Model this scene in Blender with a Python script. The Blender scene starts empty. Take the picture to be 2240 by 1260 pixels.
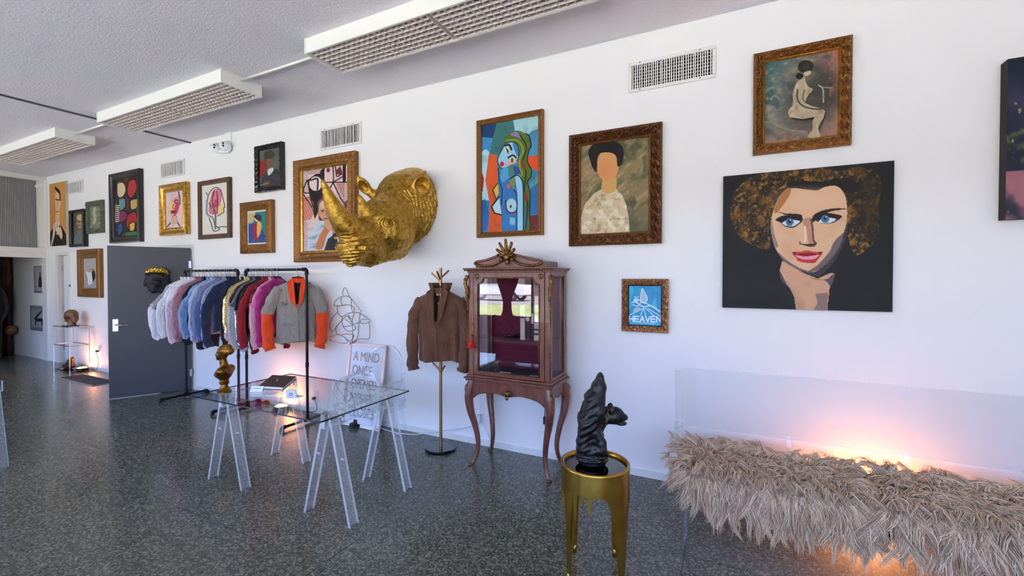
import bpy, bmesh, math, random
import numpy as np
from mathutils import Vector, Matrix
PI = math.pi
S = bpy.context.scene
COL = S.collection

# ------------------------------------------------------------------ camera
D = 3.625            # the long white wall stands at y = D, the camera at x = 0, y = 0
CH = 3.56            # ceiling height
EYE = 1.60
cam = bpy.data.cameras.new('camera')
cam_o = bpy.data.objects.new('camera', cam)
COL.objects.link(cam_o)
cam.sensor_width = 36.0
cam.lens = 957.4 / 2240 * 36.0
cam.shift_y = -6.2 / 2240
cam.clip_start = 0.05
cam.clip_end = 200
cam_o.location = (0, 0, EYE)
cam_o.rotation_euler = (math.radians(90 - 0.8703), 0, math.radians(26.317))
S.camera = cam_o

# ------------------------------------------------------------------ world, sun, exposure
w = bpy.data.worlds.new('sky')
S.world = w
w.use_nodes = True
nt = w.node_tree
sky = nt.nodes.new('ShaderNodeTexSky')
sky.sky_type = 'NISHITA'
sky.sun_disc = False
sky.sun_elevation = math.radians(52)
sky.sun_rotation = math.radians(20)
sky.air_density = 1.2
sky.dust_density = 0.15
sky.ozone_density = 3.0
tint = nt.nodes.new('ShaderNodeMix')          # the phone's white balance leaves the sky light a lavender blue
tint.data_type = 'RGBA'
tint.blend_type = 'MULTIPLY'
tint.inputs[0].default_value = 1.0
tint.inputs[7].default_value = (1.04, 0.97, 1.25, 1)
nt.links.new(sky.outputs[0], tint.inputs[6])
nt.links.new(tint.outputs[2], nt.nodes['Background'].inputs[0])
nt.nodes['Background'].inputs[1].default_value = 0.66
sun = bpy.data.lights.new('sun_offscreen', 'SUN')
sun.energy = 21.0
sun.color = (1.0, 0.93, 0.86)
sun.angle = math.radians(0.6)
sun_o = bpy.data.objects.new('sun_offscreen', sun)
COL.objects.link(sun_o)
sun_o.location = (4, 14, 20)
sun_o.rotation_euler = Vector((-0.42, -0.22, -0.88)).to_track_quat('-Z', 'Y').to_euler()   # high sun, from behind the long wall, out over the street
S.view_settings.view_transform = 'Standard'
S.view_settings.look = 'None'
S.view_settings.gamma = 1.0
S.view_settings.use_curve_mapping = False
S.view_settings.exposure = 1.30
S.cycles.use_denoising = True
S.cycles.max_bounces = 9
S.cycles.diffuse_bounces = 4
S.cycles.adaptive_threshold = 0.02
S.cycles.glossy_bounces = 4
S.cycles.transmission_bounces = 4
S.cycles.transparent_max_bounces = 20
S.cycles.caustics_reflective = False
S.cycles.caustics_refractive = False
S.cycles.sample_clamp_indirect = 6.0
# the glazed shop front lets the sky in: a light portal marks the opening for the sampler (it gives off nothing itself)
po = bpy.data.lights.new('shopfront_window_offscreen', 'AREA')
po.shape = 'RECTANGLE'
po.size, po.size_y = 14.4, 2.75
po.cycles.is_portal = True
po_o = bpy.data.objects.new('shopfront_window_offscreen', po)
COL.objects.link(po_o)
po_o.location = (-4.2, -3.22, 1.70)
po_o.rotation_euler = (math.radians(90), 0, 0)

# ------------------------------------------------------------------ photograph pixel -> point of the room (2240 x 1260 frame)
_y, _p = math.radians(26.317), math.radians(-0.8703)
_r = np.array([math.cos(_y), math.sin(_y), 0.0])
_f0 = np.array([-math.sin(_y), math.cos(_y), 0.0])
_f = math.cos(_p) * _f0 + math.sin(_p) * np.array([0, 0, 1.0])
_u = -math.sin(_p) * _f0 + math.cos(_p) * np.array([0, 0, 1.0])
def ray(px, py):
    return (px - 1120.0) / 957.4 * _r - (py - 623.8) / 957.4 * _u + _f
def onplane(px, py, ax, val):
    d = ray(px, py)
    c = np.array([0, 0, EYE])
    return c + d * (val - c[ax]) / d[ax]
def W(px, py, off=0.0):      # on the long wall (or off metres in front of it)
    return onplane(px, py, 1, D - off)
def G(px, py, z=0.0):        # on the floor or a level plane
    return onplane(px, py, 2, z)

# ------------------------------------------------------------------ materials
MAT = {}
def lin(c):
    c = np.asarray(c, float)
    return np.where(c <= 0.04045, c / 12.92, ((c + 0.055) / 1.055) ** 2.4)
def rgb(r, g, b):
    return tuple(lin(np.array([r, g, b]) / 255.0))
def new_mat(name):
    m = bpy.data.materials.new(name)
    m.use_nodes = True
    MAT[name] = m
    return m, m.node_tree, m.node_tree.nodes['Principled BSDF']
def nd(nt, typ, **kw):
    n = nt.nodes.new(typ)
    for k, v in kw.items():
        if k in n.inputs.keys():
            n.inputs[k].default_value = v
        else:
            setattr(n, k, v)
    return n
def coords(nt, scale=(1, 1, 1)):
    tc = nd(nt, 'ShaderNodeTexCoord')
    mp = nd(nt, 'ShaderNodeMapping')
    mp.inputs['Scale'].default_value = scale
    nt.links.new(tc.outputs['Object'], mp.inputs[0])
    return mp.outputs[0]
def ramp(nt, src, stops):
    r = nd(nt, 'ShaderNodeValToRGB')
    e = r.color_ramp.elements
    while len(e) < len(stops):
        e.new(0.5)
    for k, (p, c) in enumerate(stops):
        e[k].position = p
        e[k].color = (*c, 1)
    nt.links.new(src, r.inputs[0])
    return r.outputs[0]
def mat(name, col, rough=0.5, metal=0.0, spec=0.5, var=None, vscale=8, bump=0, bscale=60, coat=0, sheen=0, stretch=(1, 1, 1), detail=3):
    """a plain surface with an optional second colour mixed in by noise and a fine noise relief"""
    m, nt, b = new_mat(name)
    b.inputs['Base Color'].default_value = (*col, 1)
    b.inputs['Roughness'].default_value = rough
    b.inputs['Metallic'].default_value = metal
    b.inputs['Specular IOR Level'].default_value = spec
    b.inputs['Coat Weight'].default_value = coat
    b.inputs['Sheen Weight'].default_value = sheen
    if var or bump:
        v = coords(nt, stretch)
    if var:
        n = nd(nt, 'ShaderNodeTexNoise', Scale=vscale, Detail=detail, Roughness=0.6)
        nt.links.new(v, n.inputs['Vector'])
        nt.links.new(ramp(nt, n.outputs[0], [(0.35, col), (0.65, var)]), b.inputs['Base Color'])
    if bump:
        n2 = nd(nt, 'ShaderNodeTexNoise', Scale=bscale, Detail=3)
        nt.links.new(v, n2.inputs['Vector'])
        bp = nd(nt, 'ShaderNodeBump', Strength=min(1, bump), Distance=0.01)
        nt.links.new(n2.outputs[0], bp.inputs['Height'])
        nt.links.new(bp.outputs[0], b.inputs['Normal'])
    return m
def clear_mat(name, tint=(0.96, 0.98, 0.98), refl=1.0, rough=0.02, haze=0.0, ior=1.49, hazecol=(0.9, 0.92, 0.95)):
    """thin clear sheet: straight through, with Fresnel reflection and an optional milky share"""
    m, nt, b = new_mat(name)
    nt.nodes.remove(b)
    out = nt.nodes['Material Output']
    tr = nd(nt, 'ShaderNodeBsdfTransparent')
    tr.inputs[0].default_value = (*tint, 1)
    last = tr.outputs[0]
    if haze:
        df = nd(nt, 'ShaderNodeBsdfDiffuse')
        df.inputs[0].default_value = (*hazecol, 1)
        mx = nd(nt, 'ShaderNodeMixShader')
        mx.inputs[0].default_value = haze
        nt.links.new(last, mx.inputs[1]); nt.links.new(df.outputs[0], mx.inputs[2])
        last = mx.outputs[0]
    gl = nd(nt, 'ShaderNodeBsdfGlossy')
    gl.inputs['Roughness'].default_value = rough
    fr = nd(nt, 'ShaderNodeFresnel'); fr.inputs[0].default_value = ior
    mu = nd(nt, 'ShaderNodeMath', operation='MULTIPLY'); mu.inputs[1].default_value = refl
    ge = nd(nt, 'ShaderNodeNewGeometry')
    sb = nd(nt, 'ShaderNodeMath', operation='SUBTRACT'); sb.inputs[0].default_value = 1.0
    nt.links.new(ge.outputs['Backfacing'], sb.inputs[1])        # only the face where light enters reflects
    m2 = nd(nt, 'ShaderNodeMath', operation='MULTIPLY')
    nt.links.new(fr.outputs[0], m2.inputs[0]); nt.links.new(sb.outputs[0], m2.inputs[1])
    nt.links.new(m2.outputs[0], mu.inputs[0])
    mx = nd(nt, 'ShaderNodeMixShader')
    nt.links.new(mu.outputs[0], mx.inputs[0]); nt.links.new(last, mx.inputs[1]); nt.links.new(gl.outputs[0], mx.inputs[2])
    nt.links.new(mx.outputs[0], out.inputs[0])
    return m
def glow_mat(name, col, strength):
    m, nt, b = new_mat(name)
    b.inputs['Base Color'].default_value = (*col, 1)
    b.inputs['Emission Color'].default_value = (*col, 1)
    b.inputs['Emission Strength'].default_value = strength
    return m
def text_mesh(name, body, size, extrude, m, parent):
    cu = bpy.data.curves.new(name, 'FONT'); cu.body = body; cu.size = size; cu.extrude = extrude
    o = bpy.data.objects.new(name, cu); COL.objects.link(o)
    dg = bpy.context.evaluated_depsgraph_get()
    me = bpy.data.meshes.new_from_object(o.evaluated_get(dg))
    bpy.data.objects.remove(o); bpy.data.curves.remove(cu)
    me.materials.clear()
    return link_mesh(name, me, m, parent)

# ------------------------------------------------------------------ objects
def wloc(o):
    v = Vector((0, 0, 0))
    while o is not None:
        v = v + o.location
        o = o.parent
    return v
def link_mesh(name, me, m=None, parent=None, smooth=False):
    o = bpy.data.objects.new(name, me)
    COL.objects.link(o)
    if m is not None:
        for x in (m if isinstance(m, (list, tuple)) else [m]):
            me.materials.append(MAT[x] if isinstance(x, str) else x)
    if smooth:
        me.polygons.foreach_set('use_smooth', np.ones(len(me.polygons), bool))
    if parent is not None:
        o.parent = parent
    return o
def tag(o, label=None, cat=None, group=None, kind=None):
    if label: o['label'] = label
    if cat: o['category'] = cat
    if group: o['group'] = group
    if kind: o['kind'] = kind
    return o
def thing(name, label, cat, loc=(0, 0, 0), group=None, rz=0.0):
    o = bpy.data.objects.new(name, None)
    COL.objects.link(o)
    o.empty_display_size = 0.1
    o.location = loc
    o.rotation_euler = (0, 0, rz)
    return tag(o, label, cat, group)
def copy_tree(o, parent=None):
    c = o.copy()
    COL.objects.link(c)
    c.parent = parent
    for ch in list(o.children):
        copy_tree(ch, c)
    return c
class MB:
    """collects shapes into one mesh"""
    def __init__(s):
        s.v = []; s.f = []; s.m = []
    def add(s, vs, fs, mi=0):
        k = len(s.v)
        s.v.extend([tuple(map(float, q)) for q in vs])
        s.f.extend([tuple(i + k for i in q) for q in fs])
        s.m.extend([mi] * len(fs))
        return s
    def box(s, a, b, mi=0):
        x0, x1 = sorted((a[0], b[0])); y0, y1 = sorted((a[1], b[1])); z0, z1 = sorted((a[2], b[2]))
        vs = [(x0, y0, z0), (x1, y0, z0), (x1, y1, z0), (x0, y1, z0), (x0, y0, z1), (x1, y0, z1), (x1, y1, z1), (x0, y1, z1)]
        return s.add(vs, [(0, 3, 2, 1), (4, 5, 6, 7), (0, 1, 5, 4), (1, 2, 6, 5), (2, 3, 7, 6), (3, 0, 4, 7)], mi)
    def rings(s, rs, close=False, cap=True, mi=0):
        """rs: list of equal-length rings of points"""
        n = len(rs[0]); k = len(s.v); m = len(rs)
        for r in rs:
            s.v.extend([tuple(map(float, q)) for q in r])
        fs = []
        for i in range(m if close else m - 1):
            a = k + i * n; b = k + ((i + 1) % m) * n
            for j in range(n):
                jj = (j + 1) % n
                fs.append((a + j, a + jj, b + jj, b + j))
        if cap and not close:
            fs.append(tuple(k + j for j in range(n - 1, -1, -1)))
            fs.append(tuple(k + (m - 1) * n + j for j in range(n)))
        s.f.extend(fs); s.m.extend([mi] * len(fs))
        return s
    def tube(s, path, r, n=8, mi=0, close=False, flat=None, up=(0, 0, 1)):
        """round (or flattened) tube along a path; r a number or one per point"""
        P = [Vector(p) for p in path]
        m = len(P)
        R = [r] * m if not hasattr(r, '__len__') else list(r)
        rs = []
        nrm = None
        for i in range(m):
            t = (P[(i + 1) % m] - P[i - 1]) if close else (P[min(i + 1, m - 1)] - P[max(i - 1, 0)])
            if t.length < 1e-9: t = Vector((0, 0, 1))
            t.normalize()
            if nrm is None:
                nrm = t.orthogonal().normalized() if flat is None else Vector(up)
            nrm = (nrm - t * nrm.dot(t))
            if nrm.length < 1e-6: nrm = t.orthogonal()
            nrm.normalize()
            bi = t.cross(nrm)
            fl = 1.0 if flat is None else flat
            rs.append([P[i] + nrm * (math.cos(a) * R[i] * fl) + bi * (math.sin(a) * R[i]) for a in [2 * PI * j / n for j in range(n)]])
        return s.rings(rs, close=close, cap=not close, mi=mi)
    def cyl(s, p0, p1, r0, r1=None, n=16, mi=0):
        return s.tube([p0, p1], [r0, r0 if r1 is None else r1], n, mi)
    def lathe(s, prof, n=24, c=(0, 0, 0), mi=0, cap=True):
        rs = [[(c[0] + max(r, 1e-4) * math.cos(2 * PI * j / n), c[1] + max(r, 1e-4) * math.sin(2 * PI * j / n), c[2] + z) for j in range(n)] for r, z in prof]
        return s.rings(rs, cap=cap, mi=mi)
    def ball(s, c, r, n=12, m=8, mi=0):
        r = (r, r, r) if not hasattr(r, '__len__') else r
        rs = []
        for i in range(m + 1):
            a = -PI / 2 + PI * i / m
            k = max(math.cos(a), 0.02)
            rs.append([(c[0] + r[0] * k * math.cos(2 * PI * j / n), c[1] + r[1] * k * math.sin(2 * PI * j / n), c[2] + r[2] * math.sin(a)) for j in range(n)])
        return s.rings(rs, mi=mi)
    def prism(s, poly, y0, y1, axis='y', mi=0):
        """flat outline (list of 2-D points) given thickness along one axis"""
        n = len(poly)
        def pt(q, d):
            return {'y': (q[0], d, q[1]), 'x': (d, q[0], q[1]), 'z': (q[0], q[1], d)}[axis]
        vs = [pt(q, y0) for q in poly] + [pt(q, y1) for q in poly]
        fs = [tuple(range(n)), tuple(range(2 * n - 1, n - 1, -1))]
        fs += [(j, n + j, n + (j + 1) % n, (j + 1) % n) for j in range(n)]
        return s.add(vs, fs, mi)
    def build(s, name, m=None, parent=None, smooth=False, bevel=0, world=True, fix=True):
        me = bpy.data.meshes.new(name)
        off = wloc(parent) if (parent is not None and world) else Vector((0, 0, 0))
        V = np.array(s.v) - np.array(off)
        me.from_pydata(V.tolist(), [], s.f)
        me.polygons.foreach_set('material_index', np.array(s.m, dtype=np.int32))
        if fix:
            bm = bmesh.new(); bm.from_mesh(me)
            bmesh.ops.recalc_face_normals(bm, faces=bm.faces)
            bm.to_mesh(me); bm.free()
        me.update()
        o = link_mesh(name, me, m, parent, smooth)
        if smooth == 'auto':
            me.set_sharp_from_angle(angle=math.radians(38))
        if bevel:
            md = o.modifiers.new('bevel', 'BEVEL'); md.width = bevel; md.segments = 2; md.limit_method = 'ANGLE'
        return o
def bez(pts, n=10, close=False):
    """Catmull-Rom through the points"""
    P = [np.array(p, float) for p in pts]
    m = len(P)
    out = []
    for i in range(m if close else m - 1):
        a, b, c, d = (P[(i + k) % m] if close else P[min(max(i + k, 0), m - 1)] for k in (-1, 0, 1, 2))
        for t in np.linspace(0, 1, n, endpoint=False):
            out.append(0.5 * (2 * b + (c - a) * t + (2 * a - 5 * b + 4 * c - d) * t * t + (3 * b - a - 3 * c + d) * t ** 3))
    if not close:
        out.append(P[-1])
    return out

# ------------------------------------------------------------------ sculpting: blended solids -> one skin
def smin(a, b, k):
    h = np.clip(0.5 + 0.5 * (b - a) / k, 0, 1)
    return b + (a - b) * h - k * h * (1 - h)
def smax(a, b, k):
    return -smin(-a, -b, k)
def ell(P, c, r, rot=None):
    q = P - np.array(c, np.float32)
    if rot is not None:
        q = q @ np.array(rot, np.float32)
    r = np.array(r, np.float32)
    k0 = np.linalg.norm(q / r, axis=-1)
    k1 = np.linalg.norm(q / (r * r), axis=-1) + 1e-9
    return k0 * (k0 - 1) / k1
def cap(P, a, b, ra, rb):
    a = np.array(a, np.float32); b = np.array(b, np.float32)
    ab = b - a
    t = np.clip(((P - a) @ ab) / (ab @ ab), 0, 1)
    return np.linalg.norm(P - a - t[..., None] * ab, axis=-1) - (ra + (rb - ra) * t)
def chain(P, pts, rad, k=0.02):
    d = None
    for i in range(len(pts) - 1):
        e = cap(P, pts[i], pts[i + 1], rad[i], rad[i + 1])
        d = e if d is None else smin(d, e, k)
    return d
def rotm(ax, deg):
    return np.array(Matrix.Rotation(math.radians(deg), 3, ax))
def skin(func, lo, hi, h):
    """surface nets of func < 0 over a box"""
    n = [int(math.ceil((hi[i] - lo[i]) / h)) + 1 for i in range(3)]
    ax = [lo[i] + h * np.arange(n[i]) for i in range(3)]
    P = np.stack(np.meshgrid(*ax, indexing='ij'), -1).astype(np.float32)
    F = func(P.reshape(-1, 3)).reshape(n).astype(np.float32)
    ins = F < 0
    cn = [k - 1 for k in n]
    acc = np.zeros((*cn, 3), np.float32); cnt = np.zeros(cn, np.float32)
    def sl(o, arr):
        return arr[o[0]:o[0] + cn[0], o[1]:o[1] + cn[1], o[2]:o[2] + cn[2]]
    for d in range(3):
        o1, o2 = [k for k in range(3) if k != d]
        for a in (0, 1):
            for b in (0, 1):
                s = [0, 0, 0]; s[o1] = a; s[o2] = b
                e = list(s); e[d] = 1
                f0, f1 = sl(s, F), sl(e, F)
                cr = (f0 < 0) != (f1 < 0)
                t = np.where(cr, f0 / np.where(cr, f0 - f1, 1), 0)
                for k in range(3):
                    acc[..., k] += np.where(cr, (t if k == d else s[k]), 0)
                cnt += cr
    act = cnt > 0
    idx = -np.ones(cn, np.int64); idx[act] = np.arange(act.sum())
    base = np.stack(np.nonzero(act), -1)
    V = (acc[act] / cnt[act][:, None] + base) * h + np.array(lo)
    Q = []
    for d in range(3):
        o1, o2 = (d + 1) % 3, (d + 2) % 3
        sh = [slice(None)] * 3
        a = [slice(0, k) for k in n]; b = [slice(0, k) for k in n]
        a[d] = slice(0, n[d] - 1); b[d] = slice(1, n[d])
        i0, i1 = ins[tuple(a)], ins[tuple(b)]
        cr = np.stack(np.nonzero(i0 != i1), -1)
        cr = cr[(cr[:, o1] > 0) & (cr[:, o2] > 0) & (cr[:, o1] < cn[o1]) & (cr[:, o2] < cn[o2])]
        if not len(cr): continue
        flip = i0[tuple(cr.T)]
        def cell(da, db):
            c = cr.copy(); c[:, o1] -= da; c[:, o2] -= db
            return idx[tuple(c.T)]
        q = np.stack([cell(1, 1), cell(0, 1), cell(0, 0), cell(1, 0)], -1)
        q[~flip] = q[~flip][:, ::-1]
        Q.append(q)
    return V, np.concatenate(Q)
def np_mesh(name, V, Q, m, parent=None, smooth=True, world=True):
    me = bpy.data.meshes.new(name)
    V = np.asarray(V, float)
    if parent is not None and world:
        V = V - np.array(wloc(parent))
    Q = np.asarray(Q)
    me.vertices.add(len(V)); me.vertices.foreach_set('co', V.ravel())
    k = Q.shape[1]
    me.loops.add(Q.size); me.loops.foreach_set('vertex_index', Q.ravel().astype(np.int32))
    me.polygons.add(len(Q)); me.polygons.foreach_set('loop_start', np.arange(0, Q.size, k, dtype=np.int32))
    me.update(calc_edges=True); me.validate()
    return link_mesh(name, me, m, parent, smooth)
def vnormals(V, Q):
    n = np.cross(V[Q[:, 2]] - V[Q[:, 0]], V[Q[:, 3]] - V[Q[:, 1]])
    N = np.zeros_like(V)
    for k in range(4):
        np.add.at(N, Q[:, k], n)
    return N / (np.linalg.norm(N, axis=1, keepdims=True) + 1e-12)
def vnoise(P, seed=0, oct=3):
    """smooth value noise of points, roughly -1..1"""
    P = np.asarray(P, float)
    out = np.zeros(len(P)); amp = 1.0; tot = 0
    for o in range(oct):
        q = P * (2 ** o) + 17.3 * o + seed * 7.1
        i = np.floor(q).astype(np.int64); f = q - i; f = f * f * (3 - 2 * f)
        def hsh(a):
            h = a[:, 0] * 374761393 + (a[:, 1] * 668265263 if a.shape[1] > 1 else 0) + (a[:, 2] * 2147483647 if a.shape[1] > 2 else 0) + seed * 144665
            h = (h ^ (h >> 13)) * 1274126177
            return ((h ^ (h >> 16)) & 0xffff) / 32767.5 - 1
        r = 0
        dim = P.shape[1]
        for c in range(2 ** dim):
            bits = np.array([(c >> k) & 1 for k in range(dim)])
            wgt = np.prod(np.where(bits, f, 1 - f), axis=1)
            r = r + wgt * hsh(i + bits)
        out += amp * r; tot += amp; amp *= 0.5
    return out / tot
# ================================================================== MATERIALS OF THE PLACE
mat('wall_paint', rgb(238, 236, 236), 0.6, bump=0.05, bscale=140)
mat('trim_paint', rgb(226, 224, 220), 0.45)
mat('passage_paint', rgb(222, 222, 230), 0.6)
mat('ceiling_paint', rgb(228, 226, 231), 0.9, bump=0.5, bscale=55)
mat('joint_dark', rgb(88, 87, 92), 0.8)
mat('fixture_white', rgb(238, 236, 230), 0.35)
mat('louver_plastic', rgb(226, 214, 206), 0.5)
mat('vent_white', rgb(228, 225, 222), 0.4)
mat('duct_metal', rgb(92, 92, 94), 0.7)
mat('door_grey', rgb(64, 65, 73), 0.45, bump=0.06, bscale=200)
mat('steel', rgb(190, 190, 195), 0.25, 1.0)
mat('dark_rubber', rgb(40, 40, 42), 0.7)
mat('black_iron', rgb(24, 23, 25), 0.42, 0.6)
mat('black_gloss', rgb(9, 9, 11), 0.08, coat=0.6)
mat('plastic_white', rgb(235, 236, 240), 0.35)
mat('cord_white', rgb(222, 222, 226), 0.4)
clear_mat('shop_glass', (0.97, 0.985, 0.98), 0.8)
def terrazzo():
    m, nt, b = new_mat('terrazzo')
    v = coords(nt)
    vo = nd(nt, 'ShaderNodeTexVoronoi', Scale=95.0, Randomness=1.0)
    nt.links.new(v, vo.inputs['Vector'])
    se = nd(nt, 'ShaderNodeSeparateColor'); nt.links.new(vo.outputs['Color'], se.inputs[0])
    c1 = ramp(nt, se.outputs[0], [(0.0, rgb(34, 36, 32)), (0.30, rgb(66, 69, 61)), (0.55, rgb(102, 106, 96)), (0.78, rgb(134, 137, 126)), (1.0, rgb(178, 178, 166))])
    no = nd(nt, 'ShaderNodeTexNoise', Scale=190.0, Detail=3.0); nt.links.new(v, no.inputs['Vector'])
    c2 = ramp(nt, no.outputs[0], [(0.38, rgb(40, 42, 37)), (0.62, rgb(138, 141, 130))])
    mx = nd(nt, 'ShaderNodeMix', data_type='RGBA'); mx.inputs[0].default_value = 0.42
    nt.links.new(c1, mx.inputs[6]); nt.links.new(c2, mx.inputs[7])
    big = nd(nt, 'ShaderNodeTexNoise', Scale=0.9, Detail=3.0); nt.links.new(v, big.inputs['Vector'])
    tone = ramp(nt, big.outputs[0], [(0.3, (0.76, 0.745, 0.67)), (0.7, (0.99, 0.965, 0.88))])
    mu = nd(nt, 'ShaderNodeMix', data_type='RGBA', blend_type='MULTIPLY'); mu.inputs[0].default_value = 1.0
    nt.links.new(mx.outputs[2], mu.inputs[6]); nt.links.new(tone, mu.inputs[7])
    nt.links.new(mu.outputs[2], b.inputs['Base Color'])
    rr = nd(nt, 'ShaderNodeMapRange'); rr.inputs[3].default_value = 0.13; rr.inputs[4].default_value = 0.24
    nt.links.new(big.outputs[0], rr.inputs[0]); nt.links.new(rr.outputs[0], b.inputs['Roughness'])
    b.inputs['Specular IOR Level'].default_value = 0.42
terrazzo()
mat('strip_zinc', rgb(70, 72, 70), 0.4, 0.4)
def reeded():
    m, nt, b = new_mat('reeded_glass')
    b.inputs['Base Color'].default_value = (*rgb(150, 150, 152), 1)  # grey of the dark room behind is put into the glass colour
    b.inputs['Roughness'].default_value = 0.22
    b.inputs['Transmission Weight'].default_value = 0.25
    v = coords(nt)
    wv = nd(nt, 'ShaderNodeTexWave', Scale=14.0, Distortion=0.0); wv.bands_direction = 'Y'
    nt.links.new(v, wv.inputs['Vector'])
    bp = nd(nt, 'ShaderNodeBump', Strength=0.8, Distance=0.01)
    nt.links.new(wv.outputs[0], bp.inputs['Height']); nt.links.new(bp.outputs[0], b.inputs['Normal'])
reeded()

# ================================================================== THE SHELL
XR, XL, YF = 3.0, -11.9, -3.2      # right wall, partition on the far side, glazed shop front behind the camera
def struct(name, mb, m, parent=None, **k):
    o = mb.build(name, m, parent, **k)
    if parent is None: o['kind'] = 'structure'
    return o
fl = struct('floor', MB().box((XL - 4.2, YF - 0.1, -0.12), (XR + 0.15, D + 0.5, 0.0)), 'terrazzo')
for x in (-7.46, -5.65, -3.84, -2.03, -0.22, 1.59):
    MB().box((x - 0.0025, YF, -0.004), (x + 0.0025, D, 0.0006)).build('divider_strip', 'strip_zinc', fl)
for y in (-0.31, 0.69, 1.69, 2.69):
    MB().box((XL, y - 0.0025, -0.004), (XR, y + 0.0025, 0.0006)).build('divider_strip', 'strip_zinc', fl)
cl = struct('ceiling', MB().box((XL - 4.2, YF - 0.9, CH), (XR + 0.15, D + 0.5, CH + 0.3)), 'ceiling_paint')
MB().box((-6.975, YF, CH - 0.012), (-6.935, D, CH + 0.01)).build('joint_strip', 'joint_dark', cl)

# the long wall with its two door openings (white doorway by the partition, grey door further along)
DA = (-11.40, -10.93, 2.05)       # narrow white doorway
DB = (-7.83, -6.95, 2.04)         # opening of the grey door
wb = MB()
T = 0.14
VENTS = [((1375, 142), (1567, 98), (1565.8, 170), (1376, 205)), ((700.6, 283), (791.4, 266.4), (791.4, 315.4), (703, 328.8)), ((352.2, 356.7), (404.4, 347.3), (404.9, 382.2), (354.4, 391.6)), ((146.7, 400), (182.7, 392.2), (183, 422), (149, 425.5))]
VB = 0.026                        # width of a vent's frame
def vent_rect(quad):
    p = [W(*q) for q in quad]
    return (p[0][0] + p[3][0]) / 2, (p[1][0] + p[2][0]) / 2, (p[2][2] + p[3][2]) / 2, (p[0][2] + p[1][2]) / 2
holes = [(DA[0], DA[1], 0.0, DA[2]), (DB[0], DB[1], 0.0, DB[2])]
for v_ in VENTS:
    a, b, c, d = vent_rect(v_)
    holes.append((a + VB, b - VB, c + VB, d - VB))
cuts = sorted({XL - 4.2, XR + 0.15} | {q[0] for q in holes} | {q[1] for q in holes})
for a, b in zip(cuts[:-1], cuts[1:]):
    z = 0.0
    for q in sorted([q for q in holes if q[0] <= a + 1e-6 and q[1] >= b - 1e-6], key=lambda q: q[2]):
        if q[2] > z: wb.box((a, D, z), (b, D + T, q[2]))
        z = q[3]
    wb.box((a, D, z), (b, D + T, CH))
wall_b = struct('wall_back', wb, 'wall_paint')
# low flat skirting strip
sk = MB().box((DB[1] + 0.03, D - 0.012, 0.0), (XR, D + 0.01, 0.055)).box((DA[1] + 0.05, D - 0.012, 0), (DB[0] - 0.06, D + 0.01, 0.055))
struct('baseboard_back', sk, 'trim_paint')
# rooms behind the two doors: plain dim closets
cb = MB()
for a, b in ((DA[0] - 0.3, DA[1] + 0.5), (DB[0] - 0.3, DB[1] + 0.3)):
    cb.box((a, D + 1.4, 0), (b, D + 1.5, 2.5)).box((a - .1, D + T, 0), (a, D + 1.5, 2.5)).box((b, D + T, 0), (b + .1, D + 1.5, 2.5)).box((a - .1, D + T, 2.5), (b + .1, D + 1.5, 2.6)).box((a - .1, D + .4, -.1), (b + .1, D + 1.5, 0))
struct('wall_closet', cb, 'passage_paint')
# door linings
def lining(name, d, w_=0.055):
    t = MB()
    t.box((d[0] - w_, D - 0.02, 0), (d[0] + 0.015, D + T, d[2] + w_)).box((d[1] - 0.015, D - 0.02, 0), (d[1] + w_, D + T, d[2] + w_)).box((d[0], D - 0.02, d[2] - 0.015), (d[1], D + T, d[2] + w_))
    return struct(name, t, 'trim_paint', bevel=0.004)
lining('trim_1', DA); lining('trim_2', DB)
# white door standing ajar inside its narrow opening
dr = struct('door_2', MB().box((DA[0] + 0.1, D + 0.05, 0.01), (DA[1] - 0.02, D + 0.09, DA[2] - 0.02)), 'trim_paint')
for z in (0.3, 1.05, 1.8):
    MB().box((DA[0] + 0.085, D + 0.03, z - 0.05), (DA[0] + 0.11, D + 0.055, z + 0.05)).build('hinge', 'steel', dr)
# grey door leaf, swung well into the room
h = Vector((-7.17, 3.60, 0)); fe = Vector((-7.31, 2.865, 0))
hx, hy = -6.93, 3.59
e0 = np.array([hx, hy]); e1 = G(253, 872)[:2]
dv = e1 - e0; L = 0.88; dv = dv / np.linalg.norm(dv); e1 = e0 + dv * L
nv = np.array([-dv[1], dv[0]])
def leafpt(s, t, z):
    q = e0 + dv * s + nv * t
    return (q[0], q[1], z)
def leafbox(mb, s0, s1, t0, t1, z0, z1, mi=0):
    vs = [leafpt(s, t, z) for z in (z0, z1) for s, t in ((s0, t0), (s1, t0), (s1, t1), (s0, t1))]
    return mb.add(vs, [(0, 3, 2, 1), (4, 5, 6, 7), (0, 1, 5, 4), (1, 2, 6, 5), (2, 3, 7, 6), (3, 0, 4, 7)], mi)
door = struct('door_1', leafbox(MB(), 0, L, -0.022, 0.022, 0.012, 2.035), 'door_grey', bevel=0.003)
sgn = 1 if (nv @ (np.array([0, 0]) - e0)) > 0 else -1
hb = leafbox(MB(), L - 0.10, L - 0.045, sgn * 0.022, sgn * 0.030, 0.90, 1.06)
plate = hb.build('handle_plate', 'steel', door)
lv = MB(); p = leafpt(L - 0.07, sgn * 0.03, 0.985); q = leafpt(L - 0.07, sgn * 0.075, 0.985); r_ = leafpt(L - 0.20, sgn * 0.075, 0.98)
lv.tube([p, q, r_], [0.011, 0.011, 0.009], 10).build('lever', 'steel', plate, smooth=True)
for z in (0.25, 1.0, 1.8):
    leafbox(MB(), -0.012, 0.02, -0.03, 0.03, z - 0.05, z + 0.05).build('hinge', 'steel', door)

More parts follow.
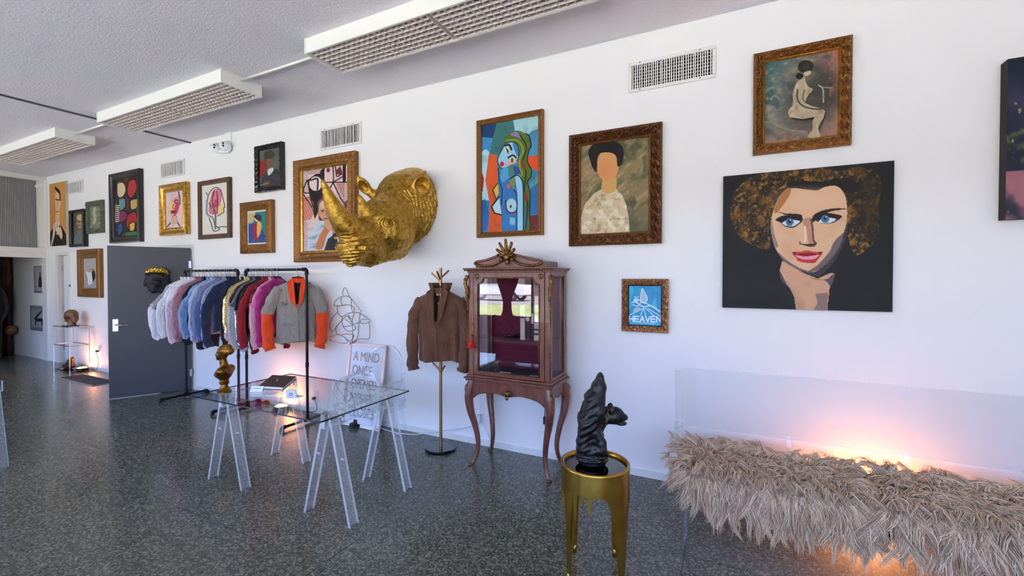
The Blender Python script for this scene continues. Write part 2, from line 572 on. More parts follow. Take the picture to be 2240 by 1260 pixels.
# partition across the far end: post, header beam, glazed transom above, open passage below
wl_ = MB()
wl_.box((XL - 0.14, YF, 0), (XL, 2.35, CH))                       # solid part, out of the frame
wl_.box((XL - 0.16, 2.35, 2.00), (XL + 0.02, 3.60, 2.09))         # header beam
wall_l = struct('wall_left', wl_, 'trim_paint')
struct('trim_3', MB().box((XL - 0.12, 3.592, 0), (XL + 0.10, D, 3.50)), 'trim_paint', bevel=0.006)          # end post
struct('trim_4', MB().box((XL - 0.13, 2.35, 2.09), (XL + 0.06, 3.60, 2.19)).box((XL - 0.15, 2.30, 3.47), (XL + 0.06, D, CH)), 'trim_paint', bevel=0.006)
wn = struct('window_1', MB().box((XL - 0.10, 2.35, 2.19), (XL + 0.03, 2.40, 3.47)).box((XL - 0.10, 3.51, 2.19), (XL + 0.03, 3.60, 3.47)), 'trim_paint')
for k in range(2):
    MB().box((XL - 0.045, 2.40 + k * 0.555, 2.19), (XL - 0.035, 2.40 + k * 0.555 + 0.55, 3.47)).build('pane', 'reeded_glass', wn)
# passage beyond
pz = MB()
pz.box((XL - 4.2, 0.9, 0), (XL - 4.1, D, CH)).box((XL - 4.2, 0.8, 0), (XL - 0.1, 0.9, CH))
struct('wall_passage', pz, 'passage_paint')

# right wall and glazed shop front behind the camera
struct('wall_right', MB().box((XR, YF, 0), (XR + 0.14, D, CH)), 'wall_paint')
wf = MB()
wf.box((XL, YF - 0.12, 0), (XR, YF, 0.30)).box((XL, YF - 0.12, 3.08), (XR, YF, CH)).box((XL, YF - 0.12, 0.3), (-11.4, YF, 3.08))
struct('wall_front', wf, 'wall_paint')
mat('alu', rgb(150, 150, 150), 0.4, 0.8)
nb = 8
for k in range(nb):
    a = -11.4 + 14.4 / nb * k; b = a + 14.4 / nb
    fr = MB()
    fr.box((a, YF - 0.1, 0.30), (a + 0.03, YF - 0.02, 3.08)).box((b - 0.03, YF - 0.1, 0.30), (b, YF - 0.02, 3.08))
    fr.box((a, YF - 0.1, 0.30), (b, YF - 0.02, 0.35)).box((a, YF - 0.1, 3.03), (b, YF - 0.02, 3.08))
    o = struct('window_%d' % (k + 2), fr, 'alu')
    MB().box((a + 0.03, YF - 0.065, 0.35), (b - 0.03, YF - 0.055, 3.03)).build('pane', 'shop_glass', o)

# ---- outside, mirrored in the cabinet: paving, lawn, road
def lawn_mat():
    m, nt, b = new_mat('lawn_green')
    v = coords(nt)
    n = nd(nt, 'ShaderNodeTexNoise', Scale=3.0, Detail=6.0); nt.links.new(v, n.inputs['Vector'])
    nt.links.new(ramp(nt, n.outputs[0], [(0.3, rgb(116, 130, 72)), (0.7, rgb(178, 184, 118))]), b.inputs['Base Color'])
    b.inputs['Roughness'].default_value = 0.9
lawn_mat()
mat('concrete', rgb(208, 204, 200), 0.9, var=rgb(192, 188, 184), vscale=2)
mat('asphalt', rgb(150, 147, 142), 0.9, var=rgb(138, 135, 130), vscale=6)
struct('pavement', MB().box((-60, -10.5, -0.2), (50, YF - 0.1, -0.06)), 'concrete')
struct('lawn', MB().box((-60, -18.0, -0.2), (50, -10.5, -0.05)), 'lawn_green')
struct('road', MB().box((-90, -60.0, -0.25), (80, -18.0, -0.12)), 'asphalt')
struct('trim_5', MB().box((-9.43, D - 0.03, 0), (-9.33, D + 0.01, 2.06)), 'trim_paint', bevel=0.004)
# ================================================================== CEILING FIXTURES, VENTS, SMALL WALL FITTINGS
FX = [(-3.11, 'by the large wall vent'), (-6.68, 'crossing the dark ceiling joint'), (-10.25, 'close to the partition with the reeded transom')]
LEN, FY0, FY1, FZ0 = 2.41, 2.485, 2.88, 3.44
NX, NY = 42, 7
cw = (LEN - 0.05) / NX; cy_ = (FY1 - FY0 - 0.03) / NY
long_me = cross_me = None
for x0, where in FX:
    t = thing('ceiling_light', 'white egg-crate louvre fluorescent ceiling fixture ' + where, 'ceiling light', (x0, FY0, FZ0), 'row of louvred ceiling fixtures')
    hs = MB()
    hs.box((x0, FY0, FZ0), (x0 + LEN, FY0 + 0.012, CH + 0.004)).box((x0, FY1 - 0.012, FZ0), (x0 + LEN, FY1, CH + 0.004))
    hs.box((x0 - 0.012, FY0 - 0.004, FZ0 - 0.006), (x0, FY1 + 0.004, CH + 0.004)).box((x0 + LEN, FY0 - 0.004, FZ0 - 0.006), (x0 + LEN + 0.012, FY1 + 0.004, CH + 0.004))
    hs.box((x0 + 0.001, FY0 + 0.012, CH - 0.02), (x0 + LEN - 0.001, FY1 - 0.012, CH - 0.001))
    hs.build('housing', 'fixture_white', t)
    for s in range(2):
        a = x0 + 0.025 + s * LEN / 2; b = a + LEN / 2 - 0.035
        lp = MB().box((a, FY0 + 0.014, FZ0 + 0.001), (b, FY0 + 0.022, FZ0 + 0.04)).box((a, FY1 - 0.022, FZ0 + 0.001), (b, FY1 - 0.014, FZ0 + 0.04)).build('louver_panel', 'louver_plastic', t)
        n = NX // 2
        if long_me is None:
            q = MB().box((0, -0.002, 0), (b - a, 0.002, 0.036)).build('long_slat', 'louver_plastic'); long_me = q.data; bpy.data.objects.remove(q)
            q = MB().box((-0.002, FY0 + 0.016, 0), (0.002, FY1 - 0.016, 0.036)).build('cross_slat', 'louver_plastic'); cross_me = q.data; bpy.data.objects.remove(q)
        base = wloc(lp)
        for j in range(1, NY):
            o = bpy.data.objects.new('long_slat', long_me); COL.objects.link(o); o.parent = lp
            o.location = Vector((a, FY0 + 0.015 + j * cy_, FZ0 + 0.002)) - base
        for j in range(n + 1):
            o = bpy.data.objects.new('cross_slat', cross_me); COL.objects.link(o); o.parent = lp
            o.location = Vector((a + (b - a) * j / n, 0, FZ0 + 0.003)) - Vector((base.x, base.y - base.y + base.y, base.z))
            o.location.y = -base.y
    # two bare tubes above the louvre, switched off
    for yy in (FY0 + 0.11, FY1 - 0.11):
        MB().cyl((x0 + 0.04, yy, CH - 0.045), (x0 + LEN - 0.04, yy, CH - 0.045), 0.016, n=10).build('tube', 'plastic_white', t, smooth=True)
for k, (xa, xb, wh) in enumerate(((FX[0][0], FX[1][0] + LEN, 'by the large wall vent'), (FX[1][0], FX[2][0] + LEN, 'nearer the partition'))):
    tag(MB().cyl((xa - 0.012, 2.67, CH - 0.035), (xb + 0.012, 2.67, CH - 0.035), 0.012, n=10).build('conduit_pipe', 'fixture_white', smooth=True), 'thin white conduit pipe joining two ceiling fixtures ' + wh, 'pipe', 'conduits between ceiling fixtures')

def vent(quad, nv_, nh, label, slat_cols):
    x0, x1, z0, z1 = vent_rect(quad)
    t = thing('wall_vent', label, 'vent', (x0, D, z0), 'supply vents along the long wall')
    bw = VB
    a, b, c, d, y0, y1 = x0 + bw, x1 - bw, z0 + bw, z1 - bw, D + 0.001, D + 0.45     # open-fronted metal duct running back through the wall
    MB().add([(a, y0, c), (b, y0, c), (b, y0, d), (a, y0, d), (a, y1, c), (b, y1, c), (b, y1, d), (a, y1, d)], [(0, 1, 5, 4), (1, 2, 6, 5), (2, 3, 7, 6), (3, 0, 4, 7), (4, 5, 6, 7)]).build('duct', 'duct_metal', t)
    f = MB()
    f.box((x0, D - 0.016, z0), (x1, D, z0 + bw)).box((x0, D - 0.016, z1 - bw), (x1, D, z1)).box((x0, D - 0.016, z0 + bw), (x0 + bw, D, z1 - bw)).box((x1 - bw, D - 0.016, z0 + bw), (x1, D, z1 - bw))
    f.build('frame', 'vent_white', t, bevel=0.004)
    for sx in (0.14, 0.83):
        for zz in (z0 + bw / 2, z1 - bw / 2):
            MB().cyl((x0 + (x1 - x0) * sx, D - 0.019, zz), (x0 + (x1 - x0) * sx, D - 0.012, zz), 0.006, n=8).build('screw', 'steel', t)
    rnd = random.Random(len(label))
    me = MB().box((-0.0035, -0.014, 0), (0.0035, -0.004, z1 - z0 - 2 * bw)).build('q', 'vent_white'); md = me.data; bpy.data.objects.remove(me)
    for k in range(nv_):
        o = bpy.data.objects.new('slat', md); COL.objects.link(o); o.parent = t
        o.location = (bw + (x1 - x0 - 2 * bw) * (k + 0.7) / (nv_ + 0.4), 0, bw)
        o.rotation_euler = (0, 0, math.radians(slat_cols + rnd.uniform(-14, 14)))
    mh = MB().box((0, -0.005, -0.002), (x1 - x0 - 2 * bw, -0.003, 0.002)).build('q', 'vent_white'); md = mh.data; bpy.data.objects.remove(mh)
    for k in range(nh):
        o = bpy.data.objects.new('cross_blade', md); COL.objects.link(o); o.parent = t
        o.location = (bw, 0, bw + (z1 - z0 - 2 * bw) * (k + 0.8) / (nh + 0.4))
vent(VENTS[0], 34, 7, 'long white wall vent above the portrait in the carved bronze frame', 0)
vent(VENTS[1], 26, 0, 'white wall vent above the gold rhino head', 25)
vent(VENTS[2], 22, 0, 'white wall vent above the gold-framed pink face', 25)
vent(VENTS[3], 20, 0, 'white wall vent beside the tall orange portrait', 30)

# security cameras
mat('lens_black', rgb(12, 12, 14), 0.15)
c = W(497, 324)
t = thing('security_camera', 'twin-lens white security camera under its cable duct near the ceiling', 'security camera', (c[0], D, c[2]))
MB().box((c[0] - 0.02, D - 0.02, c[2] + 0.05), (c[0] + 0.11, D, CH)).build('cable_duct', 'wall_paint', t)
MB().ball((c[0] + 0.05, D - 0.03, c[2]), (0.085, 0.035, 0.085), 20, 12).build('mount', 'plastic_white', t, smooth=True)
for dx, dz, yy in ((-0.10, -0.005, 0.085), (0.07, 0.0, 0.07)):
    h_ = MB().ball((c[0] + dx, D - yy, c[2] + dz), (0.075, 0.065, 0.065), 20, 12).build('camera_head', 'plastic_white', t, smooth=True)
    for e in (-0.014, 0.018):
        MB().ball((c[0] + dx + 0.045, D - yy - 0.05, c[2] + dz + e), 0.013, 10, 6).build('lens', 'lens_black', h_, smooth=True)
MB().tube([(c[0] - 0.10, D - 0.08, c[2] - 0.04), (c[0] - 0.03, D - 0.05, c[2] - 0.06), (c[0] + 0.05, D - 0.03, c[2] - 0.05)], 0.028, 12).build('bracket', 'plastic_white', t, smooth=True)
c = W(98, 409)
t = thing('security_camera', 'small bullet security camera in the far corner by the partition', 'security camera', (c[0], D, c[2]))
MB().tube([(c[0] + 0.05, D, c[2] + 0.03), (c[0] + 0.03, D - 0.08, c[2] + 0.03)], 0.02, 10).build('arm', 'plastic_white', t, smooth=True)
b_ = MB().tube([(c[0] + 0.10, D - 0.09, c[2] + 0.01), (c[0] - 0.11, D - 0.10, c[2] - 0.02)], 0.042, 14).build('housing', 'plastic_white', t, smooth='auto')
MB().cyl((c[0] - 0.10, D - 0.10, c[2] - 0.02), (c[0] - 0.118, D - 0.10, c[2] - 0.023), 0.034, n=14).build('lens', 'lens_black', b_)

# thermostat, switch, outlets
c = W(158, 626)
t = thing('thermostat', 'small white thermostat box beside the narrow doorway', 'thermostat', (c[0], D, c[2]))
MB().box((c[0] - 0.07, D - 0.03, c[2] - 0.05), (c[0] + 0.07, D, c[2] + 0.05)).build('case', 'plastic_white', t, bevel=0.006)
MB().box((c[0] - 0.04, D - 0.032, c[2] - 0.01), (c[0] + 0.02, D - 0.03, c[2] + 0.03)).build('display', 'joint_dark', t)
c = W(160, 664)
t = thing('light_switch', 'white light switch plate below the thermostat', 'light switch', (c[0], D, c[2]))
MB().box((c[0] - 0.04, D - 0.008, c[2] - 0.06), (c[0] + 0.04, D, c[2] + 0.06)).build('plate', 'plastic_white', t, bevel=0.003)
MB().box((c[0] - 0.012, D - 0.016, c[2] - 0.02), (c[0] + 0.012, D - 0.006, c[2] + 0.02)).build('rocker', 'trim_paint', t)
def outlet(px, py, label):
    c = W(px, py)
    t = thing('power_outlet', label, 'outlet', (c[0], D, c[2]))
    MB().box((c[0] - 0.037, D - 0.007, c[2] - 0.058), (c[0] + 0.037, D, c[2] + 0.058)).build('plate', 'plastic_white', t, bevel=0.002)
    for dz in (-0.022, 0.022):
        MB().box((c[0] - 0.014, D - 0.0095, c[2] + dz - 0.014), (c[0] + 0.014, D - 0.006, c[2] + dz + 0.014)).build('socket', 'trim_paint', t)
    return c
OUT_A = outlet(691, 866, 'white power outlet behind the glass table')
OUT_B = outlet(1052, 912, 'white power outlet under the display cabinet')
OUT_C = outlet(217, 765, 'white power outlet over the orange floor lamp by the wire stand')

# orange uplights on the floor: low dishes with a glowing lens; their light falls on wall and floor
glow_mat('amber_lens', (1.0, 0.36, 0.10), 7.0)
def uplight(x, y, label, power, cord_to=None):
    t = thing('floor_uplight', label, 'floor lamp', (x, y, 0), 'orange uplights on the floor along the wall')
    MB().lathe([(0.085, 0.0), (0.09, 0.012), (0.082, 0.05), (0.07, 0.055)], 28, (x, y, 0)).build('base', 'black_iron', t, smooth='auto')
    MB().lathe([(0.068, 0.054), (0.05, 0.066), (0.0, 0.070)], 28, (x, y, 0)).build('lens', 'amber_lens', t, smooth=True)
    if cord_to is not None:
        p = bez([(x + 0.08, y, 0.02), (x + 0.16, y + 0.02, 0.012), (cord_to[0] + 0.03, D - 0.05, 0.03), (cord_to[0] + 0.05, D - 0.035, cord_to[2] * 0.6), (cord_to[0], D - 0.045, cord_to[2] - 0.02), (cord_to[0], D - 0.012, cord_to[2] - 0.02)], 8)
        MB().tube(p, 0.004, 6).build('cord', 'dark_rubber', t, smooth=True)
        MB().box((cord_to[0] - 0.014, D - 0.05, cord_to[2] - 0.036), (cord_to[0] + 0.014, D - 0.011, cord_to[2] - 0.006)).build('plug', 'dark_rubber', t, bevel=0.004)
    l = bpy.data.lights.new('uplight_bulb', 'AREA'); l.shape = 'DISK'; l.size = 0.12
    l.energy = power; l.color = (1.0, 0.36, 0.12)
    lo = bpy.data.objects.new('uplight_bulb', l); COL.objects.link(lo)
    lo.parent = t; lo.location = (0, 0, 0.08); lo.rotation_euler = (math.radians(180 - 18), 0, 0)
uplight(0.85, 3.50, 'orange uplight on the floor behind the clear bench', 5.0)
uplight(-4.86, 3.50, 'orange uplight on the floor behind the clothes racks', 3.2, OUT_A)
uplight(-10.02, 3.47, 'orange uplight on the floor beside the chrome wire stand', 3.0, OUT_C)
# ================================================================== PICTURES ON THE WALL
mat('gilt', rgb(164, 114, 60), 0.40, 0.65, var=rgb(118, 76, 36), vscale=110, bump=0.35, bscale=160)
mat('gilt_bright', rgb(224, 178, 84), 0.28, 0.85, var=rgb(176, 126, 48), vscale=20)
mat('bronze_carved', rgb(126, 80, 44), 0.36, 0.6, var=rgb(84, 50, 28), vscale=120, bump=0.35, bscale=160)
mat('bronze_pale', rgb(236, 190, 146), 0.32, 0.75, var=rgb(120, 80, 50), vscale=120, bump=0.35, bscale=140)
mat('frame_black', rgb(20, 17, 17), 0.3, coat=0.3)
mat('frame_walnut', rgb(98, 62, 36), 0.45, var=rgb(66, 40, 24), vscale=14, stretch=(1, 1, 6))
mat('frame_green', rgb(96, 106, 84), 0.7, var=rgb(70, 80, 62), vscale=25, bump=0.5, bscale=60)
mat('frame_grey', rgb(128, 128, 132), 0.4)
mat('mat_white', rgb(226, 222, 212), 0.8)
mat('canvas_edge', rgb(20, 20, 22), 0.7)
mat('canvas_edge_pale', rgb(200, 190, 172), 0.8)
def paint_mat():
    m, nt, b = new_mat('paint')
    a = nd(nt, 'ShaderNodeVertexColor'); a.layer_name = 'paint'
    nt.links.new(a.outputs[0], b.inputs['Base Color'])
    b.inputs['Roughness'].default_value = 0.55
    b.inputs['Specular IOR Level'].default_value = 0.25
    n = nd(nt, 'ShaderNodeTexNoise', Scale=160.0, Detail=2.0); nt.links.new(coords(nt), n.inputs['Vector'])
    bp = nd(nt, 'ShaderNodeBump', Strength=0.12, Distance=0.01); nt.links.new(n.outputs[0], bp.inputs['Height']); nt.links.new(bp.outputs[0], b.inputs['Normal'])
paint_mat()
class Art:
    """colours of one painted sheet, laid down in the coordinates of a close-up of it"""
    def __init__(s, quad, nx, ny, base, seed=1):
        if nx * ny < 40000: nx, ny = int(nx * 1.5), int(ny * 1.5)
        s.nx, s.ny = nx, ny
        u, v = np.meshgrid(np.linspace(0, 1, nx), np.linspace(0, 1, ny))
        u = u.ravel(); v = v.ravel(); s.u, s.v = u, v
        A = []; B = []
        for (x, y), (a, b) in zip(quad, ((0, 0), (1, 0), (1, 1), (0, 1))):
            A += [[a, b, 1, 0, 0, 0, -a * x, -b * x], [0, 0, 0, a, b, 1, -a * y, -b * y]]; B += [x, y]
        h_ = np.linalg.solve(np.array(A, float), np.array(B, float))
        q = h_[6] * u + h_[7] * v + 1
        s.X = (h_[0] * u + h_[1] * v + h_[2]) / q; s.Y = (h_[3] * u + h_[4] * v + h_[5]) / q
        s.P = np.stack([s.X, s.Y], 1)
        s.c = np.tile(np.array(base, float), (len(u), 1)); s.seed = seed
    def put(s, w, c):
        w = np.asarray(w, float)[:, None]
        s.c = s.c * (1 - w) + np.array(c, float) * w
        return s
    def inside(s, pts):
        x, y = s.X, s.Y; r = np.zeros(len(x), bool)
        n = len(pts)
        for i in range(n):
            (x1, y1), (x2, y2) = pts[i], pts[(i + 1) % n]
            if y1 == y2: continue
            k = (y1 > y) != (y2 > y)
            r ^= k & (x < (x2 - x1) * (y - y1) / (y2 - y1) + x1)
        return r
    def poly(s, pts, c, a=1.0, curve=True):
        if curve: pts = [tuple(p) for p in bez(pts, 5, True)]
        return s.put(s.inside(pts) * a, c)
    def ell(s, cx, cy, rx, ry, c, rot=0, a=1.0, soft=0.0):
        k = math.radians(rot); dx = s.X - cx; dy = s.Y - cy
        d = np.hypot((dx * math.cos(k) + dy * math.sin(k)) / rx, (-dx * math.sin(k) + dy * math.cos(k)) / ry)
        w = (d < 1) if not soft else np.clip((1 + soft - d) / (2 * soft), 0, 1)
        return s.put(w * a, c)
    def line(s, pts, wd, c, a=1.0, curve=True):
        if curve and len(pts) > 2: pts = bez(pts, 6)
        d = np.full(len(s.X), 1e9)
        for p, q in zip(pts[:-1], pts[1:]):
            p = np.array(p, float); q = np.array(q, float); v = q - p
            t = np.clip(((s.P - p) @ v) / (v @ v + 1e-9), 0, 1)
            d = np.minimum(d, np.linalg.norm(s.P - p - t[:, None] * v, axis=1))
        return s.put(np.clip((wd - d) / (0.35 * wd) + 0.5, 0, 1) * a, c)
    def mottle(s, c, sc=0.02, lo=0.0, hi=0.6, a=1.0, mask=None, ang=0, st=1.0):
        s.seed += 1
        k = math.radians(ang); x = s.X * math.cos(k) + s.Y * math.sin(k); y = -s.X * math.sin(k) + s.Y * math.cos(k)
        n = vnoise(np.stack([x * sc, y * sc * st], 1), s.seed, 4)
        w = np.clip((n - lo) / (hi - lo), 0, 1) * a
        if mask is not None: w = w * mask
        return s.put(w, c)
    def grad(s, c, d, p0, p1, a=1.0):
        t = (s.X * d[0] + s.Y * d[1]); w = np.clip((t - p0) / (p1 - p0), 0, 1)
        return s.put(w * a, c)
    def text(s, word, x, y, wd, ht, th, c, gap=0.25, slope=0.0):
        G5 = {'H': ['00-01', '10-11', '0.5h'], 'A': ['a'], 'E': ['e'], 'V': ['v'], 'N': ['n']}
        F = {'H': [((0, 0), (0, 1)), ((1, 0), (1, 1)), ((0, .5), (1, .5))], 'E': [((0, 0), (0, 1)), ((0, 0), (1, 0)), ((0, .5), (.9, .5)), ((0, 1), (1, 1))],
             'A': [((0, 1), (.5, 0)), ((.5, 0), (1, 1)), ((.22, .65), (.78, .65))], 'V': [((0, 0), (.5, 1)), ((.5, 1), (1, 0))], 'N': [((0, 1), (0, 0)), ((0, 0), (1, 1)), ((1, 1), (1, 0))]}
        for ch in word:
            for a, b in F[ch]:
                s.line([(x + a[0] * wd, y + a[1] * ht + slope * (x + a[0] * wd)), (x + b[0] * wd, y + b[1] * ht + slope * (x + b[0] * wd))], th, c)
            x += wd * (1 + gap)
        return s
    def mesh(s, name, x0, x1, z0, z1, y, parent, m='paint'):
        off = np.array(wloc(parent))
        V = np.stack([x0 + (x1 - x0) * s.u, np.full(len(s.u), y), z1 - (z1 - z0) * s.v], 1)
        i = np.arange(s.nx * s.ny).reshape(s.ny, s.nx)
        Q = np.stack([i[:-1, :-1], i[1:, :-1], i[1:, 1:], i[:-1, 1:]], -1).reshape(-1, 4)
        o = np_mesh(name, V, Q, m, parent, smooth=False)
        at = o.data.color_attributes.new('paint', 'FLOAT_COLOR', 'POINT')
        col = np.ones((len(V), 4), np.float32); col[:, :3] = lin(np.clip(s.c, 0, 255) / 255.0)
        at.data.foreach_set('color', col.ravel())
        return o
def crop(x, y, s, pts):
    return [(x + a / s, y + b / s) for a, b in pts]
def frame_mesh(x0, x1, z0, z1, w, prof, yback, orn=0.0, lam=0.05, seed=0, n=None):
    """mitred frame; prof: (t across 0 outer .. 1 inner, height off the wall)"""
    per = 2 * ((x1 - x0) + (z1 - z0))
    k = n or (max(4, int(per / 4 / 0.007)) if orn else 1)
    mb = MB(); rs = []
    for t, hgt in prof:
        a = w * t
        X0, X1, Z0, Z1 = x0 + a, x1 - a, z0 + a, z1 - a
        cs = [(X0, Z0), (X1, Z0), (X1, Z1), (X0, Z1)]
        ring = []; sacc = 0
        for i in range(4):
            p, q = cs[i], cs[(i + 1) % 4]
            ln = math.hypot(q[0] - p[0], q[1] - p[1])
            for j in range(k):
                f = j / k
                s_ = sacc + f * ln
                e = 0.0
                if orn and 0.05 < t < 0.97:
                    e = orn * (0.8 * math.cos(2 * PI * s_ / lam) * math.cos(7.5 * t) + 0.7 * math.sin(2 * PI * s_ / (lam * 0.62) + 8 * t) * math.sin(PI * t) + 0.35 * random.Random(int(s_ * 911) + int(t * 97) + seed).uniform(-1, 1))
                ring.append((p[0] + (q[0] - p[0]) * f, yback - hgt - e, p[1] + (q[1] - p[1]) * f))
            sacc += ln
        rs.append(ring)
    return mb.rings(rs, cap=False)
FLAT = [(0, 0), (0, 1), (0.06, 1.06), (0.9, 1.02), (1, 0.92), (1, 0.3)]
SCOOP = [(0, 0), (0, 0.8), (0.06, 0.95), (0.18, 1.0), (0.3, 0.9), (0.45, 0.66), (0.6, 0.55), (0.75, 0.6), (0.85, 0.72), (0.93, 0.70), (1, 0.55), (1, 0.2)]
RICH0 = [(0, 0), (0, 0.75), (0.05, 0.85), (0.12, 0.85), (0.2, 0.98), (0.32, 1.02), (0.45, 1.0), (0.58, 0.95), (0.70, 0.86), (0.78, 0.72), (0.86, 0.74), (0.94, 0.7), (1, 0.55), (1, 0.2)]
RICH = [(0, 0)] + [(t, float(np.interp(t, [p[0] + 1e-6 * i for i, p in enumerate(RICH0)][1:-1], [p[1] for p in RICH0][1:-1]))) for t in np.linspace(0, 1, 22)] + [(1, 0.2)]
def picture(name, label, cat, outer, inner, depth, art, frame=None, prof=FLAT, orn=0, lam=0.05, inner_m=None, matt=None, edge='canvas_edge', lip=None, glaze=False, off=0.0):
    o = [W(*q, depth + off) for q in outer]
    x0 = (o[0][0] + o[3][0]) / 2; x1 = (o[1][0] + o[2][0]) / 2; z1 = (o[0][2] + o[1][2]) / 2; z0 = (o[2][2] + o[3][2]) / 2
    t = thing(name, label, cat, (x0, D - off, z0))
    yb = D - off
    if frame:
        i = [W(*q, depth * 0.8 + off) for q in inner]
        w = ((i[0][0] - o[0][0]) + (o[1][0] - i[1][0]) + (o[0][2] - i[0][2]) + (i[3][2] - o[3][2])) / 4
        w = max(0.02, w)
        f = frame_mesh(x0, x1, z0, z1, w, [(a, b * depth) for a, b in prof], yb, orn, lam, len(label)).build('frame', frame, t, smooth='auto', fix=True)
        if lip:
            frame_mesh(x0 + w * 0.93, x1 - w * 0.93, z0 + w * 0.93, z1 - w * 0.93, w * 0.16, [(0, depth * 0.3), (0, depth * 0.68), (0.5, depth * 0.75), (1, depth * 0.6), (1, depth * 0.2)], yb).build('inner_lip', lip, f, smooth='auto')
        MB().box((x0 + 0.01, yb - 0.004, z0 + 0.01), (x1 - 0.01, yb, z1 - 0.01)).build('backing', 'canvas_edge', t)
        X0, X1, Z0, Z1 = x0 + w * 0.98, x1 - w * 0.98, z0 + w * 0.98, z1 - w * 0.98
        yc = yb - depth * 0.35
        if matt:
            mw = matt[1]
            MB().box((X0, yc - 0.002, Z0), (X1, yc, Z1)).build('mount', matt[0], t)
            X0 += mw; X1 -= mw; Z0 += mw; Z1 -= mw; yc -= 0.004
    else:
        MB().box((x0, yb - depth + 0.001, z0), (x1, yb, z1)).build('stretcher', edge, t)
        X0, X1, Z0, Z1, yc = x0, x1, z0, z1, yb - depth
    c = art.mesh('canvas', X0, X1, Z0, Z1, yc, t)
    if glaze:
        MB().box((X0, yc - 0.006, Z0), (X1, yc - 0.004, Z1)).build('glazing', 'pic_glass', t)
    return t
clear_mat('pic_glass', (0.98, 0.98, 0.98), 0.7)

# ---- big canvas: woman with curly hair on black
q = [(77, 162), (1393, 37), (1368, 1195), (70, 1168)]
A = Art(q, 320, 280, (25, 25, 28), 3)
SK = (221, 178, 142); SH = (98, 88, 90)
hair = [(190, 250), (300, 165), (430, 130), (620, 112), (800, 92), (960, 118), (1100, 85), (1230, 110), (1290, 220), (1270, 380), (1275, 520), (1250, 640), (1160, 730), (1085, 775), (1050, 690), (1010, 520), (900, 220), (560, 240), (455, 470), (440, 640), (420, 720), (300, 690), (180, 600), (130, 450), (150, 330)]
A.poly(hair, (44, 32, 22))
hm = A.inside([tuple(p) for p in bez(hair, 5, True)]).astype(float)
A.mottle((120, 84, 32), 0.016, -0.1, 0.45, 0.9, hm, 35, 0.6); A.mottle((166, 116, 40), 0.045, 0.05, 0.5, 0.9, hm, 60, 0.6); A.mottle((205, 160, 84), 0.10, 0.3, 0.6, 0.7, hm, 20); A.mottle((20, 16, 14), 0.05, 0.05, 0.5, 0.8, hm, 80)
A.ell(1200, 330, 120, 260, (24, 20, 18), 0, 0.55, 0.5)
A.poly([(560, 215), (700, 195), (820, 200), (960, 175), (1080, 180), (1110, 260), (1030, 290), (900, 240), (790, 268), (640, 250)], (28, 22, 22))
face = [(600, 252), (720, 262), (800, 268), (860, 242), (950, 236), (1010, 300), (1028, 400), (1025, 500), (1000, 600), (950, 710), (880, 810), (800, 880), (740, 895), (660, 868), (560, 810), (490, 735), (455, 640), (445, 520), (465, 420), (520, 300)]
A.poly([(1030, 520), (1015, 640), (960, 760), (880, 870), (790, 930), (690, 912), (590, 850), (500, 760), (450, 640), (446, 500), (600, 700), (800, 860), (940, 690)], (62, 56, 60))
A.poly(face, SK)
fm = A.inside([tuple(p) for p in bez(face, 5, True)]).astype(float)
A.mottle((206, 158, 122), 0.007, 0.0, 0.7, 0.6, fm); A.grad((232, 192, 158), (0.6, -1), -60, 300, 0.5 * 0); A.ell(720, 330, 200, 70, (228, 186, 160), 0, 0.6, 0.6)
A.poly([(1005, 570), (985, 660), (930, 760), (850, 845), (770, 890), (720, 893), (800, 840), (890, 740), (912, 690), (945, 640), (1000, 590)], (112, 98, 98))
A.poly([(447, 470), (470, 610), (500, 690), (478, 705), (455, 640)], (150, 128, 118)); A.poly([(490, 735), (560, 800), (660, 862), (740, 888), (640, 875), (545, 815)], (120, 100, 96))
A.poly([(470, 420), (520, 300), (575, 250), (600, 270), (560, 350), (490, 440)], (176, 116, 62))
A.poly([(478, 495), (540, 462), (620, 468), (688, 486), (668, 522), (610, 556), (548, 544), (515, 515)], (30, 24, 28)); A.poly([(530, 520), (580, 496), (650, 500), (664, 512), (615, 543), (560, 540)], (214, 222, 232)); A.ell(588, 512, 30, 30, (70, 112, 148)); A.ell(588, 508, 13, 14, (18, 22, 30)); A.ell(594, 498, 5, 5, (240, 240, 240))
A.poly([(755, 520), (775, 470), (850, 440), (950, 452), (990, 468), (940, 508), (880, 526), (815, 518), (790, 500)], (34, 26, 30)); A.poly([(808, 512), (850, 478), (925, 482), (940, 494), (895, 518), (840, 520)], (214, 222, 232)); A.ell(860, 488, 31, 30, (72, 114, 150)); A.ell(860, 484, 13, 14, (18, 22, 30)); A.ell(866, 474, 5, 5, (240, 240, 240))
A.poly([(485, 430), (560, 446), (640, 448), (682, 462), (680, 498), (640, 478), (560, 458)], (36, 22, 22)); A.poly([(756, 500), (778, 452), (850, 420), (940, 405), (1030, 410), (930, 424), (850, 448), (790, 480)], (36, 22, 22))
A.poly([(690, 500), (750, 480), (770, 560), (775, 640), (790, 672), (740, 690), (720, 600)], (188, 136, 108)); A.line([(752, 490), (765, 570), (770, 650), (790, 672)], 7, (92, 72, 70)); A.poly([(664, 672), (700, 680), (740, 678), (792, 676), (765, 702), (700, 692)], (62, 48, 50)); A.line([(706, 550), (708, 610), (704, 660)], 7, (240, 214, 190)); A.line([(664, 662), (668, 684)], 4, (80, 60, 58))
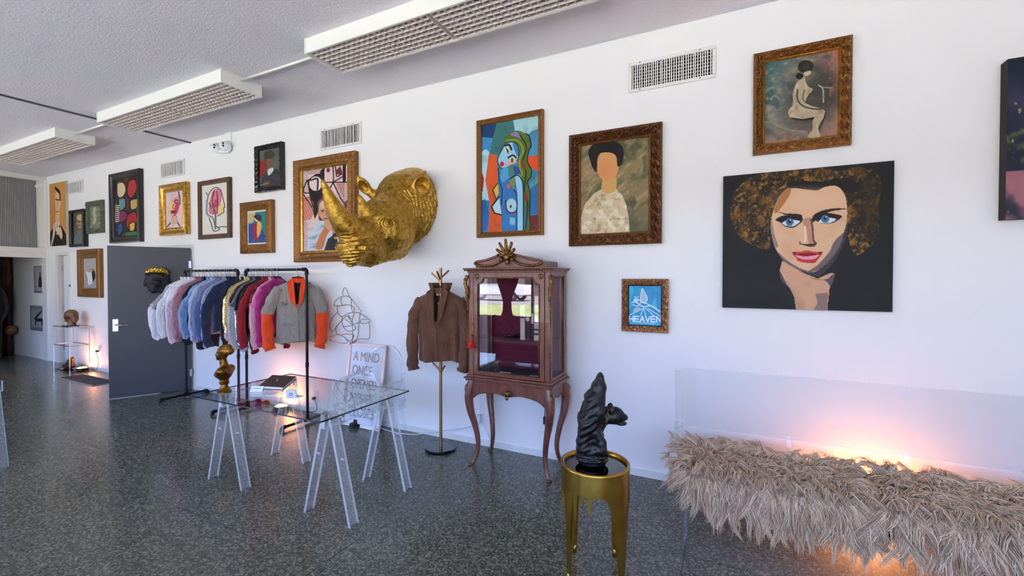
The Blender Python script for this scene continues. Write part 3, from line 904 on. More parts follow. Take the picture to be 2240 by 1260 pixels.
A.poly([(608, 746), (670, 738), (715, 728), (745, 732), (780, 742), (838, 742), (800, 800), (765, 826), (670, 816), (640, 790)], (178, 34, 44)); A.poly([(632, 766), (700, 776), (760, 770), (815, 762), (780, 792), (720, 800), (660, 790)], (226, 158, 168)); A.line([(650, 800), (720, 812), (780, 800)], 8, (196, 48, 56)); A.line([(612, 748), (720, 762), (834, 744)], 6, (120, 16, 26)); A.line([(640, 752), (715, 738), (800, 748)], 6, (206, 70, 72))
neck = [(530, 808), (508, 890), (525, 960), (585, 1015), (620, 1080), (635, 1190), (872, 1195), (890, 1020), (932, 905), (900, 900), (800, 945), (700, 905), (600, 850)]
A.poly(neck, (208, 160, 128), curve=False); A.poly([(640, 880), (740, 935), (860, 950), (930, 905), (900, 1000), (860, 960), (760, 945)], (88, 80, 84)); A.poly([(780, 1060), (880, 1050), (875, 1195), (760, 1190), (800, 1130)], (142, 116, 110), curve=False); A.poly([(508, 890), (525, 960), (585, 1015), (560, 980), (520, 900)], (90, 76, 76))
A.mottle((60, 56, 58), 0.006, 0.2, 0.9, 0.25, 1 - np.clip(fm + hm, 0, 1))
picture('painting', 'large unframed painting of a curly-haired woman with red lips on black', 'painting', crop(1560, 340, 3.5, q), None, 0.036, A)

# ---- seated nude in ornate gilt frame
q = [(245, 295), (968, 170), (938, 1008), (218, 1090)]
A = Art(q, 170, 180, (110, 112, 104), 5)
A.grad((44, 96, 106), (-1, -0.5), -720, -330, 0.95); A.grad((176, 112, 104), (1, -0.25), 520, 800, 0.85); A.grad((168, 118, 104), (0.2, 1), 940, 1150, 0.9)
A.mottle((36, 70, 78), 0.012, 0, 0.5, 0.6, None, 30); A.mottle((186, 170, 130), 0.014, 0.1, 0.6, 0.6, None, -20, 2); A.ell(640, 720, 200, 300, (52, 54, 52), 15, 0.6, 0.5); A.ell(820, 560, 130, 240, (58, 56, 50), 0, 0.85, 0.5)
for k in range(7): A.line([(270 + 12 * k, 720), (300 + 18 * k, 860), (430 + 10 * k, 930 + 6 * k), (640, 960 + 8 * k)], 5, (168 - 10 * k, 150 - 6 * k, 122), 0.6)
A.line([(300, 650), (340, 615), (380, 640)], 10, (142, 148, 140), 0.7); A.line([(760, 520), (800, 560), (800, 680)], 8, (190, 184, 160), 0.8); A.line([(800, 540), (890, 545)], 6, (180, 172, 150), 0.7)
A.mottle((206, 120, 108), 0.02, 0.1, 0.6, 0.7, (A.X > 860).astype(float)); A.mottle((118, 92, 62), 0.02, 0.1, 0.6, 0.5, None, -35, 3)
OUT = (40, 36, 32)
body = [(600, 455), (640, 425), (636, 470), (660, 530), (706, 556), (664, 610), (640, 650), (640, 690), (700, 720), (790, 745), (818, 782), (800, 830), (770, 870), (745, 930), (765, 1010), (700, 1020), (640, 1010), (690, 940), (694, 860), (712, 822), (600, 838), (490, 826), (462, 780), (480, 740), (512, 700), (512, 610), (530, 540), (556, 490)]
A.poly([(x + 4, y + 5) for x, y in body], OUT); A.poly(body, (178, 160, 132)); bm_ = A.inside([tuple(p) for p in bez(body, 5, True)]).astype(float)
A.mottle((204, 184, 150), 0.02, 0, 0.6, 0.8, bm_); A.mottle((150, 112, 96), 0.018, 0.2, 0.7, 0.7, bm_)
A.line([(560, 560), (556, 650), (600, 710), (690, 742), (780, 748)], 7, (66, 58, 50)); A.line([(626, 560), (606, 640), (640, 690)], 5, (84, 74, 64)); A.line([(820, 780), (790, 870), (755, 940)], 6, OUT); A.line([(500, 832), (600, 846), (700, 836)], 7, OUT)
A.ell(642, 340, 74, 62, (34, 30, 28), -10); A.ell(580, 430, 34, 30, (26, 24, 24)); A.ell(650, 345, 60, 40, (66, 60, 48), -10, 0.6, 0.5); A.poly([(620, 400), (680, 380), (692, 400), (670, 422), (640, 430)], (196, 176, 148))
picture('painting', 'seated nude painting in ornate gilt frame above the curly-haired woman', 'painting', crop(1620, 60, 4.344, [(137, 235), (1088, 57), (1047, 1110), (107, 1203)]), crop(1620, 60, 4.344, q), 0.055, A, 'gilt', RICH, 0.006, 0.045, lip='gilt_bright')

# ---- bust portrait in carved bronze frame (plain stand-in: no features)
q = [(190, 275), (835, 182), (850, 1082), (210, 1108)]
A = Art(q, 150, 190, (142, 122, 88), 7)
A.mottle((176, 148, 112), 0.012, -0.1, 0.5, 0.9, None, -40, 3); A.mottle((86, 98, 60), 0.008, 0.0, 0.5, 0.9, None, -40, 2); A.mottle((64, 72, 46), 0.01, 0.15, 0.5, 0.8, (A.X > 560).astype(float)); A.mottle((112, 92, 66), 0.03, 0.1, 0.6, 0.6, None, -45, 4); A.grad((78, 76, 60), (0, 1), 780, 980, 0.5)
tor = [(200, 1110), (212, 960), (250, 820), (330, 720), (420, 670), (520, 665), (590, 740), (630, 830), (655, 960), (665, 1100)]
A.poly(tor, (206, 186, 152), curve=False); tm = A.inside(tor).astype(float)
A.mottle((232, 220, 196), 0.02, 0, 0.5, 0.9, tm); A.mottle((150, 134, 92), 0.028, 0.1, 0.6, 0.8, tm)
A.poly([(420, 560), (520, 560), (530, 680), (470, 720), (400, 690)], (208, 160, 96)); A.ell(450, 460, 100, 150, (214, 152, 96)); A.ell(428, 500, 46, 60, (220, 128, 84), 0, 0.5, 0.6)
A.poly([(290, 420), (270, 340), (310, 270), (420, 240), (540, 250), (592, 330), (582, 440), (540, 470), (520, 370), (440, 340), (360, 370), (350, 520), (310, 480)], (24, 21, 22))
picture('painting', 'portrait of a dark-haired sitter in cream, in wide carved bronze frame', 'painting', crop(1220, 250, 4.2, [(92, 192), (948, 58), (955, 1180), (102, 1213)]), crop(1220, 250, 4.2, q), 0.06, A, 'bronze_carved', RICH, 0.007, 0.05, lip='gilt')

# ---- blue woman in slim gilt frame
q = [(113, 213), (597, 122), (617, 1110), (138, 1140)]
A = Art(q, 130, 250, (60, 132, 178), 9)
A.poly([(100, 200), (240, 190), (210, 320), (130, 310), (100, 320)], (24, 62, 108), curve=False); A.poly([(240, 180), (370, 150), (392, 220), (380, 300), (300, 420), (250, 470), (185, 460), (210, 330), (225, 250)], (62, 116, 114), curve=False); A.poly([(380, 160), (600, 110), (600, 240), (540, 260), (500, 300), (400, 260)], (160, 208, 214), curve=False); A.poly([(500, 320), (600, 230), (620, 470), (510, 480)], (74, 146, 190), curve=False)
A.poly([(125, 310), (200, 325), (190, 430), (125, 430)], (64, 140, 196), curve=False); A.poly([(120, 440), (150, 415), (182, 440), (160, 640), (200, 860), (130, 860)], (168, 214, 224), curve=False); A.poly([(180, 455), (250, 470), (262, 700), (300, 960), (330, 1140), (190, 1140), (200, 900), (155, 690)], (222, 92, 42), curve=False); A.poly([(120, 600), (145, 680), (135, 790), (110, 760)], (190, 50, 40), curve=False)
A.poly([(505, 480), (620, 460), (620, 620), (530, 570)], (226, 84, 36), curve=False); A.poly([(520, 720), (620, 620), (620, 700), (530, 760)], (88, 160, 160), curve=False); A.poly([(530, 770), (620, 690), (630, 980), (540, 980)], (46, 112, 176), curve=False); A.poly([(540, 990), (630, 980), (630, 1120), (545, 1110)], (112, 40, 50), curve=False); A.poly([(130, 860), (160, 850), (195, 980), (190, 1060), (150, 1140), (130, 1140)], (44, 102, 170), curve=False)
A.mottle((20, 40, 70), 0.012, 0.2, 0.8, 0.25)
K = (22, 26, 30)
hr = [(316, 360), (330, 300), (370, 262), (430, 254), (490, 280), (520, 300), (538, 385), (520, 430), (510, 520), (545, 590), (540, 660), (515, 700), (540, 800), (538, 960), (545, 1110), (490, 1115), (485, 900), (450, 660), (425, 560), (440, 400)]
A.poly(hr, (84, 110, 42)); A.line(hr[4:17], 4.5, K); A.line([(440, 290), (500, 400), (470, 520), (500, 620), (490, 760), (520, 880), (510, 1100)], 4.5, K); A.poly([(465, 500), (490, 560), (495, 600), (465, 570)], (140, 50, 36)); A.poly([(495, 780), (522, 830), (510, 870), (495, 850)], (150, 46, 40)); A.poly([(360, 290), (410, 262), (450, 320), (420, 310)], (146, 120, 180)); A.line([(330, 340), (420, 340), (470, 420), (440, 520), (470, 640)], 9, (132, 146, 50))
fc = [(314, 370), (380, 352), (430, 400), (430, 500), (380, 550), (300, 585), (262, 540), (256, 500), (285, 430)]
A.poly(fc, (150, 200, 226)); A.poly([(380, 360), (425, 400), (428, 480), (400, 430)], (64, 126, 190)); A.line(fc, 4, K); A.line(fc[-1:] + fc[:1], 4, K); A.poly([(300, 560), (350, 520), (420, 520), (380, 550)], (214, 160, 176))
A.line([(318, 385), (350, 378), (372, 418)], 8, K); A.ell(337, 424, 18, 32, (232, 226, 190), -20); A.ell(340, 430, 11, 20, (90, 110, 50), -20); A.line([(322, 400), (344, 455)], 3, K); A.line([(345, 490), (385, 468), (412, 490)], 7, K); A.ell(382, 510, 22, 26, (226, 206, 150), 10); A.ell(380, 512, 12, 22, (82, 96, 46)); A.ell(294, 545, 17, 22, (168, 24, 40))
A.poly([(300, 585), (345, 575), (350, 640), (370, 670), (320, 700), (280, 700)], (86, 158, 206)); A.poly([(345, 575), (380, 560), (450, 620), (400, 650), (370, 660)], (70, 128, 116)); A.poly([(390, 560), (440, 580), (450, 630), (410, 640)], (40, 78, 140))
bd = [(262, 580), (280, 700), (250, 860), (300, 960), (300, 1060), (330, 1135), (490, 1125), (490, 860), (470, 690), (430, 640), (360, 660), (300, 700)]
A.poly(bd, (52, 120, 186)); A.poly([(410, 660), (450, 640), (476, 740), (490, 1120), (442, 1120), (432, 820)], (146, 204, 232)); A.line([(262, 580), (275, 700), (300, 770), (296, 900)], 4, K); A.line([(370, 670), (420, 640), (460, 670), (480, 760), (490, 1120)], 5, K); A.line([(400, 770), (428, 830), (432, 1120)], 4, K)
A.ell(382, 905, 44, 62, (168, 214, 232)); A.line([(334, 860), (340, 930), (370, 966), (425, 960)], 6, (110, 30, 44)); A.ell(377, 912, 9, 12, (40, 30, 40)); A.poly([(212, 915), (276, 830), (300, 985), (240, 970)], (186, 220, 230), curve=False); A.line([(276, 830), (214, 915), (240, 970), (300, 985)], 6, K, curve=False); A.poly([(222, 770), (262, 710), (272, 800), (250, 845)], (226, 186, 52), curve=False); A.line([(262, 710), (222, 770), (250, 845)], 4, K, curve=False)
A.poly([(365, 690), (405, 660), (400, 750), (375, 740)], (126, 140, 56)); A.ell(355, 738, 14, 20, (220, 92, 70)); A.poly([(370, 1005), (415, 1010), (418, 1070), (374, 1070)], (120, 190, 226), curve=False)
picture('painting', 'blue cubist woman with green hair in a slim gilt frame', 'painting', crop(1020, 220, 3.94, [(70, 180), (642, 62), (667, 1148), (97, 1187)]), crop(1020, 220, 3.94, q), 0.045, A, 'gilt', SCOOP, 0.0025, 0.02)

# ---- blue poster with lettering in chunky bronze frame
q = [(275, 290), (885, 288), (895, 1050), (285, 1030)]
A = Art(q, 150, 185, (62, 158, 206), 11)
A.poly([(275, 290), (360, 310), (370, 420), (330, 520), (340, 700), (280, 760)], (58, 190, 226), curve=False); A.poly([(440, 320), (560, 400), (560, 460), (480, 480)], (66, 178, 200), curve=False); A.poly([(780, 420), (805, 740), (715, 650)], (96, 190, 222), curve=False); A.mottle((54, 140, 192), 0.006, 0, 0.6, 0.7); A.grad((70, 196, 232), (0, 1), 820, 1050, 0.6)
for p, a in (((560, 720), (320, 840)), ((560, 720), (500, 860)), ((570, 720), (600, 870)), ((600, 720), (760, 860)), ((640, 720), (870, 860))): A.line([p, a], 9, (216, 240, 250), 0.8)
A.poly([(525, 345), (600, 480), (620, 560), (560, 620), (500, 590)], (178, 200, 216)); A.line([(525, 345), (600, 470), (622, 560), (570, 625)], 7, (232, 244, 250)); A.line([(525, 345), (505, 480), (500, 590)], 6, (232, 244, 250)); A.poly([(380, 800), (390, 720), (500, 700), (480, 760)], (170, 196, 216))
A.ell(420, 570, 44, 44, (190, 226, 240)); A.line([(350, 610), (400, 600), (470, 640), (560, 690), (700, 670), (860, 780)], 12, (206, 236, 246)); A.line([(470, 560), (520, 600), (640, 640), (740, 700), (850, 760)], 8, (224, 242, 250)); A.line([(350, 650), (450, 680), (500, 620)], 8, (224, 242, 250)); A.line([(380, 510), (470, 512)], 5, (220, 240, 250))
A.text('HEAVEN', 300, 868, 74, 96, 11, (238, 246, 252), 0.36); A.line([(480, 990), (760, 994)], 5, (200, 232, 246))
picture('poster', 'small blue poster lettered HEAVEN in chunky carved bronze frame', 'poster', crop(1340, 590, 8.4, [(153, 170), (1017, 163), (1025, 1170), (165, 1138)]), crop(1340, 590, 8.4, q), 0.045, A, 'bronze_pale', RICH, 0.008, 0.032, lip='bronze_carved')

# ---- old man leaning on his hands before a pink and black pattern
q = [(1000, 355), (1395, 300), (1410, 1052), (1010, 1072)]
A = Art(q, 120, 200, (226, 196, 196), 13)
BK = (34, 22, 24); PK = (216, 150, 140)
A.poly([(1000, 600), (1100, 560), (1110, 700), (1080, 780), (1000, 800)], (206, 120, 100), curve=False); A.poly([(1040, 440), (1190, 330), (1190, 600), (1110, 780), (1060, 560)], BK, curve=False); A.ell(1115, 470, 55, 62, (228, 204, 202)); A.line([(1075, 440), (1130, 430), (1130, 520)], 7, BK); A.poly([(1020, 350), (1160, 340), (1150, 385), (1060, 390)], (196, 158, 156), curve=False)
A.poly([(1340, 300), (1370, 300), (1370, 460), (1345, 470)], BK, curve=False)
for l in ([(1260, 320), (1262, 460), (1200, 560)], [(1262, 460), (1330, 600), (1360, 640)], [(1210, 460), (1390, 462)], [(1262, 460), (1350, 410)], [(1280, 320), (1290, 400)], [(1320, 330), (1318, 400), (1290, 410)], [(1040, 440), (1010, 540), (1100, 550)], [(1010, 560), (1100, 700)]): A.line(l, 5, BK)
A.ell(1220, 355, 15, 20, (120, 50, 54)); A.poly([(1280, 380), (1320, 330), (1340, 400)], (110, 44, 48)); A.poly([(1285, 470), (1360, 470), (1360, 620)], PK, curve=False); A.poly([(1350, 640), (1400, 600), (1410, 760), (1370, 700)], (120, 60, 60), curve=False); A.poly([(1140, 620), (1250, 560), (1300, 640), (1260, 820), (1160, 820)], (80, 44, 42))
dots = (np.sin(A.X * 0.36) * np.sin(A.Y * 0.30) > 0.45); A.put(dots * ((A.X < 1050) & ((A.Y < 560) | (A.Y > 800))) * 1.0, BK); A.put(dots * ((A.X > 1290) & (A.Y > 470) & (A.Y < 640)) * 0.8, BK); A.put((np.sin(A.X * 0.3 + A.Y * .1) * np.sin(A.Y * 0.24) > 0.5) * ((A.X < 1100) & (A.Y > 620) & (A.Y < 800)) * 0.8, (236, 210, 206))
A.poly([(1045, 1060), (1052, 950), (1090, 850), (1150, 790), (1260, 800), (1330, 860), (1372, 960), (1380, 1060)], (196, 206, 220), curve=False); A.mottle((120, 134, 160), 0.03, 0.1, 0.5, 0.8, ((A.Y > 820) & (A.X > 1050)).astype(float), 75, 0.3); A.poly([(1225, 950), (1280, 910), (1370, 1000), (1370, 1062), (1190, 1062)], (40, 40, 50), curve=False); A.poly([(1300, 900), (1345, 900), (1375, 1000), (1370, 1060), (1320, 1010)], (190, 200, 214))
A.ell(1198, 700, 56, 92, (206, 156, 124)); A.ell(1190, 650, 46, 40, (228, 190, 164), 0, 0.8, 0.5); A.ell(1146, 730, 12, 26, (196, 140, 110)); A.line([(1165, 705), (1190, 700)], 5, (90, 56, 44)); A.line([(1212, 702), (1235, 700)], 5, (90, 56, 44)); A.line([(1205, 710), (1208, 750), (1216, 756)], 4, (170, 112, 84)); A.line([(1190, 776), (1225, 774)], 5, (130, 70, 60)); A.ell(1178, 714, 8, 5, (60, 44, 40)); A.ell(1224, 712, 8, 5, (60, 44, 40))
A.poly([(1120, 1035), (1150, 930), (1195, 850), (1250, 820), (1262, 850), (1215, 920), (1180, 1035)], (192, 118, 78)); A.poly([(1195, 800), (1240, 780), (1285, 800), (1290, 850), (1250, 880), (1205, 850)], (212, 156, 122)); A.poly([(1255, 850), (1290, 850), (1310, 930), (1280, 950)], (196, 140, 104)); A.poly([(1265, 905), (1300, 900), (1308, 925), (1270, 935)], (44, 36, 34))
picture('painting', 'old man leaning on his hands before a pink pattern, in wide gold frame', 'painting', crop(400, 280, 3.9375, [(932, 280), (1468, 195), (1482, 1150), (958, 1152)]), crop(400, 280, 3.9375, q), 0.07, A, 'gilt', SCOOP, 0.003, 0.03, lip='gilt_bright')

# ---- small colourful figures, white mount
q = [(545, 720), (685, 705), (690, 985), (555, 995)]
A = Art(q, 60, 100, (58, 110, 140), 15)
A.poly([(545, 720), (600, 715), (590, 800), (550, 810)], (196, 180, 130)); A.poly([(640, 710), (690, 705), (690, 860), (650, 900)], (40, 130, 124)); A.poly([(550, 850), (600, 830), (610, 990), (555, 995)], (40, 80, 150)); A.poly([(620, 900), (660, 880), (690, 985), (610, 990)], (44, 74, 140)); A.poly([(585, 840), (620, 820), (640, 900), (610, 985), (590, 900)], (176, 34, 40)); A.poly([(620, 800), (650, 820), (645, 900), (620, 940)], (226, 176, 96)); A.ell(615, 775, 17, 26, (226, 196, 150)); A.poly([(590, 750), (620, 735), (650, 755), (640, 800), (600, 770)], (34, 34, 52)); A.mottle((210, 206, 170), 0.05, 0.3, 0.7, 0.5)
picture('painting', 'small colourful figure painting with white mount in ornate gold frame', 'painting', crop(400, 280, 3.9375, [(473, 645), (745, 612), (755, 1075), (490, 1080)]), crop(400, 280, 3.9375, [(535, 707), (697, 690), (697, 1005), (540, 1010)]), 0.07, A, 'gilt', RICH, 0.006, 0.035, matt=('mat_white', 0.022))

# ---- dark portrait in black frame
q = [(612, 180), (780, 150), (805, 490), (632, 520)]
A = Art(q, 70, 130, (92, 98, 86), 17)
A.poly([(612, 280), (650, 270), (690, 340), (660, 400), (620, 420)], (140, 44, 42)); A.poly([(640, 470), (660, 380), (720, 340), (790, 360), (810, 490), (640, 515)], (52, 52, 58)); A.mottle((70, 72, 78), 0.03, 0, 0.6, 0.7, (A.Y > 340).astype(float)); A.ell(694, 255, 38, 66, (92, 60, 44)); A.ell(700, 268, 28, 54, (122, 84, 62)); A.ell(694, 215, 44, 38, (70, 60, 44)); A.poly([(690, 350), (730, 330), (735, 360), (700, 400)], (206, 206, 204)); A.ell(690, 470, 30, 26, (104, 70, 52)); A.line([(640, 490), (700, 470)], 6, (170, 170, 170), 0.6)
picture('painting', 'dark portrait of a seated figure in worn black frame near the ceiling', 'painting', crop(400, 280, 3.9375, [(600, 158), (835, 115), (850, 525), (622, 556)]), crop(400, 280, 3.9375, q), 0.06, A, 'frame_black', SCOOP, 0.003, 0.09)

# ---- head in profile, ink and wash
q = [(140, 490), (365, 455), (380, 918), (158, 925)]
A = Art(q, 90, 150, (226, 222, 212), 19)
A.poly([(215, 600), (240, 530), (290, 520), (310, 580), (290, 720), (250, 750), (205, 720)], (214, 120, 140)); A.mottle((186, 48, 84), 0.03, -0.1, 0.5, 0.9, A.inside([(230, 520), (285, 520), (280, 740), (240, 740)]).astype(float)); A.poly([(280, 680), (330, 660), (330, 720), (285, 750)], (228, 206, 130))
for l in ([(195, 580), (220, 530), (260, 505), (300, 530), (318, 590), (340, 680), (330, 690), (330, 730), (280, 760)], [(195, 580), (188, 680), (195, 740), (240, 775), (260, 850)], [(245, 530), (232, 640), (262, 740), (268, 870)], [(268, 540), (278, 640), (276, 740)], [(210, 780), (230, 830), (250, 890), (300, 880), (270, 850)], [(290, 860), (330, 856), (360, 862)], [(205, 640), (225, 690)], [(180, 550), (186, 570)]): A.line(l, 4, (52, 48, 54), 0.85)
A.line([(185, 620), (192, 740), (235, 770)], 9, (140, 146, 170), 0.7); A.line([(262, 760), (264, 870)], 9, (110, 104, 120), 0.7)
picture('drawing', 'ink and wash head in profile with red brushwork, in walnut frame', 'drawing', crop(400, 280, 3.9375, [(118, 462), (395, 423), (405, 945), (138, 957)]), crop(400, 280, 3.9375, q), 0.04, A, 'frame_walnut', FLAT)

# ---- pink face, gold frame
q = [(1222, 345), (1382, 322), (1410, 712), (1248, 735)]
A = Art(q, 70, 130, (226, 200, 206), 21)
A.mottle((206, 166, 180), 0.01, 0, 0.6, 0.8, None, 0, 0.15); A.poly([(1262, 470), (1290, 420), (1340, 380), (1356, 450), (1350, 540), (1310, 605), (1280, 580)], (222, 150, 150)); A.poly([(1262, 470), (1290, 440), (1300, 520), (1275, 560)], (232, 196, 110)); A.poly([(1320, 460), (1352, 470), (1340, 560), (1310, 600)], (196, 66, 92)); A.line([(1335, 340), (1350, 400), (1356, 470)], 7, (120, 100, 80)); A.ell(1322, 440, 20, 22, (110, 50, 70)); A.ell(1324, 442, 10, 9, (210, 170, 160)); A.ell(1302, 552, 24, 18, (130, 40, 60)); A.line([(1300, 470), (1295, 510), (1308, 515)], 4, (120, 60, 60)); A.line([(1300, 610), (1290, 660), (1255, 715)], 6, (80, 66, 66)); A.line([(1330, 600), (1345, 660), (1370, 705)], 6, (80, 66, 66)); A.poly([(1300, 610), (1330, 600), (1345, 670), (1310, 690), (1285, 680)], (210, 176, 150))
picture('painting', 'pink half-painted face in polished gold frame', 'painting', crop(80, 340, 4.5, [(1183, 295), (1450, 255), (1465, 772), (1213, 790)]), crop(80, 340, 4.5, q), 0.075, A, 'gilt_bright', SCOOP)

# ---- colourful abstract in black frame (plain stand-in)
q = [(715, 225), (940, 190), (965, 795), (745, 808)]
A = Art(q, 80, 190, (40, 38, 40), 23)
def blk(pts, c): A.poly(pts, c); A.line(list(pts) + [pts[0]], 5, (18, 16, 18))
A.mottle((150, 110, 50), 0.02, 0.1, 0.5, 0.8); A.mottle((110, 40, 56), 0.015, 0.1, 0.5, 0.8)
blk([(740, 260), (800, 250), (830, 330), (800, 400), (750, 390)], (206, 190, 150)); blk([(850, 240), (910, 230), (930, 330), (880, 420), (840, 360)], (176, 52, 52)); blk([(760, 420), (820, 420), (830, 500), (780, 540)], (96, 140, 136)); blk([(870, 440), (940, 430), (935, 520), (880, 530)], (190, 160, 90)); blk([(750, 560), (810, 540), (860, 600), (800, 660), (760, 640)], (120, 46, 80)); blk([(850, 590), (920, 560), (945, 660), (880, 740), (840, 680)], (170, 40, 50)); blk([(760, 690), (800, 660), (815, 740), (770, 790)], (40, 80, 130)); blk([(870, 680), (920, 660), (920, 740), (880, 750)], (216, 176, 72)); blk([(830, 760), (940, 750), (955, 790), (840, 800)], (70, 110, 70))
for k in range(9): A.line([(738, 490 + 20 * k), (772, 486 + 20 * k)], 4, (226, 220, 206))
picture('painting', 'colourful abstract painting in heavy black frame above the grey door', 'painting', crop(80, 340, 4.5, [(688, 185), (992, 128), (1015, 850), (725, 862)]), crop(80, 340, 4.5, q), 0.07, A, 'frame_black', SCOOP)

# ---- green relief plaque
q = [(500, 480), (600, 462), (610, 738), (515, 745)]
A = Art(q, 50, 80, (118, 124, 104), 25)
A.mottle((150, 152, 132), 0.03, 0, 0.5, 0.8); A.mottle((86, 94, 74), 0.03, 0.1, 0.5, 0.7); A.line([(545, 500), (540, 560), (552, 620), (545, 680)], 12, (176, 176, 158)); A.line([(540, 560), (560, 600)], 7, (176, 176, 158))
picture('relief_plaque', 'mottled green relief plaque with a pale standing figure', 'plaque', crop(80, 340, 4.5, [(468, 455), (632, 438), (642, 760), (490, 768)]), crop(80, 340, 4.5, q), 0.05, A, 'frame_green', SCOOP, 0.008, 0.07)

# ---- small old man portrait
q = [(326, 562), (428, 546), (450, 880), (346, 888)]
A = Art(q, 46, 90, (96, 94, 80), 27)
A.poly([(345, 890), (355, 780), (390, 730), (430, 760), (452, 880)], (110, 118, 116)); A.ell(390, 655, 32, 62, (178, 142, 112)); A.ell(388, 605, 32, 30, (206, 172, 120)); A.line([(375, 650), (390, 648)], 5, (80, 60, 50)); A.line([(402, 646), (412, 644)], 5, (80, 60, 50)); A.line([(380, 690), (405, 686)], 4, (110, 70, 60)); A.mottle((70, 72, 66), 0.03, 0.1, 0.6, 0.6)
picture('painting', 'small portrait of a fair-haired old man in dark frame', 'painting', crop(80, 340, 4.5, [(312, 545), (445, 525), (472, 895), (328, 902)]), crop(80, 340, 4.5, q), 0.07, A, 'frame_black', FLAT)

# ---- tall orange portrait
q = [(122, 283), (278, 255), (298, 887), (137, 890)]
A = Art(q, 60, 170, (204, 146, 78), 29)
A.mottle((186, 126, 62), 0.008, 0, 0.6, 0.8, None, 0, 0.2); A.poly([(135, 760), (180, 700), (240, 690), (300, 800), (300, 890), (137, 890)], (26, 22, 24)); A.poly([(182, 380), (222, 350), (234, 440), (226, 520), (204, 560), (188, 520)], (226, 186, 148)); A.poly([(178, 305), (225, 350), (236, 440), (228, 440), (218, 380), (182, 335)], (40, 26, 22)); A.poly([(190, 540), (222, 530), (224, 660), (190, 660)], (222, 178, 138)); A.line([(188, 430), (202, 434)], 6, (50, 36, 34)); A.line([(212, 436), (224, 434)], 6, (50, 36, 34)); A.line([(196, 552), (212, 550)], 6, (170, 70, 66)); A.line([(205, 440), (203, 510)], 3, (180, 130, 100)); A.poly([(140, 890), (160, 780), (170, 660), (185, 740), (165, 840), (150, 890)], (226, 196, 170)); A.poly([(195, 770), (230, 700), (255, 760), (250, 830), (220, 780)], (226, 192, 164)); A.line([(190, 660), (200, 740), (222, 660)], 7, (230, 220, 210))
picture('painting', 'tall narrow portrait of a dark-haired sitter on orange ground, unframed', 'painting', crop(80, 340, 4.5, q), None, 0.04, A, edge='canvas_edge_pale')

# ---- head behind a white card, gold frame, low on the wall
q = [(453, 517), (512, 515), (520, 683), (462, 680)]
A = Art(q, 46, 90, (172, 166, 162), 31)
A.grad((150, 146, 146), (0, 1), 560, 680, 0.8); A.ell(490, 615, 20, 40, (40, 28, 26)); A.poly([(468, 590), (490, 582), (500, 655), (480, 668)], (216, 214, 212), curve=False); A.poly([(474, 584), (494, 578), (496, 590), (478, 596)], (196, 150, 120))
picture('painting', 'small grey painting of a white card, in gold frame below the green plaque', 'painting', crop(0, 360, 2.52, [(415, 470), (537, 462), (547, 733), (428, 730)]), crop(0, 360, 2.52, [(448, 497), (515, 492), (524, 688), (458, 685)]), 0.07, A, 'gilt', SCOOP, matt=('frame_grey', 0.015))

# ---- two black-and-white photographs in the passage
A = Art([(0, 0), (10, 0), (10, 16), (0, 16)], 40, 60, (168, 168, 174), 33)
A.poly([(3, 13), (3.4, 7), (5, 5), (6.6, 7), (7, 13)], (40, 40, 44)); A.ell(5, 4.2, 1, 1.5, (90, 88, 88)); A.mottle((120, 120, 124), 0.6, 0.1, 0.6, 0.5)
picture('photograph', 'framed black and white photograph of a standing figure in the passage', 'photograph', [(73.5, 582), (95, 581), (95, 641), (75, 641)], [(76, 586), (93, 585), (93, 637), (77, 637)], 0.03, A, 'frame_grey', FLAT)
A = Art([(0, 0), (10, 0), (10, 9), (0, 9)], 46, 46, (158, 158, 166), 35)
A.poly([(1, 5), (3, 3.4), (7.5, 0.8), (8, 1.2), (4.5, 3.8), (3.4, 5)], (34, 34, 38)); A.poly([(2, 4.8), (8.5, 4.4), (8.7, 8), (7.6, 8), (7.2, 6), (3, 6.2), (2.8, 8), (2, 8)], (36, 36, 40), curve=False); A.mottle((110, 110, 116), 0.6, 0.1, 0.6, 0.5)
picture('photograph', 'framed black and white photograph of a grand piano in the passage', 'photograph', [(65, 669), (97, 669), (97, 724), (67, 723)], [(69, 674), (94, 674), (94, 719), (70, 718)], 0.03, A, 'frame_grey', FLAT)

# ---- dark flower canvas at the end of the wall
A = Art([(103, 110), (600, 40), (600, 660), (93, 640)], 110, 120, (26, 34, 50), 37)
A.mottle((64, 56, 84), 0.006, -0.1, 0.5, 0.9); A.mottle((122, 130, 60), 0.02, 0.25, 0.6, 0.9, (A.Y > 300).astype(float)); A.mottle((176, 108, 120), 0.008, 0.1, 0.4, 0.9, (A.Y > 480).astype(float)); A.mottle((196, 182, 90), 0.05, 0.45, 0.7, 0.9, (A.Y > 250).astype(float)); A.grad((18, 30, 44), (0, -1), -260, -120, 0.9)
picture('painting', 'dark flower canvas with deep black edges beyond the curly-haired woman', 'painting', [(2205.4, 130), (2560, 72), (2552, 480), (2199, 466)], None, 0.075, A)
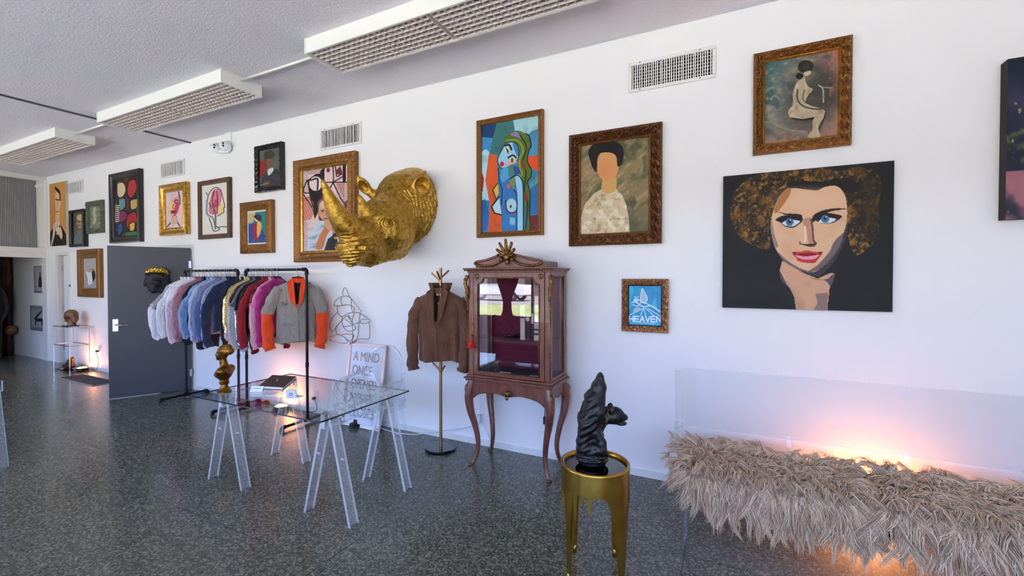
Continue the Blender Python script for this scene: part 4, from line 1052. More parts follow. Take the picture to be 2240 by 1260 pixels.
# ================================================================== FURNITURE
mat('cab_wood', rgb(132, 78, 60), 0.32, coat=0.25, var=rgb(98, 54, 42), vscale=9, stretch=(3, 3, 0.7), detail=6)
mat('ormolu', rgb(150, 106, 58), 0.36, 0.85, var=rgb(84, 56, 34), vscale=60, bump=0.4, bscale=90)
mat('mirror', rgb(222, 214, 220), 0.02, 1.0)
mat('velvet_dark', rgb(38, 26, 58), 0.8)
mat('tassel_red', rgb(206, 34, 40), 0.8)
clear_mat('cab_glass', (0.95, 0.90, 0.92), 0.9)
clear_mat('door_glass', (0.92, 0.90, 0.92), 1.6, 0.01, ior=1.9)
mat('wine_reflect_lining', rgb(104, 22, 48), 0.75)  # lining whose wine red also stands in for the sofa's reflection
clear_mat('shelf_glass', (0.88, 0.93, 0.92), 1.0)
clear_mat('acrylic', (0.955, 0.965, 0.97), 1.0, 0.03, haze=0.022)
clear_mat('acrylic_plank', (0.95, 0.96, 0.97), 1.0, 0.05, haze=0.13)
clear_mat('acrylic_edge', (0.9, 0.93, 0.95), 1.0, 0.1, haze=0.42, hazecol=(0.93, 0.95, 0.98))
clear_mat('table_glass', (0.90, 0.94, 0.93), 1.25, 0.01, ior=1.52)
mat('glass_edge', rgb(18, 24, 26), 0.1)

# ---------------------------------------------------------------- display cabinet
X0, X1, Y0, Y1 = -1.985, -1.235, 3.17, 3.545
CXm = (X0 + X1) / 2
cab = thing('display_cabinet', 'carved reddish wood display cabinet on cabriole legs with gilt mounts', 'cabinet', (CXm, (Y0 + Y1) / 2, 0))
for sx in (-1, 1):
    for sy in (-1, 1):
        cx = X0 + 0.025 if sx < 0 else X1 - 0.025
        cy = Y0 + 0.025 if sy < 0 else Y1 - 0.025
        def off(d, z): return (cx + sx * d, cy + sy * d * 0.8, z)
        path = bez([off(0, 0.74), off(0.012, 0.66), off(0.022, 0.58), off(0.008, 0.46), off(-0.022, 0.33), off(-0.040, 0.2), off(-0.032, 0.1), off(-0.008, 0.03), off(0.010, 0.0)], 5)
        n = len(path)
        rad = [np.interp(k / (n - 1), [0, 0.15, 0.3, 0.5, 0.75, 0.93, 1], [0.034, 0.042, 0.036, 0.025, 0.018, 0.015, 0.019]) for k in range(n)]
        lg = MB().tube(path, rad, 10).build('leg', 'cab_wood', cab, smooth=True)
        orn = MB()
        orn.tube([off(0.034 + 0.006 * math.sin(k), 0.70 - 0.028 * k) for k in range(7)], [0.010, 0.016, 0.013, 0.017, 0.012, 0.011, 0.005], 8)
        orn.build('knee_mount', 'ormolu', lg, smooth=True)
        orn = MB().ball(off(0.012, 0.012), (0.022, 0.022, 0.013), 10, 6).tube([np.array(p) + np.array([sx * 0.013, sy * 0.011, 0]) for p in path[18:]], 0.004, 6)
        orn.build('toe_mount', 'ormolu', lg, smooth=True)
# scalloped aprons under the body
def apron(a, b, fixed, axis, name):
    n = 24; poly = []
    for k in range(n + 1):
        u = k / n
        s_ = abs(2 * u - 1)
        z = 0.632 - 0.030 * math.cos(PI * min(1, (1 - s_) * 1.6)) * 0.5 + 0.02 * (s_ > 0.9) * 0 - 0.045 * max(0, s_ - 0.8) / 0.2 - 0.018 * math.exp(-((u - 0.5) / 0.09) ** 2)
        poly.append((a + (b - a) * u, z))
    poly += [(b, 0.735), (a, 0.735)]
    o = MB().prism(poly, fixed, fixed + 0.018, axis).build(name, 'cab_wood', cab)
    MB().tube([((q[0], fixed - 0.003, q[1] + 0.004) if axis == 'y' else (fixed + 0.018, q[0], q[1] + 0.004)) for q in poly[:n + 1]], 0.0035, 6).build('gilt_bead', 'ormolu', o, smooth=True)
    return o
ap = apron(X0 + 0.03, X1 - 0.03, Y0 + 0.004, 'y', 'front_apron')
apron(Y0 + 0.03, Y1 - 0.03, X1 - 0.022, 'x', 'side_apron')
apron(Y0 + 0.03, Y1 - 0.03, X0 + 0.004, 'x', 'side_apron')
mt = MB()
for k in range(7):
    a = PI * (k / 6)
    mt.tube(bez([(CXm, Y0 - 0.006, 0.665), (CXm + 0.03 * math.cos(a), Y0 - 0.018, 0.665 + 0.022 * math.sin(a)), (CXm + 0.055 * math.cos(a), Y0 - 0.010, 0.660 + 0.038 * math.sin(a) - 0.01)], 5), [0.009 * (1 - 0.06 * i) for i in range(11)], 6)
mt.ball((CXm, Y0 - 0.014, 0.660), (0.024, 0.014, 0.026), 12, 8).ball((CXm, Y0 - 0.010, 0.625), (0.016, 0.010, 0.018), 10, 6)
mt.build('gilt_mount', 'ormolu', ap, smooth=True)
# moulded base, posts, top
ld = MB()
for e, z0, z1 in ((0.018, 0.735, 0.750), (0.030, 0.750, 0.766), (0.012, 0.766, 0.785)):
    ld.box((X0 - e, Y0 - e, z0), (X1 + e, Y1 + 0.005, z1))
ld.build('base_moulding', 'cab_wood', cab, bevel=0.005)
ps = 0.05
for ax_ in (X0, X1 - ps):
    for ay in (Y0, Y1 - ps):
        p_ = MB().box((ax_, ay, 0.78), (ax_ + ps, ay + ps, 1.655)).build('corner_post', 'cab_wood', cab, bevel=0.008)
        if ay == Y0:
            g = MB(); ex = ax_ + ps / 2 + (0.026 if ax_ == X1 - ps else -0.026)
            g.tube(bez([(ex, Y0 - 0.004, 1.625), (ex + 0.014 * (1 if ax_ > CXm else -1), Y0 - 0.02, 1.57), (ex, Y0 - 0.012, 1.50), (ex - 0.003, Y0 - 0.004, 1.40), (ex, Y0 - 0.003, 1.33)], 5), [0.012 + 0.009 * math.sin(k * 1.3) ** 2 if k < 14 else 0.008 for k in range(21)], 8)
            g.tube([(ex, Y0 - 0.002, 1.33), (ex, Y0 - 0.002, 0.80)], 0.004, 6)
            g.build('gilt_mount', 'ormolu', p_, smooth=True)
tp = MB()
for e, z0, z1 in ((0.006, 1.650, 1.664), (0.022, 1.664, 1.676), (0.034, 1.676, 1.688)):
    tp.box((X0 - e, Y0 - e, z0), (X1 + e, Y1 + 0.005, z1))
top = tp.build('cornice', 'cab_wood', cab, bevel=0.004)
bd = MB()
for k in range(38):
    bd.ball((X0 - 0.02 + (X1 - X0 + 0.04) * k / 37, Y0 - 0.024, 1.668), 0.007, 6, 4)
bd.build('gilt_bead', 'ormolu', top, smooth=True)
# arched pediment
ar = [(X0 + 0.07, 1.688), (X0 + 0.07, 1.738), (X0 + 0.10, 1.745)] + [(X0 + 0.10 + (CXm - X0 - 0.10) * k / 10, 1.745 + 0.055 * (0.5 - 0.5 * math.cos(PI * k / 10))) for k in range(1, 11)]
ar = ar + [(2 * CXm - a, b) for a, b in reversed(ar[:-1])]
pd = MB().prism(ar, Y0 + 0.01, Y1 - 0.03).build('pediment', 'cab_wood', cab)
MB().tube([(a, Y0 + 0.004, b) for a, b in ar[1:-1]], 0.010, 8).build('pediment_moulding', 'cab_wood', pd, smooth=True)
ga = MB()
for s_ in (-1, 1):
    pth = bez([(CXm + s_ * 0.02, Y0 - 0.004, 1.770), (CXm + s_ * 0.10, Y0 - 0.010, 1.722), (CXm + s_ * 0.19, Y0 - 0.012, 1.704), (CXm + s_ * 0.28, Y0 - 0.008, 1.712), (CXm + s_ * 0.31, Y0 - 0.004, 1.735)], 6)
    ga.tube(pth, [0.006 + 0.006 * abs(math.sin(k * 1.7)) for k in range(len(pth))], 7)
ga.build('garland', 'ormolu', pd, smooth=True)
ct = MB()
for a, l in ((90, 0.13), (62, 0.12), (118, 0.12), (35, 0.10), (145, 0.10), (12, 0.075), (168, 0.075)):
    k = math.radians(a); dx, dz = math.cos(k), math.sin(k)
    pth = bez([(CXm, Y0 - 0.005, 1.775), (CXm + dx * l * 0.5, Y0 - 0.022, 1.775 + dz * l * 0.55), (CXm + dx * l * 0.95, Y0 - 0.030, 1.775 + dz * l), (CXm + dx * l * 0.85, Y0 - 0.045, 1.775 + dz * l * 1.05)], 5)
    ct.tube(pth, [np.interp(j, [0, 6, 11, 15], [0.010, 0.014, 0.011, 0.006]) for j in range(16)], 7)
ct.ball((CXm, Y0 - 0.02, 1.772), (0.03, 0.02, 0.03), 12, 8).ball((CXm - 0.05, Y0 - 0.012, 1.755), 0.018, 10, 6).ball((CXm + 0.05, Y0 - 0.012, 1.755), 0.018, 10, 6).ball((CXm, Y0 - 0.012, 1.74), (0.02, 0.012, 0.03), 10, 6)
ct.build('crest', 'ormolu', pd, smooth=True)
# lined back, floor, sides, shelf
MB().box((X0 + 0.03, Y1 - 0.012, 0.79), (X1 - 0.03, Y1 - 0.006, 1.65)).build('lined_back', 'wine_reflect_lining', cab)
MB().box((X0 + 0.01, Y1 - 0.004, 0.75), (X1 - 0.01, Y1 + 0.004, 1.66)).build('back_panel', 'cab_wood', cab)
MB().box((X0 + 0.04, Y0 + 0.04, 0.785), (X1 - 0.04, Y1 - 0.02, 0.797)).build('velvet_floor', 'velvet_dark', cab)
for ax_ in (X0 + 0.014, X1 - 0.018):
    s_ = MB().box((ax_, Y0 + ps, 0.80), (ax_ + 0.004, Y1 - ps, 1.64)).build('side_glass', 'cab_glass', cab)
    MB().box((ax_ - 0.01, Y0 + ps, 0.78), (ax_ + 0.014, Y1 - ps, 0.81)).box((ax_ - 0.01, Y0 + ps, 1.62), (ax_ + 0.014, Y1 - ps, 1.655)).build('side_rail', 'cab_wood', cab)
    MB().tube([(ax_ + 0.012, Y0 + ps + 0.006, 0.82), (ax_ + 0.012, Y1 - ps - 0.006, 0.82), (ax_ + 0.012, Y1 - ps - 0.006, 1.61), (ax_ + 0.012, Y0 + ps + 0.006, 1.61)], 0.004, 6, close=True).build('gilt_bead', 'ormolu', cab, smooth=True)
MB().box((X0 + 0.045, Y0 + 0.05, 1.090), (X1 - 0.045, Y1 - 0.02, 1.098)).build('glass_shelf', 'shelf_glass', cab)
# door: frame with notched upper corners, bead, rosettes, pane
dx0, dx1, dz0, dz1 = X0 + ps + 0.004, X1 - ps - 0.004, 0.79, 1.648
fw = 0.042
dm = MB()
dm.box((dx0, Y0 + 0.002, dz0), (dx0 + fw, Y0 + 0.026, dz1)).box((dx1 - fw, Y0 + 0.002, dz0), (dx1, Y0 + 0.026, dz1)).box((dx0 + fw, Y0 + 0.002, dz0), (dx1 - fw, Y0 + 0.026, dz0 + 0.03)).box((dx0 + fw, Y0 + 0.002, dz1 - fw), (dx1 - fw, Y0 + 0.026, dz1))
for s_, xx in ((1, dx0 + fw), (-1, dx1 - fw)):
    c_ = [(xx, dz1 - fw)] + [(xx + s_ * (0.052 * math.cos(a)), dz1 - fw - 0.052 * math.sin(a)) for a in np.linspace(0, PI / 2, 7)]
    dm.prism(c_, Y0 + 0.003, Y0 + 0.025)
dor = dm.build('door', 'cab_wood', cab)
bead = [(dx0 + fw, dz0 + 0.03), (dx1 - fw, dz0 + 0.03)] + [(dx1 - fw - 0.052 * math.cos(a), dz1 - fw - 0.052 * math.sin(a)) for a in np.linspace(PI / 2, 0, 6)][:0]
bead += [(dx1 - fw, dz1 - fw - 0.052)] + [(dx1 - fw - 0.052 * math.sin(a), dz1 - fw - 0.052 * math.cos(a)) for a in np.linspace(0.2, PI / 2, 5)]
bead += [(dx0 + fw + 0.052 * math.cos(a), dz1 - fw - 0.052 * math.sin(a)) for a in np.linspace(0, PI / 2, 5)]
MB().tube([(a, Y0 - 0.001, b) for a, b in bead], 0.0055, 6, close=True).build('gilt_bead', 'ormolu', dor, smooth=True)
MB().box((dx0 + 0.02, Y0 + 0.012, dz0 + 0.015), (dx1 - 0.02, Y0 + 0.016, dz1 - 0.02)).build('pane', 'door_glass', dor)
for xx in (dx0 + fw * 0.72, dx1 - fw * 0.72):
    MB().lathe([(0.0, 0.012), (0.009, 0.011), (0.011, 0.006), (0.016, 0.010), (0.022, 0.004), (0.023, 0.0)], 16).build('rosette', 'ormolu', dor, smooth=True, world=False)
    ro = dor.children[-1]; ro.location = Vector((xx, Y0 + 0.003, dz1 - fw * 0.75)) - wloc(dor); ro.rotation_euler = (math.radians(90), 0, 0)
kx, kz = X0 + 0.045, 1.10
es = MB().prism([(kx - 0.012, kz + 0.10), (kx, kz + 0.13), (kx + 0.012, kz + 0.10), (kx + 0.008, kz), (kx, kz - 0.03), (kx - 0.008, kz)], Y0 - 0.004, Y0 + 0.002).build('escutcheon', 'ormolu', dor)
MB().tube([(kx, Y0 - 0.03, kz + 0.02), (kx, Y0, kz + 0.02)], 0.005, 8).build('key', 'ormolu', dor)
ts = MB().ball((kx, Y0 - 0.03, kz - 0.03), 0.016, 10, 6)
for k in range(26):
    a = 2 * PI * k / 26
    ts.tube([(kx, Y0 - 0.03, kz - 0.025), (kx + 0.02 * math.cos(a), Y0 - 0.03 + 0.018 * math.sin(a), kz - 0.05), (kx + 0.03 * math.cos(a * 3), Y0 - 0.03 + 0.02 * math.sin(a), kz - 0.085)], [0.005, 0.004, 0.003], 5)
ts.tube([(kx, Y0 - 0.028, kz + 0.02), (kx, Y0 - 0.03, kz - 0.02)], 0.003, 5)
ts.build('tassel', 'tassel_red', dor)
# plug of the cabinet light hanging below
pl_ = thing('hanging_plug', 'black power plug hanging on its cord beneath the display cabinet', 'cord', (-1.42, 3.5, 0.3))
MB().tube(bez([(-1.42, 3.52, 0.74), (-1.418, 3.52, 0.55), (-1.423, 3.52, 0.40)], 6), 0.004, 6).build('cord', 'dark_rubber', pl_, smooth=True)
MB().box((-1.434, 3.508, 0.335), (-1.412, 3.532, 0.40)).box((-1.428, 3.519, 0.315), (-1.425, 3.521, 0.34)).box((-1.421, 3.519, 0.315), (-1.418, 3.521, 0.34)).build('plug', 'dark_rubber', pl_)
# white adapter and cable under the cabinet
wc = thing('white_cable', 'white power adapter and cable trailing along the wall to the coat stand', 'cord', (-2.1, 3.6, 0.2))
cxx, czz = OUT_B[0], OUT_B[2]
MB().box((cxx - 0.022, D - 0.055, czz - 0.045), (cxx + 0.022, D - 0.008, czz + 0.03)).build('adapter', 'cord_white', wc, bevel=0.006)
MB().tube(bez([(cxx, D - 0.04, czz - 0.04), (cxx - 0.06, D - 0.035, czz - 0.08), (cxx - 0.22, D - 0.03, 0.13), (cxx - 0.5, D - 0.04, 0.06), (cxx - 0.75, D - 0.10, 0.012), (cxx - 1.0, D - 0.12, 0.008), (cxx - 1.3, D - 0.06, 0.008)], 8), 0.0045, 6).build('cable', 'cord_white', wc, smooth=True)
MB().tube(bez([(cxx + 0.01, D - 0.04, czz + 0.02), (cxx + 0.005, D - 0.02, 0.55), (cxx + 0.03, D - 0.02, 0.8)], 6), 0.003, 6).tube(bez([(cxx + 0.02, D - 0.03, czz - 0.03), (cxx + 0.09, D - 0.02, 0.12), (cxx + 0.14, D - 0.03, 0.03)], 6), 0.003, 6).build('branch_cable', 'cord_white', wc, smooth=True)
# books and small things on the cabinet's glass shelf
mat('book_cream', rgb(222, 214, 196), 0.7); mat('book_maroon', rgb(96, 34, 40), 0.6); mat('book_black', rgb(30, 26, 28), 0.6); mat('book_white', rgb(216, 206, 192), 0.6); mat('paper', rgb(238, 234, 222), 0.8)
def book(x, w_, h_, d_, m, label, z=1.098, band=None, lean=0.0):
    t = thing('book', label, 'book', (x, 3.36, z), 'books on the cabinet shelf')
    y = 3.36
    MB().box((x, y - d_ / 2, z), (x + 0.003, y + d_ / 2, z + h_)).box((x + w_ - 0.003, y - d_ / 2, z), (x + w_, y + d_ / 2, z + h_)).box((x, y - d_ / 2 - 0.003, z), (x + w_, y - d_ / 2, z + h_)).build('cover', m, t)
    MB().box((x + 0.003, y - d_ / 2, z + 0.004), (x + w_ - 0.003, y + d_ / 2 - 0.004, z + h_ - 0.004)).build('pages', 'paper', t)
    if band:
        for a, b in band:
            MB().box((x + 0.002, y - d_ / 2 - 0.0045, z + h_ * a), (x + w_ - 0.002, y - d_ / 2 - 0.002, z + h_ * b)).build('spine_print', 'book_black' if m != 'book_black' else 'book_cream', t)
    t.rotation_euler = (0, lean, 0)
book(-1.535, 0.040, 0.285, 0.20, 'book_cream', 'tall cream book on the cabinet shelf, first of the row', band=[(0.62, 0.66)])
book(-1.490, 0.046, 0.295, 0.20, 'book_maroon', 'thick maroon book with round emblem on the cabinet shelf', band=[(0.08, 0.35), (0.75, 0.9)])
book(-1.440, 0.022, 0.27, 0.19, 'book_black', 'thin black book on the cabinet shelf', band=[(0.5, 0.8)])
book(-1.414, 0.066, 0.29, 0.19, 'book_white', 'wide white book with grey figure on the cabinet shelf', band=[(0.15, 0.20), (0.28, 0.32), (0.5, 0.53), (0.7, 0.8)])
MB().lathe([(0.0, 0.0), (0.018, 0.001), (0.018, 0.002), (0.0, 0.0025)], 20).build('emblem', 'book_cream', None)
em = bpy.data.objects['emblem']; bk = bpy.data.objects['book.001']; em.parent = bk; em.location = (0.023, -0.1045, 0.17); em.rotation_euler = (math.radians(90), 0, 0)
tr_ = thing('trinket_tray', 'low black tray of trinkets lying on the cabinet shelf', 'tray', (-1.62, 3.33, 1.098))
MB().box((-1.69, 3.27, 1.098), (-1.53, 3.42, 1.108)).build('tray', 'black_iron', tr_, bevel=0.003)
for k, (a, b) in enumerate(((-1.66, 3.30), (-1.62, 3.35), (-1.57, 3.31), (-1.60, 3.39))):
    MB().ball((a, b, 1.118), (0.016, 0.014, 0.012), 10, 6).build('trinket', 'black_gloss', tr_, smooth=True)
for k, (a, b, r_) in enumerate(((-1.70, 3.3, 0.2), (-1.42, 3.28, -0.3))):
    tag(MB().box((-0.05, -0.03, 0), (0.05, 0.03, 0.002)).build('card', 'paper'), ('white card lying on the velvet cabinet floor near the tassel side', 'white card lying on the velvet cabinet floor below the books')[k], 'card', 'cards in the cabinet').location = (a, b, 0.797)

# ---------------------------------------------------------------- dripping gold stool
mat('drip_gold', rgb(206, 164, 74), 0.24, 0.95, var=rgb(172, 128, 48), vscale=7)
SC = np.array([-0.648, 2.335]); SR = 0.185; SZ = 0.600
st = thing('drip_stool', 'round gold stool with dripping metal sides and black glass top', 'stool', (SC[0], SC[1], 0))
legs = [(-24, 0.0, 9, 46), (-123, 0.0, 6.5, 15), (146, 0.0, 7, 24), (66, 0.0, 7, 24)]
drips = [(-96, 0.425, 3.4, 7), (-82, 0.395, 3.4, 7), (-108, 0.265, 2.8, 6), (-9, 0.235, 3.0, 6), (14, 0.40, 3.4, 7), (22, 0.42, 3.2, 6), (100, 0.40, 3.2, 7), (120, 0.3, 3, 7), (-170, 0.38, 3.2, 7), (180, 0.30, 3, 7), (45, 0.36, 3, 7)]
def edge_z(th):
    z = 0.485
    for c, ze, w_, W_ in legs + drips:
        d = abs((th - c + 180) % 360 - 180)
        if d < w_ * 0.5: z = min(z, ze)
        elif d < W_:
            u = (d - w_ * 0.5) / (W_ - w_ * 0.5)
            z = min(z, ze + (0.485 - ze) * (1 - (1 - u) ** 3.2))
    return z
NT = 720
ths = [-180 + 360 * k / NT for k in range(NT)]
ez = [edge_z(t) for t in ths]
def srp(r, t, z): a = math.radians(t); return (SC[0] + r * math.cos(a), SC[1] + r * math.sin(a), z)
rs = []
for f in np.linspace(0, 1, 10):
    rs.append([srp(SR, t, SZ - 0.004 + (e - SZ + 0.004) * f) for t, e in zip(ths, ez)])
for f in np.linspace(1, 0, 6):
    rs.append([srp(SR - 0.013, t, SZ - 0.004 + (e - SZ + 0.004) * f) for t, e in zip(ths, ez)])
MB().rings(rs, close=True).build('dripping_band', 'drip_gold', st, smooth='auto')
MB().lathe([(SR - 0.016, SZ - 0.03), (SR - 0.016, SZ - 0.002), (SR - 0.008, SZ + 0.002), (SR + 0.001, SZ - 0.002), (SR + 0.001, SZ - 0.01)], 72, (SC[0], SC[1], 0), cap=False).build('rim', 'drip_gold', st, smooth=True)
for c, ze, w_, W_ in drips + [(a, 0.012, b, c_) for a, z_, b, c_ in legs]:
    rr = SR * math.radians(w_) * 0.5 * 1.25
    p_ = srp(SR - 0.0065, c, ze)
    MB().ball((p_[0], p_[1], ze + 0.012), (rr, rr, rr * 1.9), 12, 8).build('drop', 'drip_gold', st, smooth=True)
MB().lathe([(0.0, 0.56), (SR - 0.014, 0.56), (SR - 0.014, 0.582), (0.0, 0.583)], 64, (SC[0], SC[1], 0)).build('glass_top', 'black_gloss', st)

# ---------------------------------------------------------------- coat stand with jacket
mat('brass_pole', rgb(166, 128, 78), 0.28, 0.95)
px_, py_ = -2.405, 3.36
cs = thing('coat_stand', 'brass coat stand with angled pegs on round black base', 'coat stand', (px_, py_, 0))
MB().lathe([(0.0, 0), (0.145, 0.0), (0.148, 0.006), (0.148, 0.022), (0.143, 0.028), (0.0, 0.028)], 48, (px_, py_, 0)).build('base', 'black_gloss', cs, smooth='auto')
MB().cyl((px_, py_, 0.02), (px_, py_, 1.70), 0.0145, n=18).build('pole', 'brass_pole', cs, smooth='auto')
for a, z in ((200, 1.575), (-30, 0.72), (190, 0.735), (60, 1.60), (-76, 1.588)):
    k = math.radians(a)
    MB().cyl((px_, py_, z), (px_ + 0.085 * math.cos(k), py_ + 0.085 * math.sin(k), z + 0.075), 0.0085, n=10).build('peg', 'brass_pole', cs, smooth='auto')

# ---------------------------------------------------------------- glass table on acrylic trestles
def plank(mb, p0, p1, wy, th):
    """sloping board, wide along y"""
    p0 = np.array(p0, float); p1 = np.array(p1, float)
    d = p1 - p0; n = np.array([d[2], 0, -d[0]]); n = n / np.linalg.norm(n) * th / 2
    vs = []
    for p in (p0, p1):
        hz = n.copy()
        if abs(p[2]) < 0.01: hz = np.array([th / 2 * (1 if n[0] > 0 else -1) / abs(n[0] / np.linalg.norm(n)), 0, 0])
        for s_ in (-1, 1):
            for y in (-wy / 2, wy / 2):
                vs.append(p + hz * s_ + np.array([0, y, 0]))
    # order: p(-,-) p(-,+) p(+,-) p(+,+)
    mb.add(vs, [(0, 1, 5, 4), (2, 6, 7, 3)], 0)
    mb.add(vs, [(0, 4, 6, 2), (1, 3, 7, 5), (0, 2, 3, 1), (4, 5, 7, 6)], 1)
def trestle(cx, ya, yb, label):
    t = thing('acrylic_trestle', label, 'trestle', (cx, (ya + yb) / 2, 0), 'clear acrylic trestles')
    for y in (ya, yb):
        for s_ in (-1, 1):
            m_ = MB(); plank(m_, (cx + s_ * 0.21, y, 0.0), (cx + s_ * 0.028, y, 0.705), 0.072, 0.019)
            o = m_.build('leg', ['acrylic_plank', 'acrylic_edge'], t)
            MB().cyl((cx + s_ * 0.10, y - 0.0, 0.41), (cx + s_ * 0.125, y, 0.415), 0.007, n=10).build('screw', 'acrylic_edge', o)
    b_ = MB()
    b_.box((cx - 0.020, ya - 0.06, 0.615), (cx + 0.020, yb + 0.06, 0.708))
    b_.m = [1, 1, 1, 0, 1, 0]
    b_.build('ridge_bar', ['acrylic', 'acrylic_edge'], t)
    return t
trestle(-3.49, 2.065, 2.60, 'clear acrylic trestle under the table end with the gold bust')
trestle(-2.375, 2.065, 2.60, 'clear acrylic trestle under the table end by the clear chair')
trestle(-5.70, 1.06, 1.385, 'lone clear acrylic trestle standing out on the open floor')
TZ = 0.72
gt = MB().box((-3.635, 1.872, TZ - 0.010), (-2.245, 2.715, TZ)); gt.m = [0, 0, 1, 1, 1, 1]
tag(gt.build('glass_tabletop', ['table_glass', 'glass_edge']), 'rectangular clear glass tabletop resting on acrylic trestles', 'table')

# ---------------------------------------------------------------- clear armchair behind the table
def sheet(rows, th=0.006):
    """thin shell from a grid of points; edges get the edge material"""
    R = np.array(rows, float); a, b = R.shape[:2]
    du = np.gradient(R, axis=0); dv_ = np.gradient(R, axis=1)
    n = np.cross(du, dv_); n /= np.linalg.norm(n, axis=2, keepdims=True) + 1e-9
    V = np.concatenate([(R + n * th / 2).reshape(-1, 3), (R - n * th / 2).reshape(-1, 3)])
    i = np.arange(a * b).reshape(a, b); o = a * b
    mb = MB()
    F = []
    for p in range(a - 1):
        for q in range(b - 1):
            F.append((i[p, q], i[p + 1, q], i[p + 1, q + 1], i[p, q + 1])); F.append((o + i[p, q], o + i[p, q + 1], o + i[p + 1, q + 1], o + i[p + 1, q]))
    mb.add(V, F, 0)
    k = 0
    ring = list(i[0, :]) + list(i[1:, -1]) + list(i[-1, -2::-1]) + list(i[-2:0:-1, 0])
    mb.f += [(int(ring[j]), int(ring[(j + 1) % len(ring)]), int(o + ring[(j + 1) % len(ring)]), int(o + ring[j])) for j in range(len(ring))]
    mb.m += [1] * len(ring)
    return mb
chx, chy = -2.97, 3.03
ch = thing('clear_armchair', 'transparent round-backed armchair tucked behind the glass table', 'chair', (chx, chy, 0))
def cp(x, y, z): return (chx + x, chy + y, z)
AE = ['acrylic', 'acrylic_edge']
m_ = MB().box(cp(-0.235, -0.22, 0.435), cp(0.235, 0.23, 0.455)); m_.m = [0, 0, 1, 1, 1, 1]; m_.build('seat', AE, ch)
m_ = MB()
for a, b, c_, d in ((-0.235, -0.22, 0.235, -0.212), (-0.235, 0.222, 0.235, 0.23), (-0.235, -0.22, -0.227, 0.23), (0.227, -0.22, 0.235, 0.23)):
    m_.box(cp(a, b, 0.375), cp(c_, d, 0.437))
m_.build('apron', 'acrylic', ch)
for sx in (-1, 1):
    m_ = MB(); f_ = []
    m_.tube([cp(sx * 0.215, -0.20, 0.44), cp(sx * 0.215, -0.205, 0.22), cp(sx * 0.212, -0.21, 0.0)], [0.026, 0.022, 0.016], 4).build('leg', 'acrylic_edge' if False else 'acrylic', ch)
    m_ = MB().tube([cp(sx * 0.20, 0.20, 0.44), cp(sx * 0.20, 0.24, 0.2), cp(sx * 0.195, 0.29, 0.0)], [0.026, 0.022, 0.016], 4).build('leg', 'acrylic', ch)
rows = []
for k in range(11):                      # oval back, curved round the sitter
    v = k / 10; z = 0.47 + 0.47 * v
    hw = 0.235 * math.sqrt(max(0.02, 1 - ((v - 0.48) / 0.54) ** 2)) + 0.012
    rows.append([cp(hw * math.sin(u), 0.235 + 0.075 * v - 0.10 * (1 - math.cos(u)), z) for u in np.linspace(-1.5, 1.5, 13)])
sheet(rows, 0.008).build('backrest', AE, ch, smooth='auto')
for sx in (-1, 1):
    pth = bez([cp(sx * 0.225, 0.22, 0.70), cp(sx * 0.275, 0.10, 0.665), cp(sx * 0.275, -0.06, 0.655), cp(sx * 0.25, -0.16, 0.60), cp(sx * 0.235, -0.19, 0.44)], 5)
    sheet([[np.array(p) + np.array([sx * 0.0, 0, 0]) + np.array([-sx * d, 0, 0]) for d in (-0.022, 0, 0.022)] for p in pth], 0.012).build('armrest', AE, ch, smooth='auto')
    rows = [[cp(sx * 0.236, y, 0.455 + (0.2 - 0.02 * abs(y)) * v) for y in np.linspace(-0.17, 0.21, 6)] for v in (0, 0.5, 1)]
    sheet(rows, 0.005).build('side_panel', AE, ch)
# ---------------------------------------------------------------- leaning mirror-lettered sign
mat('letter_silver', rgb(124, 120, 122), 0.1, 1.0)
mat('sign_white', rgb(222, 223, 232), 0.4)
mat('mirror_silver', rgb(176, 172, 172), 0.12, 1.0)
sg = thing('leaning_sign', 'white mirror-framed sign with stencilled mirror lettering leaning on the wall', 'sign', (-3.535, 3.5, 0))
sx0, sx1, sh, yb_, yt_ = -3.80, -3.27, 0.885, 3.475, 3.60
ang = math.atan2(yt_ - yb_, sh)
def sp(x, z, d=0.0): return (x, yb_ + math.sin(ang) * z - math.cos(ang) * d, 0.004 + math.cos(ang) * z + math.sin(ang) * d)
def sbox(mb, x0, x1, z0, z1, d0, d1):
    vs = [sp(x, z, d) for d in (d0, d1) for x, z in ((x0, z0), (x1, z0), (x1, z1), (x0, z1))]
    return mb.add(vs, [(0, 3, 2, 1), (4, 5, 6, 7), (0, 1, 5, 4), (1, 2, 6, 5), (2, 3, 7, 6), (3, 0, 4, 7)])
sbox(MB(), sx0, sx1, 0, sh, 0.0, 0.012).build('panel', 'sign_white', sg)
fr = MB(); e = 0.03
sbox(fr, sx0 - 0.004, sx0 + e, 0, sh, -0.002, 0.020); sbox(fr, sx1 - e, sx1 + 0.004, 0, sh, -0.002, 0.020); sbox(fr, sx0, sx1, sh - e, sh + 0.004, -0.002, 0.020); sbox(fr, sx0, sx1, -0.004, e, -0.002, 0.020)
fr.build('mirror_frame', 'mirror_silver', sg)
for k, wd_ in enumerate(('A MIND', 'ONCE', 'OPENED', 'NEVER', 'CLOSES')):
    o = text_mesh('lettering', wd_, 0.155, 0.0012, 'letter_silver', sg)
    wdt = max(v.co.x for v in o.data.vertices)
    tgt = min(0.37, 0.072 * len(wd_))
    o.location = Vector(sp(sx0 + 0.075 + (0.0 if k else 0.0), sh - 0.19 - 0.148 * k, 0.0145)) - wloc(sg)
    o.rotation_euler = (math.radians(90) - ang, 0, 0)
    o.scale = (tgt / wdt, 0.95, 1)

